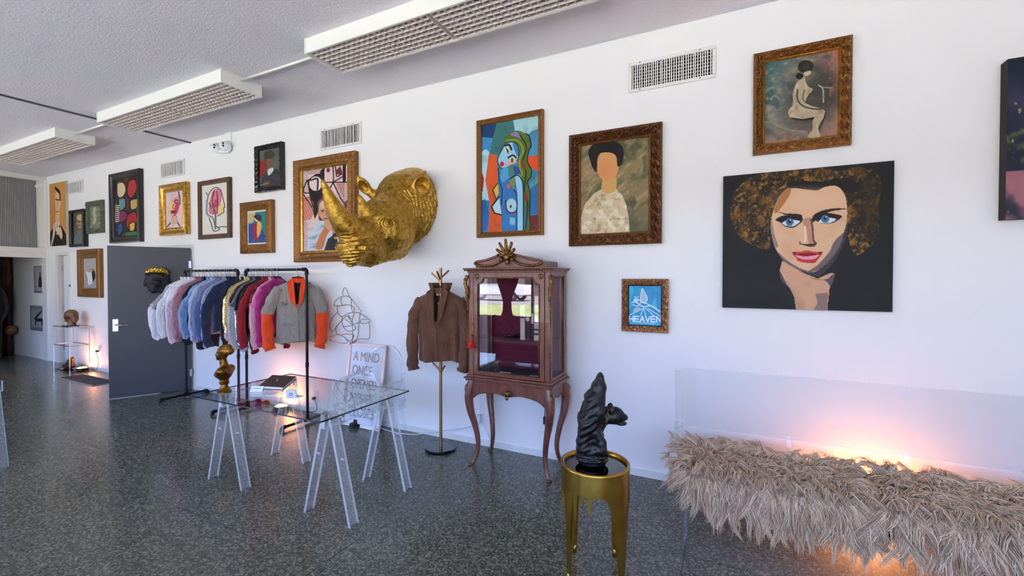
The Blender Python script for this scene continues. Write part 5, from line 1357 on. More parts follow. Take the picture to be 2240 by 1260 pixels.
fb = thing('sign_block', 'small black block wedged under the front of the leaning sign', 'block', (-3.60, 3.43, 0))
MB().box((-3.63, 3.405, 0.0), (-3.575, 3.472, 0.05)).build('body', 'dark_rubber', fb, bevel=0.004)
MB().box((-3.625, 3.46, 0.05), (-3.58, 3.473, 0.075)).build('lip', 'dark_rubber', fb)
# ---------------------------------------------------------------- clear bench with two sheepskins
bn = thing('clear_bench', 'long transparent bench with curved back under shaggy sheepskins', 'bench', (0.65, 3.05, 0))
BL, BR = -0.33, 1.63
m_ = MB().box((BL + 0.05, 2.835, 0.427), (BR - 0.05, 3.28, 0.452)); m_.m = [0, 0, 1, 1, 1, 1]; m_.build('seat', AE, bn)
for x in (-0.22, 0.655, 1.53):
    MB().tube([(x + 0.005, 2.868, 0.43), (x, 2.845, 0.2), (x - 0.004, 2.815, 0.0)], [0.030, 0.024, 0.017], 16).build('leg', 'acrylic', bn, smooth='auto')
    MB().tube([(x + 0.005, 3.22, 0.43), (x, 3.26, 0.2), (x - 0.004, 3.30, 0.0)], [0.030, 0.024, 0.017], 16).build('leg', 'acrylic', bn, smooth='auto')
plan = bez([(BL, 3.20), (BL + 0.03, 3.28), (BL + 0.11, 3.345), (BL + 0.22, 3.355), (0.65, 3.362), (BR - 0.22, 3.355), (BR - 0.11, 3.345), (BR - 0.03, 3.28), (BR, 3.20)], 6)
rows = [[(p[0], p[1] - 0.012 * (v - 0.5), 0.545 + 0.415 * v) for p in plan] for v in np.linspace(0, 1, 5)]
sheet(rows, 0.010).build('backrest', AE, bn, smooth='auto')
for xe, s_ in ((BL + 0.01, 1), (BR - 0.01, -1)):
    pth = bez([(xe, 3.235, 0.60), (xe - s_ * 0.010, 3.10, 0.588), (xe - s_ * 0.006, 2.96, 0.58), (xe, 2.875, 0.54), (xe, 2.845, 0.425)], 5)
    sheet([[np.array(p) + np.array([s_ * d, 0, 0]) for d in (0, 0.02, 0.042)] for p in pth], 0.012).build('armrest', AE, bn, smooth='auto')
for x in (0.36, 0.95):
    sheet([[(x - 0.012, 3.27, 0.43), (x + 0.012, 3.27, 0.43)], [(x - 0.012, 3.33, 0.50), (x + 0.012, 3.33, 0.50)], [(x - 0.012, 3.352, 0.57), (x + 0.012, 3.352, 0.57)]], 0.010).build('back_strut', AE, bn)
mat('hide', rgb(150, 126, 104), 0.95)
def wool_mat():
    m, nt, b = new_mat('wool')
    hi = nd(nt, 'ShaderNodeHairInfo')
    nt.links.new(ramp(nt, hi.outputs['Random'], [(0.0, rgb(156, 124, 96)), (0.5, rgb(212, 180, 148)), (1.0, rgb(246, 224, 196))]), b.inputs['Base Color'])
    b.inputs['Roughness'].default_value = 0.6
    b.inputs['Specular IOR Level'].default_value = 0.3
wool_mat()
def skin_pt(x, s):
    """s: 0 back of the seat .. 0.42 front edge .. 0.62 hanging"""
    if s < 0.36: return np.array([x, 3.20 - s, 0.460]), np.array([0, 0, 1.0])
    if s < 0.46:
        a = (s - 0.36) / 0.10 * PI / 2
        return np.array([x, 2.84 - 0.064 * math.sin(a), 0.396 + 0.064 * math.cos(a)]), np.array([0, -math.sin(a), math.cos(a)])
    return np.array([x, 2.776, 0.396 - (s - 0.46)]), np.array([0, -1.0, 0])
def sheepskin(xa, xb, label, seed, n_strand):
    # the wool spills past the edge of the hide and over the bench's arm
    t = thing('sheepskin', label, 'sheepskin', ((xa + xb) / 2, 3.0, 0.447), 'sheepskins on the clear bench')
    rng = np.random.default_rng(seed)
    nu, ns = 26, 22
    rows = []
    for i in range(nu):
        u = i / (nu - 1); x = xa + (xb - xa) * u
        s1 = 0.50 - 0.08 * abs(2 * u - 1) ** 3 + 0.02 * math.sin(9 * u + seed)
        s0 = 0.0 + 0.05 * abs(2 * u - 1) ** 4
        rows.append([skin_pt(x, s0 + (s1 - s0) * j / (ns - 1))[0] for j in range(ns)])
    sheet(rows, 0.016).build('hide', ['hide', 'hide'], t, smooth=True)
    NL = 620
    lu = rng.uniform(-0.0, 1.0, NL); ls = rng.uniform(0.0, 1.0, NL) * (0.53 - 0.12 * np.clip(0.22 - lu if xa < 0 else 0 * lu, 0, 1) / 0.22)
    ldir = np.stack([rng.normal(0, 0.55, NL), np.full(NL, 1.0), np.zeros(NL)], 1)
    lphase = rng.uniform(0, 6.28, NL); llen = rng.uniform(0.085, 0.15, NL)
    n = n_strand; m_ = 9
    k = rng.integers(0, NL, n)
    su = np.clip(lu[k] + rng.normal(0, 0.016, n), 0, 1); ss = np.clip(ls[k] + rng.normal(0, 0.016, n), 0, 0.55)
    P = np.zeros((n, m_, 3))
    for i in range(n):
        x = xa + (xb - xa) * su[i]
        p, nr = skin_pt(x, ss[i])
        side = (su[i] < 0.10) * -1.2 + (su[i] > 0.93) * 1.0
        dn = np.array([0, -1.0, 0]) if ss[i] < 0.36 else np.array([0, -0.25, -1.0])
        if ss[i] < 0.05: dn = np.array([0, 0.5, 0.1])
        lat = ldir[k[i], 0] + side * 0.9
        L = llen[k[i]] * rng.uniform(0.8, 1.1)
        d = dn + np.array([lat, 0, 0]); d /= np.linalg.norm(d)
        tt = np.linspace(0, 1, m_)
        lift = 0.34 * L
        wv = 0.010 * np.sin(tt * 8.5 + lphase[k[i]]) * tt
        wv2 = 0.008 * np.sin(tt * 6.0 + lphase[k[i]] * 1.7) * tt
        conv = 1 - 0.65 * tt
        root_off = p - skin_pt(xa + (xb - xa) * lu[k[i]], ls[k[i]])[0]
        cen = p - root_off
        q = cen[None] + root_off[None] * conv[:, None] + d[None] * (L * tt)[:, None] + nr[None] * (lift * np.sin(np.minimum(1, tt * 1.2) * PI * 0.62))[:, None]
        q[:, 2] -= 0.05 * tt ** 2 * (1.0 if ss[i] > 0.25 else 0.3)
        q[:, 0] += wv; q[:, 1] += wv2 * 0.5; q[:, 2] += wv2 * 0.6
        if ss[i] > 0.36: q[:, 1] = np.minimum(q[:, 1], 2.79)
        P[i] = q
    hc = bpy.data.hair_curves.new('wool')
    hc.add_curves([m_] * n)
    off_ = np.array(wloc(t))
    hc.attributes['position'].data.foreach_set('vector', (P - off_).reshape(-1).astype(np.float32))
    ra = hc.attributes.new('radius', 'FLOAT', 'POINT') if 'radius' not in hc.attributes else hc.attributes['radius']
    ra.data.foreach_set('value', np.tile(np.interp(np.linspace(0, 1, m_), [0, 0.7, 1], [0.0016, 0.0013, 0.0004]), n).astype(np.float32))
    hc.materials.append(MAT['wool'])
    o = bpy.data.objects.new('wool', hc); COL.objects.link(o); o.parent = t; o['kind'] = 'stuff'
sheepskin(-0.272, 0.640, 'shaggy beige sheepskin on the clear bench beside the gold stool', 4, 15000)
sheepskin(0.642, 1.572, 'shaggy beige sheepskin on the clear bench lying before the orange glow', 8, 15000)
# ================================================================== SCULPTURES
def gold_leaf():
    m, nt, b = new_mat('gold_leaf')
    v = coords(nt)
    n = nd(nt, 'ShaderNodeTexNoise', Scale=26.0, Detail=6.0, Roughness=0.7); nt.links.new(v, n.inputs['Vector'])
    nt.links.new(ramp(nt, n.outputs[0], [(0.30, rgb(128, 84, 26)), (0.48, rgb(190, 146, 56)), (0.7, rgb(222, 184, 92))]), b.inputs['Base Color'])
    b.inputs['Metallic'].default_value = 0.95
    b.inputs['Roughness'].default_value = 0.27
    vo = nd(nt, 'ShaderNodeTexVoronoi', Scale=58.0, feature='DISTANCE_TO_EDGE'); 
    mp = nd(nt, 'ShaderNodeMix', data_type='VECTOR'); mp.inputs[0].default_value = 0.05
    nt.links.new(v, mp.inputs[4]); nt.links.new(n.outputs[1], mp.inputs[5]); nt.links.new(mp.outputs[1], vo.inputs['Vector'])
    n2 = nd(nt, 'ShaderNodeTexNoise', Scale=110.0, Detail=3.0); nt.links.new(v, n2.inputs['Vector'])
    ad = nd(nt, 'ShaderNodeMath', operation='ADD'); nt.links.new(vo.outputs['Distance'], ad.inputs[0]); nt.links.new(n2.outputs[0], ad.inputs[1])
    bp = nd(nt, 'ShaderNodeBump', Strength=0.45, Distance=0.006); nt.links.new(ad.outputs[0], bp.inputs['Height']); nt.links.new(bp.outputs[0], b.inputs['Normal'])
gold_leaf()
RX = -2.94
rh = thing('rhino_head', 'large gold rhinoceros head mounted on the white wall', 'sculpture', (RX, D, 2.36))
# sculpted in (side, out of the wall, height)
def axes(up, face):
    u = np.array(up, float); u /= np.linalg.norm(u)
    f = np.array(face, float); f = f - u * (f @ u); f /= np.linalg.norm(f)
    return np.stack([np.cross(f, u), f, u], 1)
def spine(P, pts, rad, k, n=5):
    q = bez(pts, n); t = np.linspace(0, 1, len(q)); r = np.interp(t, np.linspace(0, 1, len(rad)), rad)
    return chain(P, q, r, k)
def rhino(P):
    d = ell(P, (0, 0.0, 2.36), (0.31, 0.27, 0.385))
    d = smin(d, ell(P, (0, 0.16, 2.42), (0.25, 0.24, 0.25)), 0.08)
    d = smin(d, chain(P, [(0, 0.20, 2.28), (0, 0.46, 2.12), (0, 0.68, 1.95), (0, 0.80, 1.87)], [0.26, 0.215, 0.150, 0.120], 0.06), 0.05)
    d = smin(d, chain(P, [(0, 0.34, 1.97), (0, 0.62, 1.825), (0, 0.74, 1.785)], [0.20, 0.110, 0.072], 0.05), 0.05)
    d = smin(d, ell(P, (0, 0.83, 1.85), (0.135, 0.095, 0.10)), 0.05)
    d = smin(d, ell(P, (0, 0.835, 1.77), (0.085, 0.06, 0.06)), 0.04)
    d = smin(d, cap(P, (0, 0.84, 1.77), (0, 0.850, 1.718), 0.04, 0.016), 0.03)
    for s in (-1, 1):
        d = smin(d, ell(P, (s * 0.14, 0.40, 2.03), (0.125, 0.19, 0.165)), 0.06)       # cheek
        d = smin(d, ell(P, (s * 0.150, 0.57, 2.150), (0.06, 0.10, 0.045)), 0.04)      # brow
        d = smin(d, ell(P, (s * 0.10, 0.84, 1.87), (0.06, 0.06, 0.06)), 0.03)
        d = smax(d, -ell(P, (s * 0.140, 0.862, 1.862), (0.040, 0.034, 0.024)), 0.012) # nostril
        d = smax(d, -ell(P, (s * 0.205, 0.585, 2.098), (0.030, 0.040, 0.026)), 0.015) # eye socket
        d = smin(d, ell(P, (s * 0.172, 0.580, 2.096), (0.028, 0.027, 0.020)), 0.006)
    d = smax(d, -cap(P, (-0.3, 0.77, 1.770), (0.3, 0.77, 1.770), 0.009, 0.009), 0.012) # mouth
    d = smin(d, spine(P, [(0, 0.745, 1.985), (0, 0.86, 2.035), (0, 0.955, 2.115), (0, 1.03, 2.215), (0, 1.085, 2.31), (0, 1.128, 2.395)], [0.132, 0.108, 0.080, 0.055, 0.030, 0.006], 0.02), 0.03)
    d = smin(d, spine(P, [(0, 0.60, 2.12), (0, 0.67, 2.215), (0, 0.735, 2.335)], [0.090, 0.058, 0.008], 0.02), 0.03)
    R = axes((0.22, 0.10, 1), (0.80, 0.62, 0.0))
    c = np.array([0.255, 0.195, 2.505]); o = R[:, 1]
    e = smin(ell(P, c, (0.092, 0.060, 0.105), R), cap(P, c + R[:, 2] * 0.06, c + R[:, 2] * 0.135 + R[:, 0] * 0.03, 0.045, 0.012), 0.03)
    e = smax(e, -ell(P, c + o * 0.050, (0.066, 0.060, 0.080), R), 0.010)
    d = smin(d, smin(e, cap(P, (0.17, 0.13, 2.40), (0.23, 0.17, 2.46), 0.08, 0.06), 0.02), 0.025)
    R = axes((-0.10, 0.62, 0.70), (0.45, 0.5, -0.5))
    c = np.array([-0.225, 0.450, 2.492])
    e = smin(ell(P, c, (0.058, 0.040, 0.085), R), cap(P, c + R[:, 2] * 0.05, c + R[:, 2] * 0.12, 0.034, 0.008), 0.03)
    e = smax(e, -ell(P, c + R[:, 1] * 0.040, (0.036, 0.038, 0.075), R), 0.008)
    d = smin(d, smin(e, cap(P, (-0.16, 0.30, 2.38), (-0.20, 0.39, 2.44), 0.07, 0.045), 0.02), 0.025)
    return smax(d, -(P[..., 1] - 0.0), 0.004)
V, Q = skin(rhino, (-0.45, -0.02, 1.66), (0.45, 1.17, 2.79), 0.009)
N = vnormals(V, Q)
l, a, z = V.T
disp = np.zeros(len(V))
for s in (-1, 1):
    for c, w_, wl, am in (((s * 0.185, 0.585, 2.097), 0.095, 0.022, 0.0075), ((s * 0.135, 0.86, 1.86), 0.075, 0.020, 0.006), ((s * 0.25, 0.22, 2.44), 0.17, 0.028, 0.007)):
        r = np.linalg.norm((V - np.array(c)) * np.array([0.5, 1, 1.2]), axis=1)
        disp += am * np.sin(2 * PI * r / wl) * np.exp(-(r / w_) ** 2) * (r > 0.022)
nz = vnoise(V * 9, 3, 3)
sn = np.clip((a - 0.66) / 0.1, 0, 1) * np.clip((2.0 - z) / 0.06, 0, 1)
disp += 0.0060 * sn * np.sin(2 * PI * (z * 0.9 + 0.3 * a + 0.03 * nz) / 0.027)
nk = np.clip((0.36 - a) / 0.10, 0, 1) * np.clip((2.62 - z) / 0.1, 0, 1)
disp += 0.0085 * nk * np.sin(2 * PI * (a + 0.35 * (2.4 - z) + 0.045 * nz) / 0.036)
jw = np.clip((0.75 - a) / 0.1, 0, 1) * np.clip((1.85 - z) / 0.06, 0, 1)
disp += 0.005 * jw * np.sin(2 * PI * (a * 0.6 + z + 0.03 * nz) / 0.03)
disp += 0.005 * vnoise(V * 30, 5, 2) * (1 - np.clip((a - 0.9) / 0.1, 0, 1)) + 0.006 * nz * (a < 0.9)
ear = np.minimum(np.linalg.norm((V - np.array([0.265, 0.20, 2.53])), axis=1), np.linalg.norm((V - np.array([-0.225, 0.47, 2.51])), axis=1))
disp *= np.clip((ear - 0.115) / 0.03, 0, 1)
V = V + N * disp[:, None]
Vw = np.stack([RX + V[:, 0], D - V[:, 1], V[:, 2]], 1)
np_mesh('head', Vw, Q, 'gold_leaf', rh)

# ---------------------------------------------------------------- gold bust on the glass table
mat('bust_gold', rgb(150, 104, 44), 0.33, 0.92, var=rgb(96, 62, 24), vscale=14, bump=0.25, bscale=70)
BX, BY = -3.495, 2.04
bs = thing('gold_bust', 'gold bust of a woman with gathered hair on a turned socle', 'bust', (BX, BY, TZ))
fw_ = np.array([-0.86, -0.51]); fw_ /= np.linalg.norm(fw_)
def to_w(V, org, fwd):
    lf = np.array([-fwd[1], fwd[0]])
    return np.stack([org[0] + V[:, 0] * fwd[0] + V[:, 1] * lf[0], org[1] + V[:, 0] * fwd[1] + V[:, 1] * lf[1], org[2] + V[:, 2]], 1)
def bust(P):
    d = ell(P, (-0.004, 0, 0.150), (0.052, 0.072, 0.046))
    for s in (-1, 1): d = smin(d, ell(P, (-0.012, s * 0.060, 0.172), (0.036, 0.036, 0.032)), 0.02)
    for s in (-1, 1): d = smin(d, ell(P, (0.034, s * 0.026, 0.145), (0.024, 0.026, 0.024)), 0.014)
    d = smin(d, ell(P, (0.0, 0, 0.118), (0.030, 0.040, 0.03)), 0.03)
    d = smin(d, chain(P, [(-0.008, 0, 0.185), (0.006, 0, 0.235), (0.010, 0, 0.27)], [0.034, 0.024, 0.024], 0.01), 0.02)
    d = smin(d, ell(P, (0.010, 0, 0.302), (0.043, 0.034, 0.046)), 0.012)
    d = smin(d, ell(P, (0.026, 0, 0.283), (0.028, 0.024, 0.032)), 0.012)
    d = smin(d, cap(P, (0.050, 0, 0.306), (0.058, 0, 0.288), 0.006, 0.008), 0.008)
    d = smin(d, ell(P, (0.050, 0, 0.270), (0.009, 0.012, 0.006)), 0.006)
    d = smin(d, ell(P, (0.046, 0, 0.256), (0.010, 0.012, 0.009)), 0.008)
    for s in (-1, 1):
        d = smax(d, -ell(P, (0.055, s * 0.016, 0.302), (0.008, 0.009, 0.006)), 0.006)
    h_ = smin(ell(P, (-0.006, 0, 0.322), (0.052, 0.043, 0.042)), ell(P, (-0.044, 0, 0.318), (0.030, 0.030, 0.026)), 0.014)
    h_ = smin(h_, ell(P, (-0.030, 0, 0.352), (0.026, 0.028, 0.020)), 0.012)
    h_ = smax(h_, -ell(P, (0.060, 0, 0.285), (0.034, 0.06, 0.045)), 0.006)
    return smin(d, h_, 0.004)
V, Q = skin(bust, (-0.09, -0.11, 0.08), (0.085, 0.11, 0.385), 0.0034)
N = vnormals(V, Q)
hm_ = np.clip((V[:, 2] - 0.295) / 0.01, 0, 1) * np.clip((0.036 - V[:, 0]) / 0.01, 0, 1)
V = V + N * (0.0018 * hm_ * np.sin(2 * PI * (V[:, 2] + 0.5 * V[:, 0] + 0.004 * vnoise(V * 60, 2, 2)) / 0.0085))[:, None]
np_mesh('figure', to_w(V, (BX, BY, TZ), fw_), Q, 'bust_gold', bs)
MB().lathe([(0.0, 0.0), (0.050, 0.0), (0.050, 0.010), (0.044, 0.016), (0.034, 0.030), (0.026, 0.050), (0.025, 0.062), (0.033, 0.066), (0.036, 0.073), (0.030, 0.080), (0.034, 0.088), (0.030, 0.095), (0.028, 0.125), (0.0, 0.13)], 40, (BX, BY, TZ)).build('socle', 'bust_gold', bs, smooth='auto')

# ---------------------------------------------------------------- black winged gargoyle on the stool
mat('gargoyle_black', rgb(8, 8, 11), 0.4, var=rgb(16, 16, 21), vscale=18, bump=0.3, bscale=60)
GZ = 0.583
gg = thing('gargoyle_statue', 'black crouching winged gargoyle statue with gold chain collar', 'statue', (SC[0], SC[1], GZ))
gf = np.array([0.93, 0.36]); gf /= np.linalg.norm(gf)
def garg(P):
    d = ell(P, (-0.005, 0, 0.035), (0.088, 0.078, 0.045))
    d = smax(d, -P[..., 2] + 0.0, 0.004)
    d = smin(d, ell(P, (-0.032, 0, 0.105), (0.060, 0.062, 0.085)), 0.03)
    d = smin(d, ell(P, (-0.004, 0, 0.20), (0.058, 0.060, 0.080)), 0.04)
    d = smin(d, ell(P, (0.020, 0, 0.235), (0.048, 0.050, 0.05)), 0.03)
    d = smin(d, chain(P, [(0.03, 0, 0.25), (0.075, 0, 0.262), (0.11, 0, 0.262)], [0.045, 0.036, 0.036], 0.01), 0.02)
    d = smin(d, ell(P, (0.118, 0, 0.272), (0.050, 0.044, 0.046)), 0.015)
    d = smin(d, ell(P, (0.156, 0, 0.262), (0.032, 0.031, 0.022)), 0.010)
    d = smin(d, ell(P, (0.152, 0, 0.230), (0.030, 0.027, 0.013)), 0.008)
    d = smax(d, -ell(P, (0.176, 0, 0.244), (0.022, 0.04, 0.006)), 0.003)
    for s in (-1, 1):
        d = smin(d, ell(P, (0.098, s * 0.036, 0.308), (0.016, 0.011, 0.022)), 0.008)
        d = smax(d, -ell(P, (0.150, s * 0.026, 0.290), (0.012, 0.010, 0.008)), 0.004)
        d = smin(d, chain(P, [(0.010, s * 0.05, 0.20), (0.045, s * 0.058, 0.14), (0.056, s * 0.048, 0.075)], [0.024, 0.020, 0.018], 0.01), 0.012)
        d = smin(d, chain(P, [(-0.035, s * 0.05, 0.10), (0.030, s * 0.066, 0.105), (0.038, s * 0.058, 0.06)], [0.036, 0.030, 0.02], 0.01), 0.012)
        for k in (-1, 0, 1): d = smin(d, cap(P, (0.060, s * 0.048 + k * 0.012, 0.085), (0.074, s * 0.048 + k * 0.013, 0.070), 0.009, 0.005), 0.004)
        # folded wing: a tall leaf rising to a point
        w_ = chain(P, [(-0.060, s * 0.040, 0.10), (-0.040, s * 0.052, 0.24), (-0.004, s * 0.045, 0.36), (0.040, s * 0.022, 0.49)], [0.020, 0.036, 0.034, 0.006], 0.02)
        w_ = smin(w_, chain(P, [(-0.02, s * 0.05, 0.20), (0.030, s * 0.052, 0.30), (0.045, s * 0.03, 0.43), (0.042, s * 0.022, 0.48)], [0.020, 0.028, 0.020, 0.006], 0.02), 0.04)
        d = smin(d, w_, 0.014)
    d = smin(d, chain(P, [(-0.055, 0, 0.12), (-0.045, 0, 0.26), (-0.008, 0, 0.37), (0.040, 0, 0.485)], [0.02, 0.034, 0.03, 0.006], 0.02), 0.02)
    return d
V, Q = skin(garg, (-0.11, -0.11, -0.004), (0.19, 0.11, 0.51), 0.0042)
N = vnormals(V, Q)
rid = np.clip((0.02 - V[:, 0]) / 0.02, 0, 1) * np.clip((V[:, 2] - 0.06) / 0.02, 0, 1)
V = V + N * (0.0035 * rid * np.sin(2 * PI * (V[:, 2] * 0.8 - V[:, 0] * 0.5 + 0.006 * vnoise(V * 40, 1, 2)) / 0.034))[:, None] + N * (0.0022 * vnoise(V * 55, 4, 2) * (V[:, 2] < 0.12) + 0.003 * np.sin(2 * PI * V[:, 2] / 0.022 + 40 * V[:, 1]) * (V[:, 2] < 0.075))[:, None]
np_mesh('body', to_w(V, (SC[0] - 0.012, SC[1], GZ), gf), Q, 'gargoyle_black', gg)
mat('chain_gold', rgb(120, 104, 70), 0.35, 0.9)
chn = []
for k in range(16):
    t_ = 2 * PI * k / 16
    c = np.array([0.068 + 0.010 * math.sin(t_), 0.050 * math.cos(t_), 0.262 + 0.052 * math.sin(t_)])
    tg = np.array([0.010 * math.cos(t_), -0.050 * math.sin(t_), 0.052 * math.cos(t_)]); tg /= np.linalg.norm(tg)
    nrm = np.array([1.0, 0, 0]) if k % 2 else np.cross(tg, [1.0, 0, 0])
    pts = np.array([c + tg * 0.013 * math.cos(b) + nrm * 0.0075 * math.sin(b) for b in np.linspace(0, 2 * PI, 12, endpoint=False)])
    MB().tube(to_w(pts, (SC[0] - 0.012, SC[1], GZ), gf), 0.0026, 6, close=True).build('chain_link', 'chain_gold', gg, smooth=True)

# ---------------------------------------------------------------- black lion mask with gold crown on the grey door
mat('mask_black', rgb(14, 13, 15), 0.55, bump=0.4, bscale=50)
mat('crown_gold', rgb(198, 158, 66), 0.25, 0.95)
n3 = np.array([nv[0], nv[1], 0]) * sgn
dr_ = ray(345, 614); o3 = np.array([0, 0, EYE]); pl0 = np.array([e0[0], e0[1], 0])
tt_ = ((pl0 - o3) @ n3) / (dr_ @ n3); ctr = o3 + dr_ * tt_ + n3 * 0.03
lm = thing('lion_mask', 'black lion head mask with shaggy mane and gold leaf crown on grey door', 'sculpture', tuple(ctr))
fwd = n3[:2]
def lion(P):
    d = ell(P, (0.06, 0, 0.0), (0.09, 0.14, 0.16))
    d = smin(d, ell(P, (0.15, 0, -0.03), (0.06, 0.06, 0.05)), 0.03)
    d = smin(d, ell(P, (0.14, 0, -0.085), (0.04, 0.045, 0.03)), 0.02)
    for s in (-1, 1):
        d = smin(d, ell(P, (0.12, s * 0.05, 0.03), (0.03, 0.03, 0.02)), 0.02)
        d = smax(d, -ell(P, (0.155, s * 0.045, 0.01), (0.02, 0.018, 0.012)), 0.008)
    for k in range(22):
        a = 2 * PI * k / 22 + 0.2
        rr = 0.145 + 0.015 * ((k * 7) % 3)
        d = smin(d, chain(P, [(0.09, 0.09 * math.cos(a), 0.11 * math.sin(a)), (0.08, rr * math.cos(a + 0.1), (rr + 0.03) * math.sin(a + 0.1)), (0.04, (rr + 0.03) * math.cos(a + 0.2), (rr + 0.075) * math.sin(a + 0.2))], [0.045, 0.035, 0.010], 0.01), 0.010)
    return smax(d, -P[..., 0] - 0.03, 0.004)
V, Q = skin(lion, (-0.05, -0.23, -0.26), (0.23, 0.23, 0.24), 0.011)
N = vnormals(V, Q)
V = V + N * (0.012 * vnoise(V * 24, 6, 2) * (np.hypot(V[:, 1], V[:, 2]) > 0.09))[:, None]
np_mesh('head', to_w(V * 0.74, ctr, fwd), Q, 'mask_black', lm)
cr = MB()
for k in range(30):
    a = PI * (0.06 + 0.88 * (k % 15) / 14); r_ = 0.135 if k < 15 else 0.10
    y_ = r_ * math.cos(a); x_ = 0.10 + 0.05 * math.sin(a); z_ = 0.105 + 0.03 * math.sin(a) + (0.028 if k >= 15 else 0)
    pts = to_w(np.array([[x_, y_, z_], [x_ + 0.04, y_ * 1.08, z_ + 0.03 + 0.01 * (k % 3)], [x_ + 0.045, y_ * 1.16, z_ + 0.07 + 0.02 * (k % 2)]]) * 0.74, ctr, fwd)
    cr.tube(pts, [0.011, 0.023, 0.004], 6)
cr.build('crown', 'crown_gold', lm, smooth=True)

# ---------------------------------------------------------------- wire face on the wall
mat('wire', rgb(150, 146, 142), 0.3, 0.9)
wf_ = thing('wire_sculpture', 'bent silver wire face sculpture hanging on the wall beside the clothes rack', 'sculpture', (-3.83, D, 1.2))
def wp(x, y, d): return W(720 + x / 3.706, 620 + y / 3.706, d + (0.05 if y > 400 else 0.0))
strands = [([(110, 105, .05), (112, 60, .05), (125, 35, .06), (142, 48, .06), (160, 95, .06), (200, 150, .10), (262, 230, .06)], 0),
    ([(40, 180, .04), (45, 150, .08), (90, 112, .10), (150, 105, .08), (185, 130, .05)], 0), ([(40, 180, .04), (90, 182, .10), (150, 172, .12), (195, 190, .08), (205, 220, .05), (190, 235, .05)], 0), ([(66, 180, .05), (70, 230, .08), (100, 270, .12), (160, 240, .14), (205, 235, .10), (255, 240, .05)], 0),
    ([(70, 230, .05), (20, 290, .06), (5, 360, .05), (30, 388, .05), (60, 350, .08), (110, 290, .10), (150, 262, .12), (180, 290, .10)], 0), ([(105, 270, .08), (110, 340, .14), (150, 385, .16), (200, 380, .14), (215, 355, .10), (180, 330, .12), (130, 290, .12)], 0), ([(205, 240, .10), (188, 300, .14), (190, 380, .16), (190, 440, .10), (185, 480, .05)], 0),
    ([(250, 245, .06), (320, 290, .05), (325, 310, .05), (290, 326, .08), (255, 320, .10), (262, 292, .10), (310, 290, .06)], 0), ([(325, 310, .05), (330, 400, .05), (318, 450, .05), (260, 448, .06), (230, 455, .06), (205, 480, .05)], 0), ([(250, 245, .06), (240, 340, .10), (235, 420, .10), (215, 460, .06), (180, 482, .05)], 0),
    ([(60, 340, .06), (55, 390, .06), (80, 420, .08), (140, 410, .10), (200, 420, .10), (170, 470, .06), (130, 450, .06), (190, 482, .05)], 0), ([(0, 440, .05), (60, 415, .06), (130, 440, .06), (150, 475, .05), (120, 487, .05)], 0), ([(100, 112, .08), (96, 150, .08), (112, 180, .10)], 0), ([(180, 130, .06), (180, 190, .08), (188, 230, .08)], 0), ([(0, 450, .05), (30, 470, .05), (75, 482, .05), (130, 486, .05)], 0), ([(110, 350, .1), (160, 345, .12), (230, 320, .10), (255, 318, .1)], 0), ([(150, 262, .12), (180, 310, .15), (190, 330, .16)], 0)]
for pts, _ in strands:
    MB().tube(bez([wp(*p) for p in pts], 6), 0.0042, 6).build('wire_strand', 'wire', wf_, smooth=True)
# ================================================================== CLOTHES RACKS, HANGERS, GARMENTS
RY, RZ = 3.33, 1.70
def pipe_rack(xa, xb, label):
    t = thing('clothes_rack', label, 'clothes rack', ((xa + xb) / 2, RY, 0), 'black pipe clothes racks')
    r = 0.0150
    MB().cyl((xa, RY, RZ), (xb, RY, RZ), r, n=12).build('rail', 'black_iron', t, smooth='auto')
    for x in (xa, xb):
        MB().cyl((x, RY, 0.055), (x, RY, RZ - 0.02), r, n=12).build('post', 'black_iron', t, smooth='auto')
        s_ = 1 if x == xa else -1
        MB().tube(bez([(x, RY, RZ - 0.06), (x, RY, RZ - 0.02), (x + s_ * 0.02, RY, RZ), (x + s_ * 0.06, RY, RZ)], 4), 0.021, 12).build('elbow', 'black_iron', t, smooth='auto')
        MB().cyl((x, RY, 0.62), (x, RY, 0.67), 0.019, n=12).build('coupling', 'black_iron', t, smooth='auto')
        b = MB().cyl((x, RY - 0.30, 0.036), (x, RY + 0.25, 0.036), r, n=12).build('base_bar', 'black_iron', t, smooth='auto')
        MB().cyl((x, RY - 0.035, 0.036), (x, RY + 0.035, 0.036), 0.022, n=12).cyl((x, RY, 0.036), (x, RY, 0.085), 0.021, n=12).build('tee', 'black_iron', t, smooth='auto')
        for y in (RY - 0.30, RY + 0.25):
            MB().tube([(x, y + (0.03 if y < RY else -0.03), 0.036), (x, y, 0.036), (x, y - (0.012 if y < RY else -0.012), 0.020), (x, y - (0.012 if y < RY else -0.012), 0.0)], [0.021, 0.021, 0.021, 0.022], 12).build('foot', 'black_iron', b, smooth='auto')
    return t
R1, R2 = (-6.55, -5.41), (-5.25, -4.18)
pipe_rack(*R1, 'black pipe clothes rack with the white, pink and blue shirts')
pipe_rack(*R2, 'black pipe clothes rack with the blazer, pink and red jackets')
mat('hanger_black', rgb(22, 21, 23), 0.6)
hk = MB().tube([(0.018 * math.cos(a), 0, 0.002 + 0.018 * math.sin(a)) for a in np.linspace(-0.6, PI, 10)] + [(-0.018, 0, -0.005), (-0.010, 0, -0.023), (0, 0, -0.034), (0, 0, -0.075)], 0.0022, 6)
hb_ = MB().tube(bez([(-0.135, 0, -0.160), (-0.075, 0, -0.122), (0, 0, -0.075), (0.075, 0, -0.122), (0.135, 0, -0.160)], 6), 0.007, 6, flat=0.6, up=(0, 1, 0)).tube([(-0.135, 0, -0.162), (0.135, 0, -0.162)], 0.004, 6)
HANG0 = None
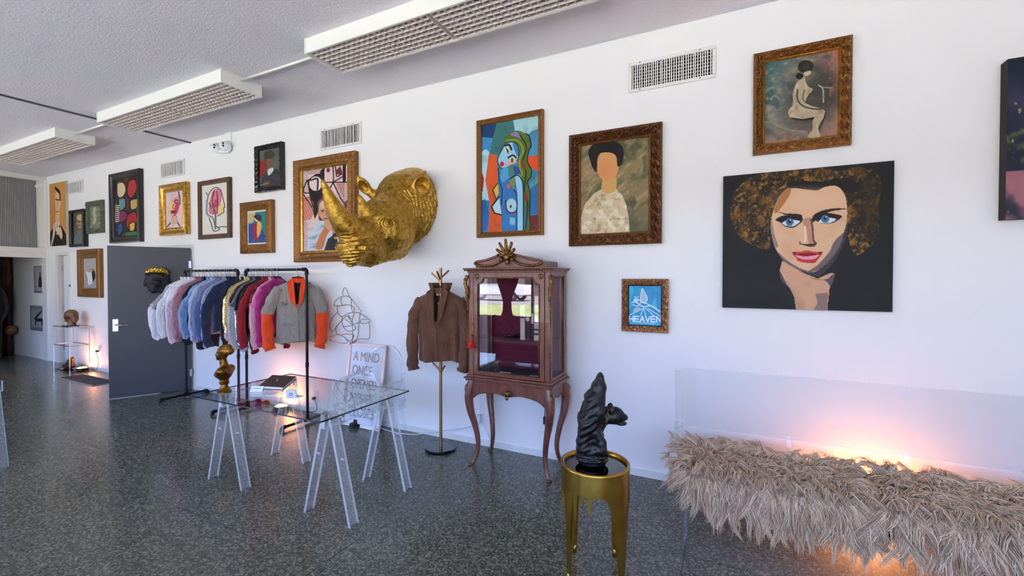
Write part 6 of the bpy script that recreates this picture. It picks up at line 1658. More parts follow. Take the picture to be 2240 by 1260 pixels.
def hanger(x, y, z, rz, label=None):
    global HANG0
    if HANG0 is None:
        t = thing('clothes_hanger', 'slim black clothes hanger with wire hook on the pipe rack', 'hanger', (0, 0, 0), 'hangers on the pipe racks')
        hk.build('hook', 'steel', t, world=False, smooth=True); hb_.build('shoulder_bar', 'hanger_black', t, world=False, smooth=True)
        HANG0 = t
    else:
        t = copy_tree(HANG0)
    t.location = (x, y, z); t.rotation_euler = (0, 0, rz)
    t['label'] = label or 'empty slim black clothes hanger among the garments on the pipe racks'
    return t

def fabric(name, col, var=None, rough=0.8, sheen=0.2, stripe=None, sw=90.0, metal=0.0, sequin=None, plaid=False):
    m = mat(name, col, rough, metal, 0.3, var=var, vscale=10, sheen=sheen)
    nt = m.node_tree; b = nt.nodes['Principled BSDF']
    v = coords(nt)
    if not sequin:
        wr = nd(nt, 'ShaderNodeTexNoise', Scale=13.0, Detail=3.0, Distortion=0.8); nt.links.new(coords(nt, (1.6, 1.6, 0.8)), wr.inputs['Vector'])
        wb_ = nd(nt, 'ShaderNodeBump', Strength=0.75, Distance=0.03); nt.links.new(wr.outputs[0], wb_.inputs['Height']); nt.links.new(wb_.outputs[0], b.inputs['Normal'])
    if stripe:
        wv = nd(nt, 'ShaderNodeTexWave', Scale=sw / 20, Distortion=0.6); wv.bands_direction = 'DIAGONAL' if plaid else 'X'
        wv.inputs['Detail'].default_value = 1.0
        nt.links.new(v, wv.inputs['Vector'])
        nt.links.new(ramp(nt, wv.outputs[0], [(0.42, col), (0.58, stripe)]), b.inputs['Base Color'])
    if plaid:
        br = nd(nt, 'ShaderNodeTexChecker', Scale=plaid); nt.links.new(v, br.inputs['Vector'])
        br.inputs[1].default_value = (*col, 1); br.inputs[2].default_value = (*var, 1)
        nt.links.new(br.outputs[0], b.inputs['Base Color'])
    if sequin:
        vo = nd(nt, 'ShaderNodeTexVoronoi', Scale=110.0); nt.links.new(v, vo.inputs['Vector'])
        bp = nd(nt, 'ShaderNodeBump', Strength=1.0, Distance=0.02)
        se = nd(nt, 'ShaderNodeSeparateColor'); nt.links.new(vo.outputs['Color'], se.inputs[0])
        nt.links.new(se.outputs[0], bp.inputs['Height']); nt.links.new(bp.outputs[0], b.inputs['Normal'])
        b.inputs['Metallic'].default_value = 0.85; b.inputs['Roughness'].default_value = 0.25
        nt.links.new(ramp(nt, se.outputs[1], [(0.2, col), (0.8, sequin)]), b.inputs['Base Color'])
    return m
fabric('f_white', rgb(226, 227, 234)); fabric('f_silver_seq', rgb(170, 172, 182), sequin=rgb(236, 236, 240)); fabric('f_palepink', rgb(228, 204, 220)); fabric('f_mauve', rgb(168, 122, 134), rgb(142, 98, 112)); fabric('f_rose', rgb(150, 98, 108)); fabric('f_navy', rgb(28, 32, 54)); fabric('f_sky', rgb(138, 164, 206), rgb(120, 148, 194)); fabric('f_paleblue', rgb(166, 182, 214)); fabric('f_greystripe', rgb(150, 154, 178), stripe=rgb(116, 116, 140), sw=1100); fabric('f_bluestripe', rgb(118, 132, 184), stripe=rgb(82, 92, 148), sw=1300); fabric('f_whitestripe', rgb(206, 208, 226), stripe=rgb(70, 76, 120), sw=800); fabric('f_teal', rgb(32, 54, 94), rgb(24, 40, 76)); fabric('f_black', rgb(20, 19, 22)); fabric('f_gold_seq', rgb(150, 120, 60), sequin=rgb(240, 222, 170)); fabric('f_champagne', rgb(206, 178, 120), rough=0.35); fabric('f_brown', rgb(60, 40, 38)); fabric('f_denim', rgb(92, 112, 158), rgb(70, 90, 138)); fabric('f_grey', rgb(106, 106, 114)); fabric('f_lightgrey', rgb(186, 190, 204)); fabric('f_red', rgb(158, 30, 42)); fabric('f_burgundy_seq', rgb(70, 14, 30), sequin=rgb(150, 50, 66)); fabric('f_pink', rgb(226, 140, 178)); fabric('f_blush', rgb(228, 178, 192)); fabric('f_magenta', rgb(178, 46, 128), rgb(150, 34, 110), rough=0.5); fabric('f_plaid', rgb(158, 148, 138), rgb(140, 130, 121), plaid=150.0); fabric('f_orange', rgb(236, 72, 22)); fabric('f_cocoa', rgb(106, 68, 46), rgb(92, 57, 38), rough=0.75); fabric('f_peach', rgb(222, 160, 142)); fabric('f_black_lining', rgb(30, 28, 30), rough=0.5); fabric('f_brown_lining', rgb(88, 56, 42), rough=0.5)

def ring_sheet(rows):
    """closed-around loft: rows x n points -> MB"""
    return MB().rings([list(r) for r in rows], cap=False)
def garment(name, label, cat, loc, rz, body, sleeve=None, cuff=None, collar=None, lower=None, split=0.5, hem=0.70, hw=0.215, sw=0.20, th=0.060, sl=0.60, bend=0.06, seed=1, near=1.0, far=1.0, open_v=None, lapel=None, group=None, slr=0.072, flat=0.8, lining=None):
    t = thing(name, label, cat, loc, group, rz)
    rng = np.random.default_rng(seed)
    sleeve = sleeve or body; cuff = cuff or lower or sleeve; collar = collar or body; lower = lower or sleeve
    def sidex(x): return x * (near if x < 0 else far)
    n, m = (96, 44) if open_v else (44, 30)
    fs = min(1.0, th / 0.06)
    ph = rng.uniform(0, 6.28, 6)
    rows = []
    for i in range(m):
        u = i / (m - 1)
        z = -0.105 - (hem - 0.105) * u ** 1.15
        a = np.interp(-z, [0.105, 0.135, 0.175, 0.21, 0.30, hem], [0.060, 0.125, sw, sw + 0.012, sw - 0.002, hw])
        b = np.interp(-z, [0.105, 0.14, 0.20, 0.32, hem], [min(0.032, th * 0.8), min(0.040, th * 0.85), th * 0.85, th * 1.05, th])
        row = []
        for j in range(n):
            k = 2 * PI * j / n
            cx, cy = math.cos(k), math.sin(k)
            ex = 2 / 2.8
            x = a * math.copysign(abs(cx) ** ex, cx); y = b * math.copysign(abs(cy) ** ex, cy)
            f = fs * 0.012 * u * (math.sin(5 * k + ph[0] + 2 * u) + 0.7 * math.sin(9 * k + ph[1] - 3 * u)) + fs * 0.004 * math.sin(17 * u + 3 * k + ph[2])
            row.append((sidex(x * (1 + 0.3 * f)), y + f * (1 if cy > 0 else -1) * (1 if fs == 1 else 0.5), z - 0.012 * u * math.sin(3 * k + ph[3])))
        rows.append(row)
    rs = np.array(rows)
    bm_ = ring_sheet(rs)
    if open_v:
        # the front really stands open: faces inside the V are left out and the lined inside shows
        wv, zb = open_v
        def in_v(f_, shrink=1.0):
            c_ = np.mean([bm_.v[i] for i in f_], axis=0)
            return c_[1] < 0 and c_[2] > zb and abs(c_[0]) < shrink * np.interp(-c_[2], [0.10, 0.14, 0.25, -zb - 0.06, -zb], [0.052, 0.046, wv * 0.95, 0.020, 0.004])
        keep = [not in_v(f_) for f_ in bm_.f]
        bm_.f = [f_ for f_, k_ in zip(bm_.f, keep) if k_]; bm_.m = bm_.m[:len(bm_.f)]
        li = ring_sheet(rs * np.array([0.965, 0.90, 1.0]) + np.array([0, 0.002, 0.003]))
        li.f = [f_ for f_, k_ in zip(li.f, keep) if k_]; li.m = li.m[:len(li.f)]
        li.build('lining', lining or body, t, smooth=True, world=False)
    bm_.build('body', body, t, smooth=True, world=False)
    for s in (-1, 1):
        e = near if s < 0 else far
        bd_ = bend if (s < 0 or flat == 0.8) else min(bend, 0.045)
        yo = 1.0 if flat == 0.8 else 0.25
        x0 = s * (sw - 0.035) * e
        pts = [(x0, 0.0, -0.205), (s * (sw + 0.035) * e, -0.01 * yo, -0.33), (s * (sw + bd_) * e, -0.03 * yo, -0.48), (s * (sw + bd_ * 0.9) * e, -0.055 * yo, -0.19 - sl * 0.86), (s * (sw + bd_ * 0.6) * e, -0.07 * yo, -0.19 - sl)]
        P = np.array(bez(pts, 6)); M = len(P)
        rr = np.interp(np.linspace(0, 1, M), [0, 0.12, 0.5, 0.88, 1.0], [slr * 0.9, slr, slr * 0.84, slr * 0.76, slr * 0.66])
        ph2 = rng.uniform(0, 6.28, 4)
        R = []
        for i in range(M):
            tg = P[min(i + 1, M - 1)] - P[max(i - 1, 0)]; tg /= np.linalg.norm(tg)
            nx = np.cross(tg, [0, 1, 0]); nx /= np.linalg.norm(nx); ny = np.cross(nx, tg)
            u = i / (M - 1)
            q = []
            for j in range(26):
                k = 2 * PI * j / 26
                f = rr[i] * (1 + 0.10 * math.sin(11 * u * PI + 2 * k + ph2[0]) * (0.4 + u) + 0.07 * math.sin(23 * u + 3 * k + ph2[1]) + 0.06 * math.sin(4 * k + ph2[2]))
                q.append(P[i] + nx * (f * math.cos(k)) + ny * (f * flat * math.sin(k)))
            R.append(q)
        kx = int(M * split)
        if lower != sleeve:
            so = ring_sheet(R[:kx + 1]).build('sleeve', sleeve, t, smooth=True, world=False)
            lo = MB().rings(R[kx:M - 3], cap=False).build('lower_sleeve', lower, t, smooth=True, world=False)
        else:
            so = ring_sheet(R[:M - 3]).build('sleeve', sleeve, t, smooth=True, world=False)
        MB().rings([[p + (p - P[i]) * 0.10 for p in R[i]] for i in range(M - 4, M)], cap=True).build('cuff', cuff, t, smooth=True, world=False)
    # collar band standing round the neck, with two points at the front
    rows = []
    for v in (0, 0.5, 1.0):
        rows.append([(sidex((0.066 + 0.010 * v) * math.cos(k)), 0.044 * max(0.5, fs) * math.sin(k) * (1 + 0.1 * v), -0.118 + 0.048 * v - 0.02 * (math.sin(k) < -0.7)) for k in np.linspace(0, 2 * PI, 24, endpoint=False)])
    co = ring_sheet(rows).build('collar', collar, t, smooth=True, world=False)
    if open_v:
        for s in (-1, 1):
            lp = [(s * 0.060, -th * 0.5, -0.085), (s * 0.105, -th * 0.9 - 0.004, -0.125), (s * (wv + 0.055), -th * 1.15 - 0.014, -0.25), (s * (wv + 0.035), -th * 1.2 - 0.016, -0.34), (s * 0.006, -th * 1.2 - 0.022, zb), (s * 0.016, -th * 1.2 - 0.020, zb + 0.06), (s * wv * 0.75, -th * 1.15 - 0.020, -0.25), (s * 0.038, -th * 0.8 - 0.010, -0.14)]
            mb = MB(); V0 = [(sidex(a), b, c_) for a, b, c_ in lp]; V1 = [(a, b - 0.008, c_) for a, b, c_ in V0]
            F = [(0, 1, 2, 7), (7, 2, 6), (6, 2, 3, 5), (5, 3, 4)]
            mb.add(V0 + V1, F + [tuple(i + 8 for i in f_) for f_ in F] + [(i, (i + 1) % 8, (i + 1) % 8 + 8, i + 8) for i in range(8)])
            mb.build('lapel', lapel or collar, t, world=False, bevel=0.003)
        mb = MB().tube([(0.0, -th * 1.15 - 0.014, zb), (0.004, -th * 1.12 - 0.014, (zb - hem) / 2 - 0.03), (0.01, -th - 0.012, -hem)], 0.004, 6)
        mb.build('placket', body, t, world=False)
    return t
g1 = [('shirt', 'white jacket with silver sequinned shoulder, first on the rack by the grey door', dict(body='f_white', sleeve='f_silver_seq', lower='f_white', split=0.5, hem=0.66, sl=0.66, bend=0.16)),
      ('shirt', 'plain white shirt next to the silver-shouldered jacket', dict(body='f_white', hem=0.68, sl=0.64, bend=0.12)),
      ('shirt', 'white shirt with pale pink cuffs hanging beside the plain white shirt', dict(body='f_white', cuff='f_palepink', hem=0.72, sl=0.70)),
      ('shirt', 'pale pink shirt on the rack by the grey door', dict(body='f_palepink', hem=0.72, sl=0.70, bend=0.10)),
      ('shirt', 'mauve shirt hanging next to the pale pink shirt', dict(body='f_mauve', hem=0.74, sl=0.68)),
      ('shirt', 'dusty rose shirt between the mauve shirt and the navy shirt', dict(body='f_rose', hem=0.70, sl=0.62)),
      ('shirt', 'long navy shirt hanging lowest on the rack by the grey door', dict(body='f_navy', hem=0.98, hw=0.14, sl=0.72)),
      ('shirt', 'plain sky blue shirt on the pipe rack', dict(body='f_sky', hem=0.70, sl=0.62, bend=0.12)),
      ('shirt', 'pale blue shirt next to the sky blue shirt', dict(body='f_paleblue', cuff='f_greystripe', hem=0.78, sl=0.66)),
      ('shirt', 'grey pinstriped shirt on the pipe rack', dict(body='f_greystripe', hem=0.70, sl=0.66, bend=0.08)),
      ('shirt', 'blue pinstriped shirt on the pipe rack', dict(body='f_bluestripe', hem=0.72, sl=0.64, bend=0.10)),
      ('shirt', 'white shirt with bold navy stripes on the pipe rack', dict(body='f_whitestripe', hem=0.74, sl=0.72)),
      ('jacket', 'dark teal blue jacket ending the rack of shirts', dict(body='f_teal', hem=0.72, sl=0.70, bend=0.10))]
g2 = [('jacket', 'plain black jacket at the start of the second rack', dict(body='f_black', hem=0.72, sl=0.66)),
      ('jacket', 'gold sequinned jacket on the pipe rack', dict(body='f_gold_seq', lower='f_lightgrey', split=0.75, hem=0.62, sl=0.60)),
      ('jacket', 'champagne satin jacket next to the gold sequinned jacket', dict(body='f_champagne', lower='f_peach', split=0.6, hem=0.70, sl=0.66)),
      ('jacket', 'dark brown jacket with denim sleeves', dict(body='f_brown', lower='f_denim', split=0.35, hem=0.68, sl=0.66)),
      ('jacket', 'grey jacket with pale lower sleeves', dict(body='f_grey', lower='f_lightgrey', split=0.4, hem=0.74, sl=0.70, bend=0.10)),
      ('jacket', 'black jacket with silver sequinned sleeves', dict(body='f_black', lower='f_silver_seq', split=0.45, hem=0.72, sl=0.64)),
      ('jacket', 'black jacket hanging next to the red jacket', dict(body='f_black', hem=0.72, sl=0.66)),
      ('jacket', 'deep red jacket with striped cuffs', dict(body='f_red', cuff='f_whitestripe', hem=0.66, sl=0.70, bend=0.09)),
      ('jacket', 'burgundy sequinned jacket behind the pink jacket', dict(body='f_burgundy_seq', hem=0.78, sl=0.74)),
      ('jacket', 'bright pink jacket with blush lower sleeves', dict(body='f_pink', lower='f_blush', split=0.4, hem=0.70, sl=0.68, bend=0.09)),
      ('jacket', 'magenta brocade jacket beside the orange-sleeved blazer', dict(body='f_magenta', hem=0.70, sl=0.66))]
def hang(rack, items, s0, x_a, x_b):
    for k, (nm, lb, kw) in enumerate(items):
        x = x_a + (x_b - x_a) * k / (len(items) - 1)
        rz = math.radians(90 + [0.5, -0.4, 0.3, -0.5, 0.6, -0.2][k % 6])
        garment(nm, lb, 'shirt' if nm == 'shirt' else 'jacket', (x, RY - 0.018, RZ - 0.008), rz, seed=s0 + k, flat=0.42, slr=0.060 if s0 == 10 else 0.052, th=0.030 if s0 == 10 else 0.020, near=0.86 if (s0 == 50 and k > 7) else 1.08, far=0.80, group='garments on the pipe racks', **kw)
        hanger(x, RY, RZ - 0.003, rz, 'black hanger carrying the ' + ' '.join(lb.split(',')[0].split()[:11]))
hang(R1, g1, 10, R1[0] + 0.07, R1[1] - 0.07)
hang(R2, g2, 50, R2[0] + 0.055, R2[1] - 0.475)
for r_, n_, xa_, xb_, ks in ((R1, 12, R1[0] + 0.07, R1[1] - 0.07, (1, 4, 7, 10)), (R2, 10, R2[0] + 0.055, R2[1] - 0.475, (1, 3, 6, 8))):
    for k in ks: hanger(xa_ + (xb_ - xa_) * (k + 0.5) / n_, RY, RZ - 0.003, math.radians(90))
BZ = (-4.32, 3.34)
bh = hanger(BZ[0], RY, RZ - 0.003, math.radians(44), 'black hanger carrying the grey checked blazer at the rack end')
for c_ in bh.children:
    if c_.name.startswith('hook'): c_.rotation_euler = (0, 0, math.radians(46))      # the swivel hook stays square to the rail
garment('blazer', 'grey checked blazer with orange lapels and orange lower sleeves at the rack end', 'blazer', (BZ[0], BZ[1], RZ - 0.01), math.radians(42), 'f_plaid', 'f_plaid', 'f_orange', 'f_orange', 'f_orange', split=0.48, hem=0.80, hw=0.235, sw=0.22, th=0.055, sl=0.68, bend=0.09, seed=90, far=0.78, near=1.0, open_v=(0.035, -0.42), lapel='f_orange', lining='f_black_lining')
bl = bpy.data.objects['blazer']
for sx_ in (-0.12, 0.11):
    MB().box((sx_ - 0.05, -0.078, -0.60), (sx_ + 0.05, -0.056, -0.588)).build('pocket_flap', 'f_plaid', bl, world=False)
mat('thread_dark', rgb(60, 52, 50), 0.8)
for q in (([(-0.170, -0.062, -0.36), (-0.145, -0.062, -0.355), (-0.150, -0.062, -0.375), (-0.165, -0.062, -0.39)]), ([(-0.130, -0.063, -0.395), (-0.125, -0.063, -0.36), (-0.105, -0.063, -0.362), (-0.110, -0.063, -0.378), (-0.125, -0.063, -0.38)])):
    MB().tube(q, 0.003, 5).build('monogram', 'thread_dark', bl, world=False)
# brown jacket on the coat stand
garment('jacket', 'short brown jacket with upturned collar hanging on the brass coat stand', 'jacket', (px_, py_ - 0.004, 1.60), math.radians(14), 'f_cocoa', hem=0.765, hw=0.205, sw=0.205, th=0.075, sl=0.66, bend=0.055, seed=33, open_v=(0.030, -0.44), lapel='f_cocoa', slr=0.066, lining='f_brown_lining')
jk = [o for o in bpy.data.objects if o.name.startswith('jacket') and 'brown jacket with upturned' in o.get('label', '')][0]
MB().box((-0.048, 0.020, -0.165), (-0.012, 0.023, -0.12)).build('care_tag', 'plastic_white', jk, world=False)
MB().box((-0.045, 0.050, -0.245), (-0.015, 0.055, -0.225)).build('price_tag', 'plastic_white', jk, world=False)
rows = [[((0.085 + 0.03 * v) * math.cos(k), 0.058 * math.sin(k) * (1 + 0.25 * v), -0.125 + 0.085 * v * (1 - 0.25 * math.sin(k) * -1 * 0) + 0.0) for k in np.linspace(-PI * 0.35, PI * 1.35, 22)] for v in (0, 0.5, 1.0)]
sheet(rows, 0.006).build('upturned_collar', ['f_cocoa', 'f_cocoa'], jk, smooth=True, world=False)
o = hanger(px_ + 0.006, py_ - 0.024, 1.60, math.radians(14)); o['label'] = 'black hanger holding the brown jacket on the coat stand'
# ================================================================== SMALL THINGS ON THE TABLE
mat('leather_dark', rgb(44, 22, 28), 0.35)
bk = thing('album', 'dark closed album with a pen lying on a clear tilted stand', 'book', (-3.2, 2.45, TZ))
fl_, fr_, br_, bl_ = G(567, 843, 0.765), G(619, 846, 0.765), G(648, 823, 0.80), G(596, 820, 0.80)
up_ = np.array([0, 0, 0.022])
def slab(a, b, c, d, th): 
    dn = np.array([0, 0, -th])
    return MB().add([a, b, c, d, a + dn, b + dn, c + dn, d + dn], [(0, 1, 2, 3), (7, 6, 5, 4), (0, 4, 5, 1), (1, 5, 6, 2), (2, 6, 7, 3), (3, 7, 4, 0)])
slab(fl_, fr_, br_, bl_, 0.006).build('cover', 'leather_dark', bk)
ins = lambda p: p * 0.96 + (fl_ + fr_ + br_ + bl_) / 4 * 0.04
slab(*[ins(p) - np.array([0, 0, 0.006]) for p in (fl_, fr_, br_, bl_)], 0.018).build('pages', 'paper', bk)
slab(*[p - np.array([0, 0, 0.024]) for p in (fl_, fr_, br_, bl_)], 0.005).build('back_cover', 'leather_dark', bk)
pc = (fl_ + fr_ + br_ + bl_) / 4
tag(MB().tube([pc + np.array([-0.05, 0.03, 0.012]), pc + np.array([0.05, -0.04, 0.008])], [0.005, 0.004], 8).build('pen', 'steel', smooth=True), 'slim metal pen lying on the dark album', 'pen')
bs_ = thing('book_stand', 'clear acrylic stand with sloping ledge under the dark album', 'stand', (pc[0], pc[1], TZ))
slab(*[p - np.array([0, 0, 0.030]) for p in (fl_, fr_, br_, bl_)], 0.006).build('ledge', 'acrylic', bs_)
for p in (br_, bl_, fl_, fr_):
    q = p * 0.85 + pc * 0.15
    MB().tube([(q[0], q[1], TZ), (q[0], q[1], q[2] - 0.033)], 0.006, 8).build('strut', 'acrylic_edge', bs_)
tc = thing('tent_card', 'small white folded name card on the glass table', 'card', tuple(G(560, 852, TZ)))
a, b = G(546, 857, TZ), G(573, 857, TZ); dd = np.array([0.012, 0.026, 0]); 
hgt = np.array([0, 0, 0.042])
MB().add([a, b, b + dd / 2 + hgt, a + dd / 2 + hgt], [(0, 1, 2, 3)]).add([b + dd, a + dd, a + dd / 2 + hgt, b + dd / 2 + hgt], [(0, 1, 2, 3)]).build('card', 'plastic_white', tc, fix=False)
mat('print_grey', rgb(110, 116, 150), 0.6)
lnv = (b - a)
p0 = a + lnv * 0.2 + dd * 0.30 + hgt * 0.6 + np.array([0, -0.002, 0.001])
MB().tube([p0, p0 + lnv * 0.6], 0.002, 5).build('lettering', 'print_grey', tc)
cr_ = thing('card_reader', 'white square card reader with a dark square mark on a stand', 'card reader', tuple(G(638, 872, TZ)))
c0 = G(638, 861, TZ + 0.03)
rr_ = np.array([0.896, 0.443, 0]); uu_ = np.array([0.10, -0.20, 0.97]); uu_ /= np.linalg.norm(uu_); nn_ = np.cross(rr_, uu_)
if nn_[1] > 0: nn_ = -nn_
def plate_(c, hw_, hh_, d0, d1, rad=0.008):
    pts = []
    for sx, sz, a0 in ((1, 1, 0), (-1, 1, 90), (-1, -1, 180), (1, -1, 270)):
        for k in range(5):
            an = math.radians(a0 + 22.5 * k)
            pts.append((sx * (hw_ - rad) + rad * math.cos(an), sz * (hh_ - rad) + rad * math.sin(an)))
    lo = [c + rr_ * x + uu_ * z + nn_ * d0 for x, z in pts]; hi = [c + rr_ * x + uu_ * z + nn_ * d1 for x, z in pts]
    return MB().rings([lo, hi])
plate_(c0, 0.037, 0.035, 0.0, 0.012).build('body', 'plastic_white', cr_)
plate_(c0, 0.011, 0.011, 0.012, 0.0128, 0.003).build('mark', 'print_grey', cr_)
plate_(c0, 0.0065, 0.0065, 0.0128, 0.0135, 0.002).build('mark_centre', 'plastic_white', cr_)
MB().box((c0[0] - 0.03, c0[1] + 0.004, TZ), (c0[0] + 0.05, c0[1] + 0.06, TZ + 0.006)).build('dock', 'plastic_white', cr_)

# ================================================================== FAR CORNER: WIRE STAND, HEADS, MAT, CURTAIN
mat('chrome', rgb(205, 206, 212), 0.12, 1.0)
wx0, wx1, wy0, wy1, wz = -10.60, -9.98, 3.30, 3.56, 0.77
ws = thing('wire_stand', 'slim chrome wire stand holding a painted head', 'stand', ((wx0 + wx1) / 2, 3.43, 0))
for x in (wx0, wx1):
    for y in (wy0, wy1):
        MB().cyl((x, y, 0), (x, y, wz), 0.007, n=8).build('leg', 'chrome', ws, smooth='auto')
for z, nm in ((wz, 'top_frame'), (0.45, 'middle_frame'), (0.02, 'bottom_frame')):
    MB().tube([(wx0, wy0, z), (wx1, wy0, z), (wx1, wy1, z), (wx0, wy1, z)], 0.006, 8, close=True).build(nm, 'chrome', ws, smooth='auto')
MB().box((wx0, wy0, wz - 0.004), (wx1, wy1, wz + 0.003)).build('top_plate', 'shelf_glass', ws)
mat('head_red', rgb(96, 38, 34), 0.4, var=rgb(136, 108, 48), vscale=9, bump=0.3)
mat('bronze_dark', rgb(70, 46, 32), 0.35, 0.5, var=rgb(104, 70, 42), vscale=12)
hd = thing('painted_head', 'dark red and ochre head sculpture on the wire stand', 'sculpture', (-10.29, 3.43, wz))
def hsd(P):
    d = ell(P, (-0.01, 0, 0.20), (0.105, 0.085, 0.085))
    d = smin(d, ell(P, (0.055, 0, 0.145), (0.055, 0.058, 0.085)), 0.025)
    d = smin(d, cap(P, (0.105, 0, 0.185), (0.140, 0, 0.145), 0.012, 0.020), 0.012)
    d = smin(d, ell(P, (0.108, 0, 0.112), (0.022, 0.03, 0.012)), 0.008)
    d = smin(d, ell(P, (0.095, 0, 0.080), (0.028, 0.03, 0.022)), 0.012)
    for s in (-1, 1): d = smax(d, -ell(P, (0.125, s * 0.035, 0.165), (0.02, 0.02, 0.014)), 0.01)
    d = smin(d, cap(P, (-0.015, 0, 0.09), (-0.01, 0, 0.0), 0.045, 0.07), 0.03)
    return smin(d, ell(P, (-0.085, 0, 0.13), (0.04, 0.055, 0.08)), 0.03)
V, Q = skin(hsd, (-0.18, -0.14, -0.0), (0.18, 0.14, 0.31), 0.010)
np_mesh('head', to_w(V, (-10.29, 3.43, wz + 0.006), np.array([-0.97, -0.25])), Q, 'head_red', hd)
MB().box((-10.42, 3.35, wz + 0.002), (-10.18, 3.50, wz + 0.016)).build('plinth', 'black_gloss', hd)
lf = thing('bronze_figure', 'small dark bronze reclining figure on the floor under the wire stand', 'sculpture', (-10.36, 3.42, 0))
def rec(P):
    d = chain(P, [(-0.18, 0, 0.06), (0.0, 0, 0.07), (0.12, 0, 0.09)], [0.05, 0.065, 0.055], 0.02)
    d = smin(d, chain(P, [(0.12, 0, 0.10), (0.16, 0, 0.17)], [0.045, 0.03], 0.01), 0.02)
    d = smin(d, ell(P, (0.17, 0, 0.215), (0.04, 0.036, 0.045)), 0.01)
    d = smin(d, chain(P, [(-0.15, 0.02, 0.07), (-0.10, 0.02, 0.16), (-0.02, 0.03, 0.06)], [0.035, 0.03, 0.03], 0.02), 0.015)
    return smax(d, -P[..., 2] + 0.012, 0.005)
V, Q = skin(rec, (-0.26, -0.09, 0.0), (0.24, 0.10, 0.28), 0.010)
np_mesh('figure', to_w(V * np.array([0.78, 0.9, 0.9]), (-10.36, 3.42, 0.002), np.array([1.0, 0.0])), Q, 'bronze_dark', lf)
MB().box((-10.57, 3.335, 0.0), (-10.15, 3.505, 0.014)).build('plinth', 'black_gloss', lf)
mat('mat_grey', rgb(62, 62, 66), 0.95, bump=0.3, bscale=200)
mat('mat_edge', rgb(150, 146, 142), 0.6)
fm_ = thing('floor_mat', 'flat grey rectangular floor mat with pale edging near the wire stand', 'mat', (-9.05, 3.19, 0))
MB().box((-9.63, 3.04, 0.0), (-8.45, 3.35, 0.008)).build('edging', 'mat_edge', fm_)
MB().box((-9.60, 3.06, 0.008), (-8.48, 3.33, 0.013)).build('pile', 'mat_grey', fm_)
mat('curtain_brown', rgb(70, 42, 28), 0.8, var=rgb(50, 28, 20), vscale=5)
def drape(name, label, x, y0, y1, z0, z1, m, amp=0.045, lam=0.13, cat='curtain', axis='x', waist=None, seed=0):
    t = thing(name, label, cat, (x if axis == 'x' else (y0 + y1) / 2, (y0 + y1) / 2 if axis == 'x' else x, z0))
    rows = []
    nu = int(abs(y1 - y0) / lam * 8)
    for zz in np.linspace(z1, z0, 14):
        f = 1.0 if not waist else 1 - waist[1] * math.exp(-((zz - waist[0]) / waist[2]) ** 2)
        c_ = (y0 + y1) / 2
        rows.append([((x + amp * math.sin(2 * PI * (u * (y1 - y0)) / lam + 0.4 * math.sin(3 * zz)), c_ + (y0 + (y1 - y0) * u - c_) * f, zz) if axis == 'x' else (c_ + (y0 + (y1 - y0) * u - c_) * f, x + amp * math.sin(2 * PI * (u * (y1 - y0)) / lam + 0.4 * math.sin(3 * zz)), zz)) for u in np.linspace(0, 1, nu)])
    sheet(rows, 0.006).build('cloth', [m, m], t, smooth=True)
    return t
cu_ = drape('curtain', 'dark brown pleated curtain at the end of the passage', -13.42, 1.0, 3.56, 0.02, 2.35, 'curtain_brown')
MB().ball((-13.30, 3.50, 0.53), (0.09, 0.10, 0.10), 14, 10).build('tieback', 'head_red', cu_, smooth=True)
MB().cyl((-13.42, 0.9, 2.37), (-13.42, D, 2.37), 0.02, n=10).build('rod', 'black_iron', cu_, smooth='auto')
bkc = thing('black_drape', 'black cloth hanging over a stand in front of the brown curtain', 'cloth', (-13.15, 3.15, 0))
rows = []
for zz, r_ in ((1.50, 0.02), (1.47, 0.12), (1.36, 0.22), (1.1, 0.27), (0.9, 0.26), (0.75, 0.2), (0.6, 0.19), (0.3, 0.18), (0.02, 0.17)):
    rows.append([(-13.15 + r_ * (0.6 + 0.05 * math.sin(7 * k)) * math.cos(k), 3.15 + r_ * (1 + 0.06 * math.sin(9 * k + zz)) * math.sin(k), zz) for k in np.linspace(0, 2 * PI, 40, endpoint=False)])
ring_sheet(bez([np.array(r) for r in rows], 4)).build('cloth', 'f_black', bkc, smooth=True)

# ================================================================== MIRRORED IN THE CABINET: SOFA, SHOP-FRONT DRAPES, STREET
mat('sofa_red', rgb(128, 20, 44), 0.6, sheen=0.4, var=rgb(100, 14, 34), vscale=6)
sx0_, sx1_ = -4.9, -2.5
so = thing('tufted_sofa', 'deep red button-tufted sofa facing the long wall', 'sofa', ((sx0_ + sx1_) / 2, -1.0, 0))
MB().box((sx0_, -1.45, 0.12), (sx1_, -0.55, 0.32)).build('base', 'sofa_red', so, bevel=0.03)
MB().box((sx0_ + 0.15, -1.25, 0.32), (sx1_ - 0.15, -0.52, 0.46)).build('seat_cushion', 'sofa_red', so, bevel=0.05)
rows = []
for v in np.linspace(0, 1, 20):
    rows.append([(x, -1.25 - 0.14 * v + 0.03 * abs(math.sin(PI * (x / 0.2 + v * 3))) * abs(math.sin(PI * (x / 0.2 - v * 3))), 0.40 + v * (0.46 - 0.10 * ((x - sx0_) / (sx1_ - sx0_) > 0.62))) for x in np.linspace(sx0_, sx1_, 90)])
sheet(rows, 0.10).build('backrest', ['sofa_red', 'sofa_red'], so, smooth=True)
for x in (sx0_ + 0.08, sx1_ - 0.08):
    MB().tube([(x, -1.42, 0.52), (x, -0.56, 0.52)], 0.10, 16).box((x - 0.07, -1.42, 0.12), (x + 0.07, -0.58, 0.5)).build('arm', 'sofa_red', so, smooth='auto')
for x in (sx0_ + 0.1, sx1_ - 0.1):
    for y in (-1.38, -0.62):
        MB().cyl((x, y, 0), (x, y, 0.13), 0.02, 0.03, n=10).build('foot', 'black_iron', so)
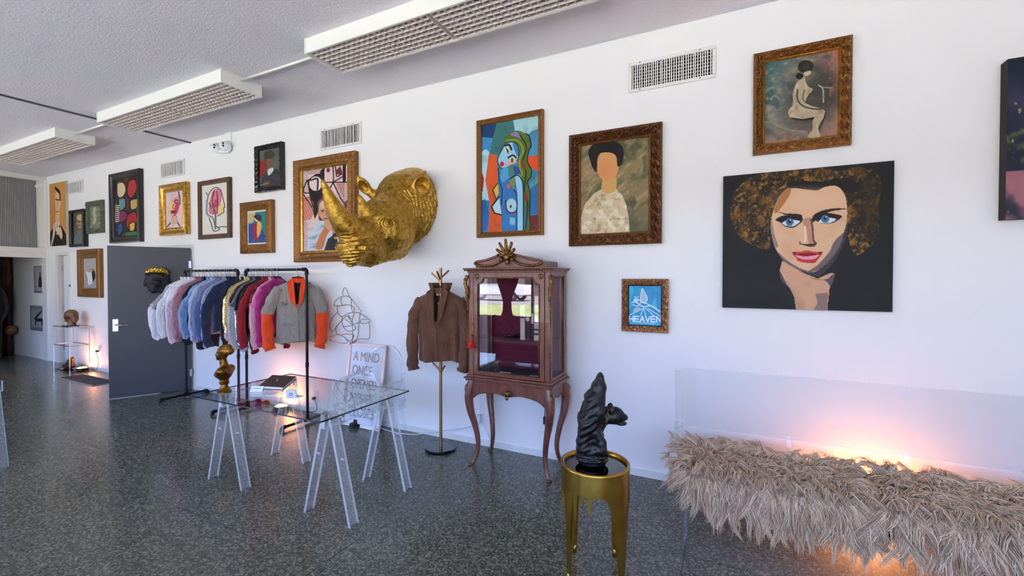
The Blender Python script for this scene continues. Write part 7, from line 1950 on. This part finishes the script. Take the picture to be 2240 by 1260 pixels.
mat('drape_sheer', rgb(196, 192, 186), 0.8); mat('drape_dark', rgb(52, 30, 30), 0.8)
drape('drape', 'dark tied-back drape hanging at the shop window behind the sofa', YF + 0.12, -5.15, -4.45, 0.4, 3.05, 'drape_dark', 0.03, 0.10, 'curtain', 'y', (0.95, 0.72, 0.5))
drape('drape', 'pale grey tied-back drape hanging at the shop window', YF + 0.12, -6.5, -5.85, 0.4, 3.05, 'drape_sheer', 0.03, 0.10, 'curtain', 'y', (0.95, 0.6, 0.6))
# parked white pick-up across the lawn and the brick house beyond
mat('car_white', rgb(232, 232, 236), 0.25, coat=0.5); mat('car_glass', rgb(30, 34, 40), 0.1); mat('tyre', rgb(26, 26, 28), 0.8)
mat('brick_red', rgb(136, 112, 106), 0.9, var=rgb(112, 92, 88), vscale=6)
TX, TY = -16.4, -24.0
ca = thing('parked_truck', 'white pick-up truck parked on the far side of the lawn', 'truck', (TX, TY, -0.12))
prof = [(a + 15.1 + TX, b) for a, b in ((-18.0, 0.35), (-18.0, 1.1), (-16.6, 1.12), (-16.4, 1.15), (-15.9, 1.78), (-14.2, 1.8), (-13.7, 1.2), (-12.4, 1.1), (-12.2, 0.95), (-12.2, 0.35))]
MB().prism(prof, TY - 0.9, TY + 0.9).build('body', 'car_white', ca, bevel=0.06)
MB().prism([(a + 15.1 + TX, b) for a, b in ((-16.2, 1.2), (-15.8, 1.68), (-14.35, 1.7), (-13.95, 1.22))], TY + 0.902, TY + 0.94).build('window', 'car_glass', ca)
for x in (TX - 1.8, TX + 1.8):
    for y in (TY - 0.8, TY + 0.85):
        w_ = MB().cyl((x, y - 0.12, 0.28), (x, y + 0.12, 0.28), 0.40, n=24).build('wheel', 'tyre', ca, smooth='auto')
        MB().cyl((x, y - 0.13, 0.28), (x, y + 0.13, 0.28), 0.22, n=16).build('hub', 'steel', w_, smooth='auto')
ho = thing('brick_house', 'dull brown brick apartment house across the street', 'building', (-14, -34, -0.1))
MB().box((-60, -38, -0.2), (20, -33, 5.8)).build('wall', 'brick_red', ho)  # house made taller to hold low sky light off the long wall
MB().box((-60.5, -38.5, 5.8), (20.5, -32.4, 6.1)).build('roof', 'tyre', ho)
for x in (-38, -31, -24, -18, -11, -5, 2, 9):
    w_ = MB().box((x, -33.02, 1.0), (x + 2.2, -32.95, 2.6)).build('window', 'car_glass', ho)
    w_ = MB().box((x, -33.02, 3.7), (x + 2.2, -32.95, 5.2)).build('window', 'car_glass', ho)
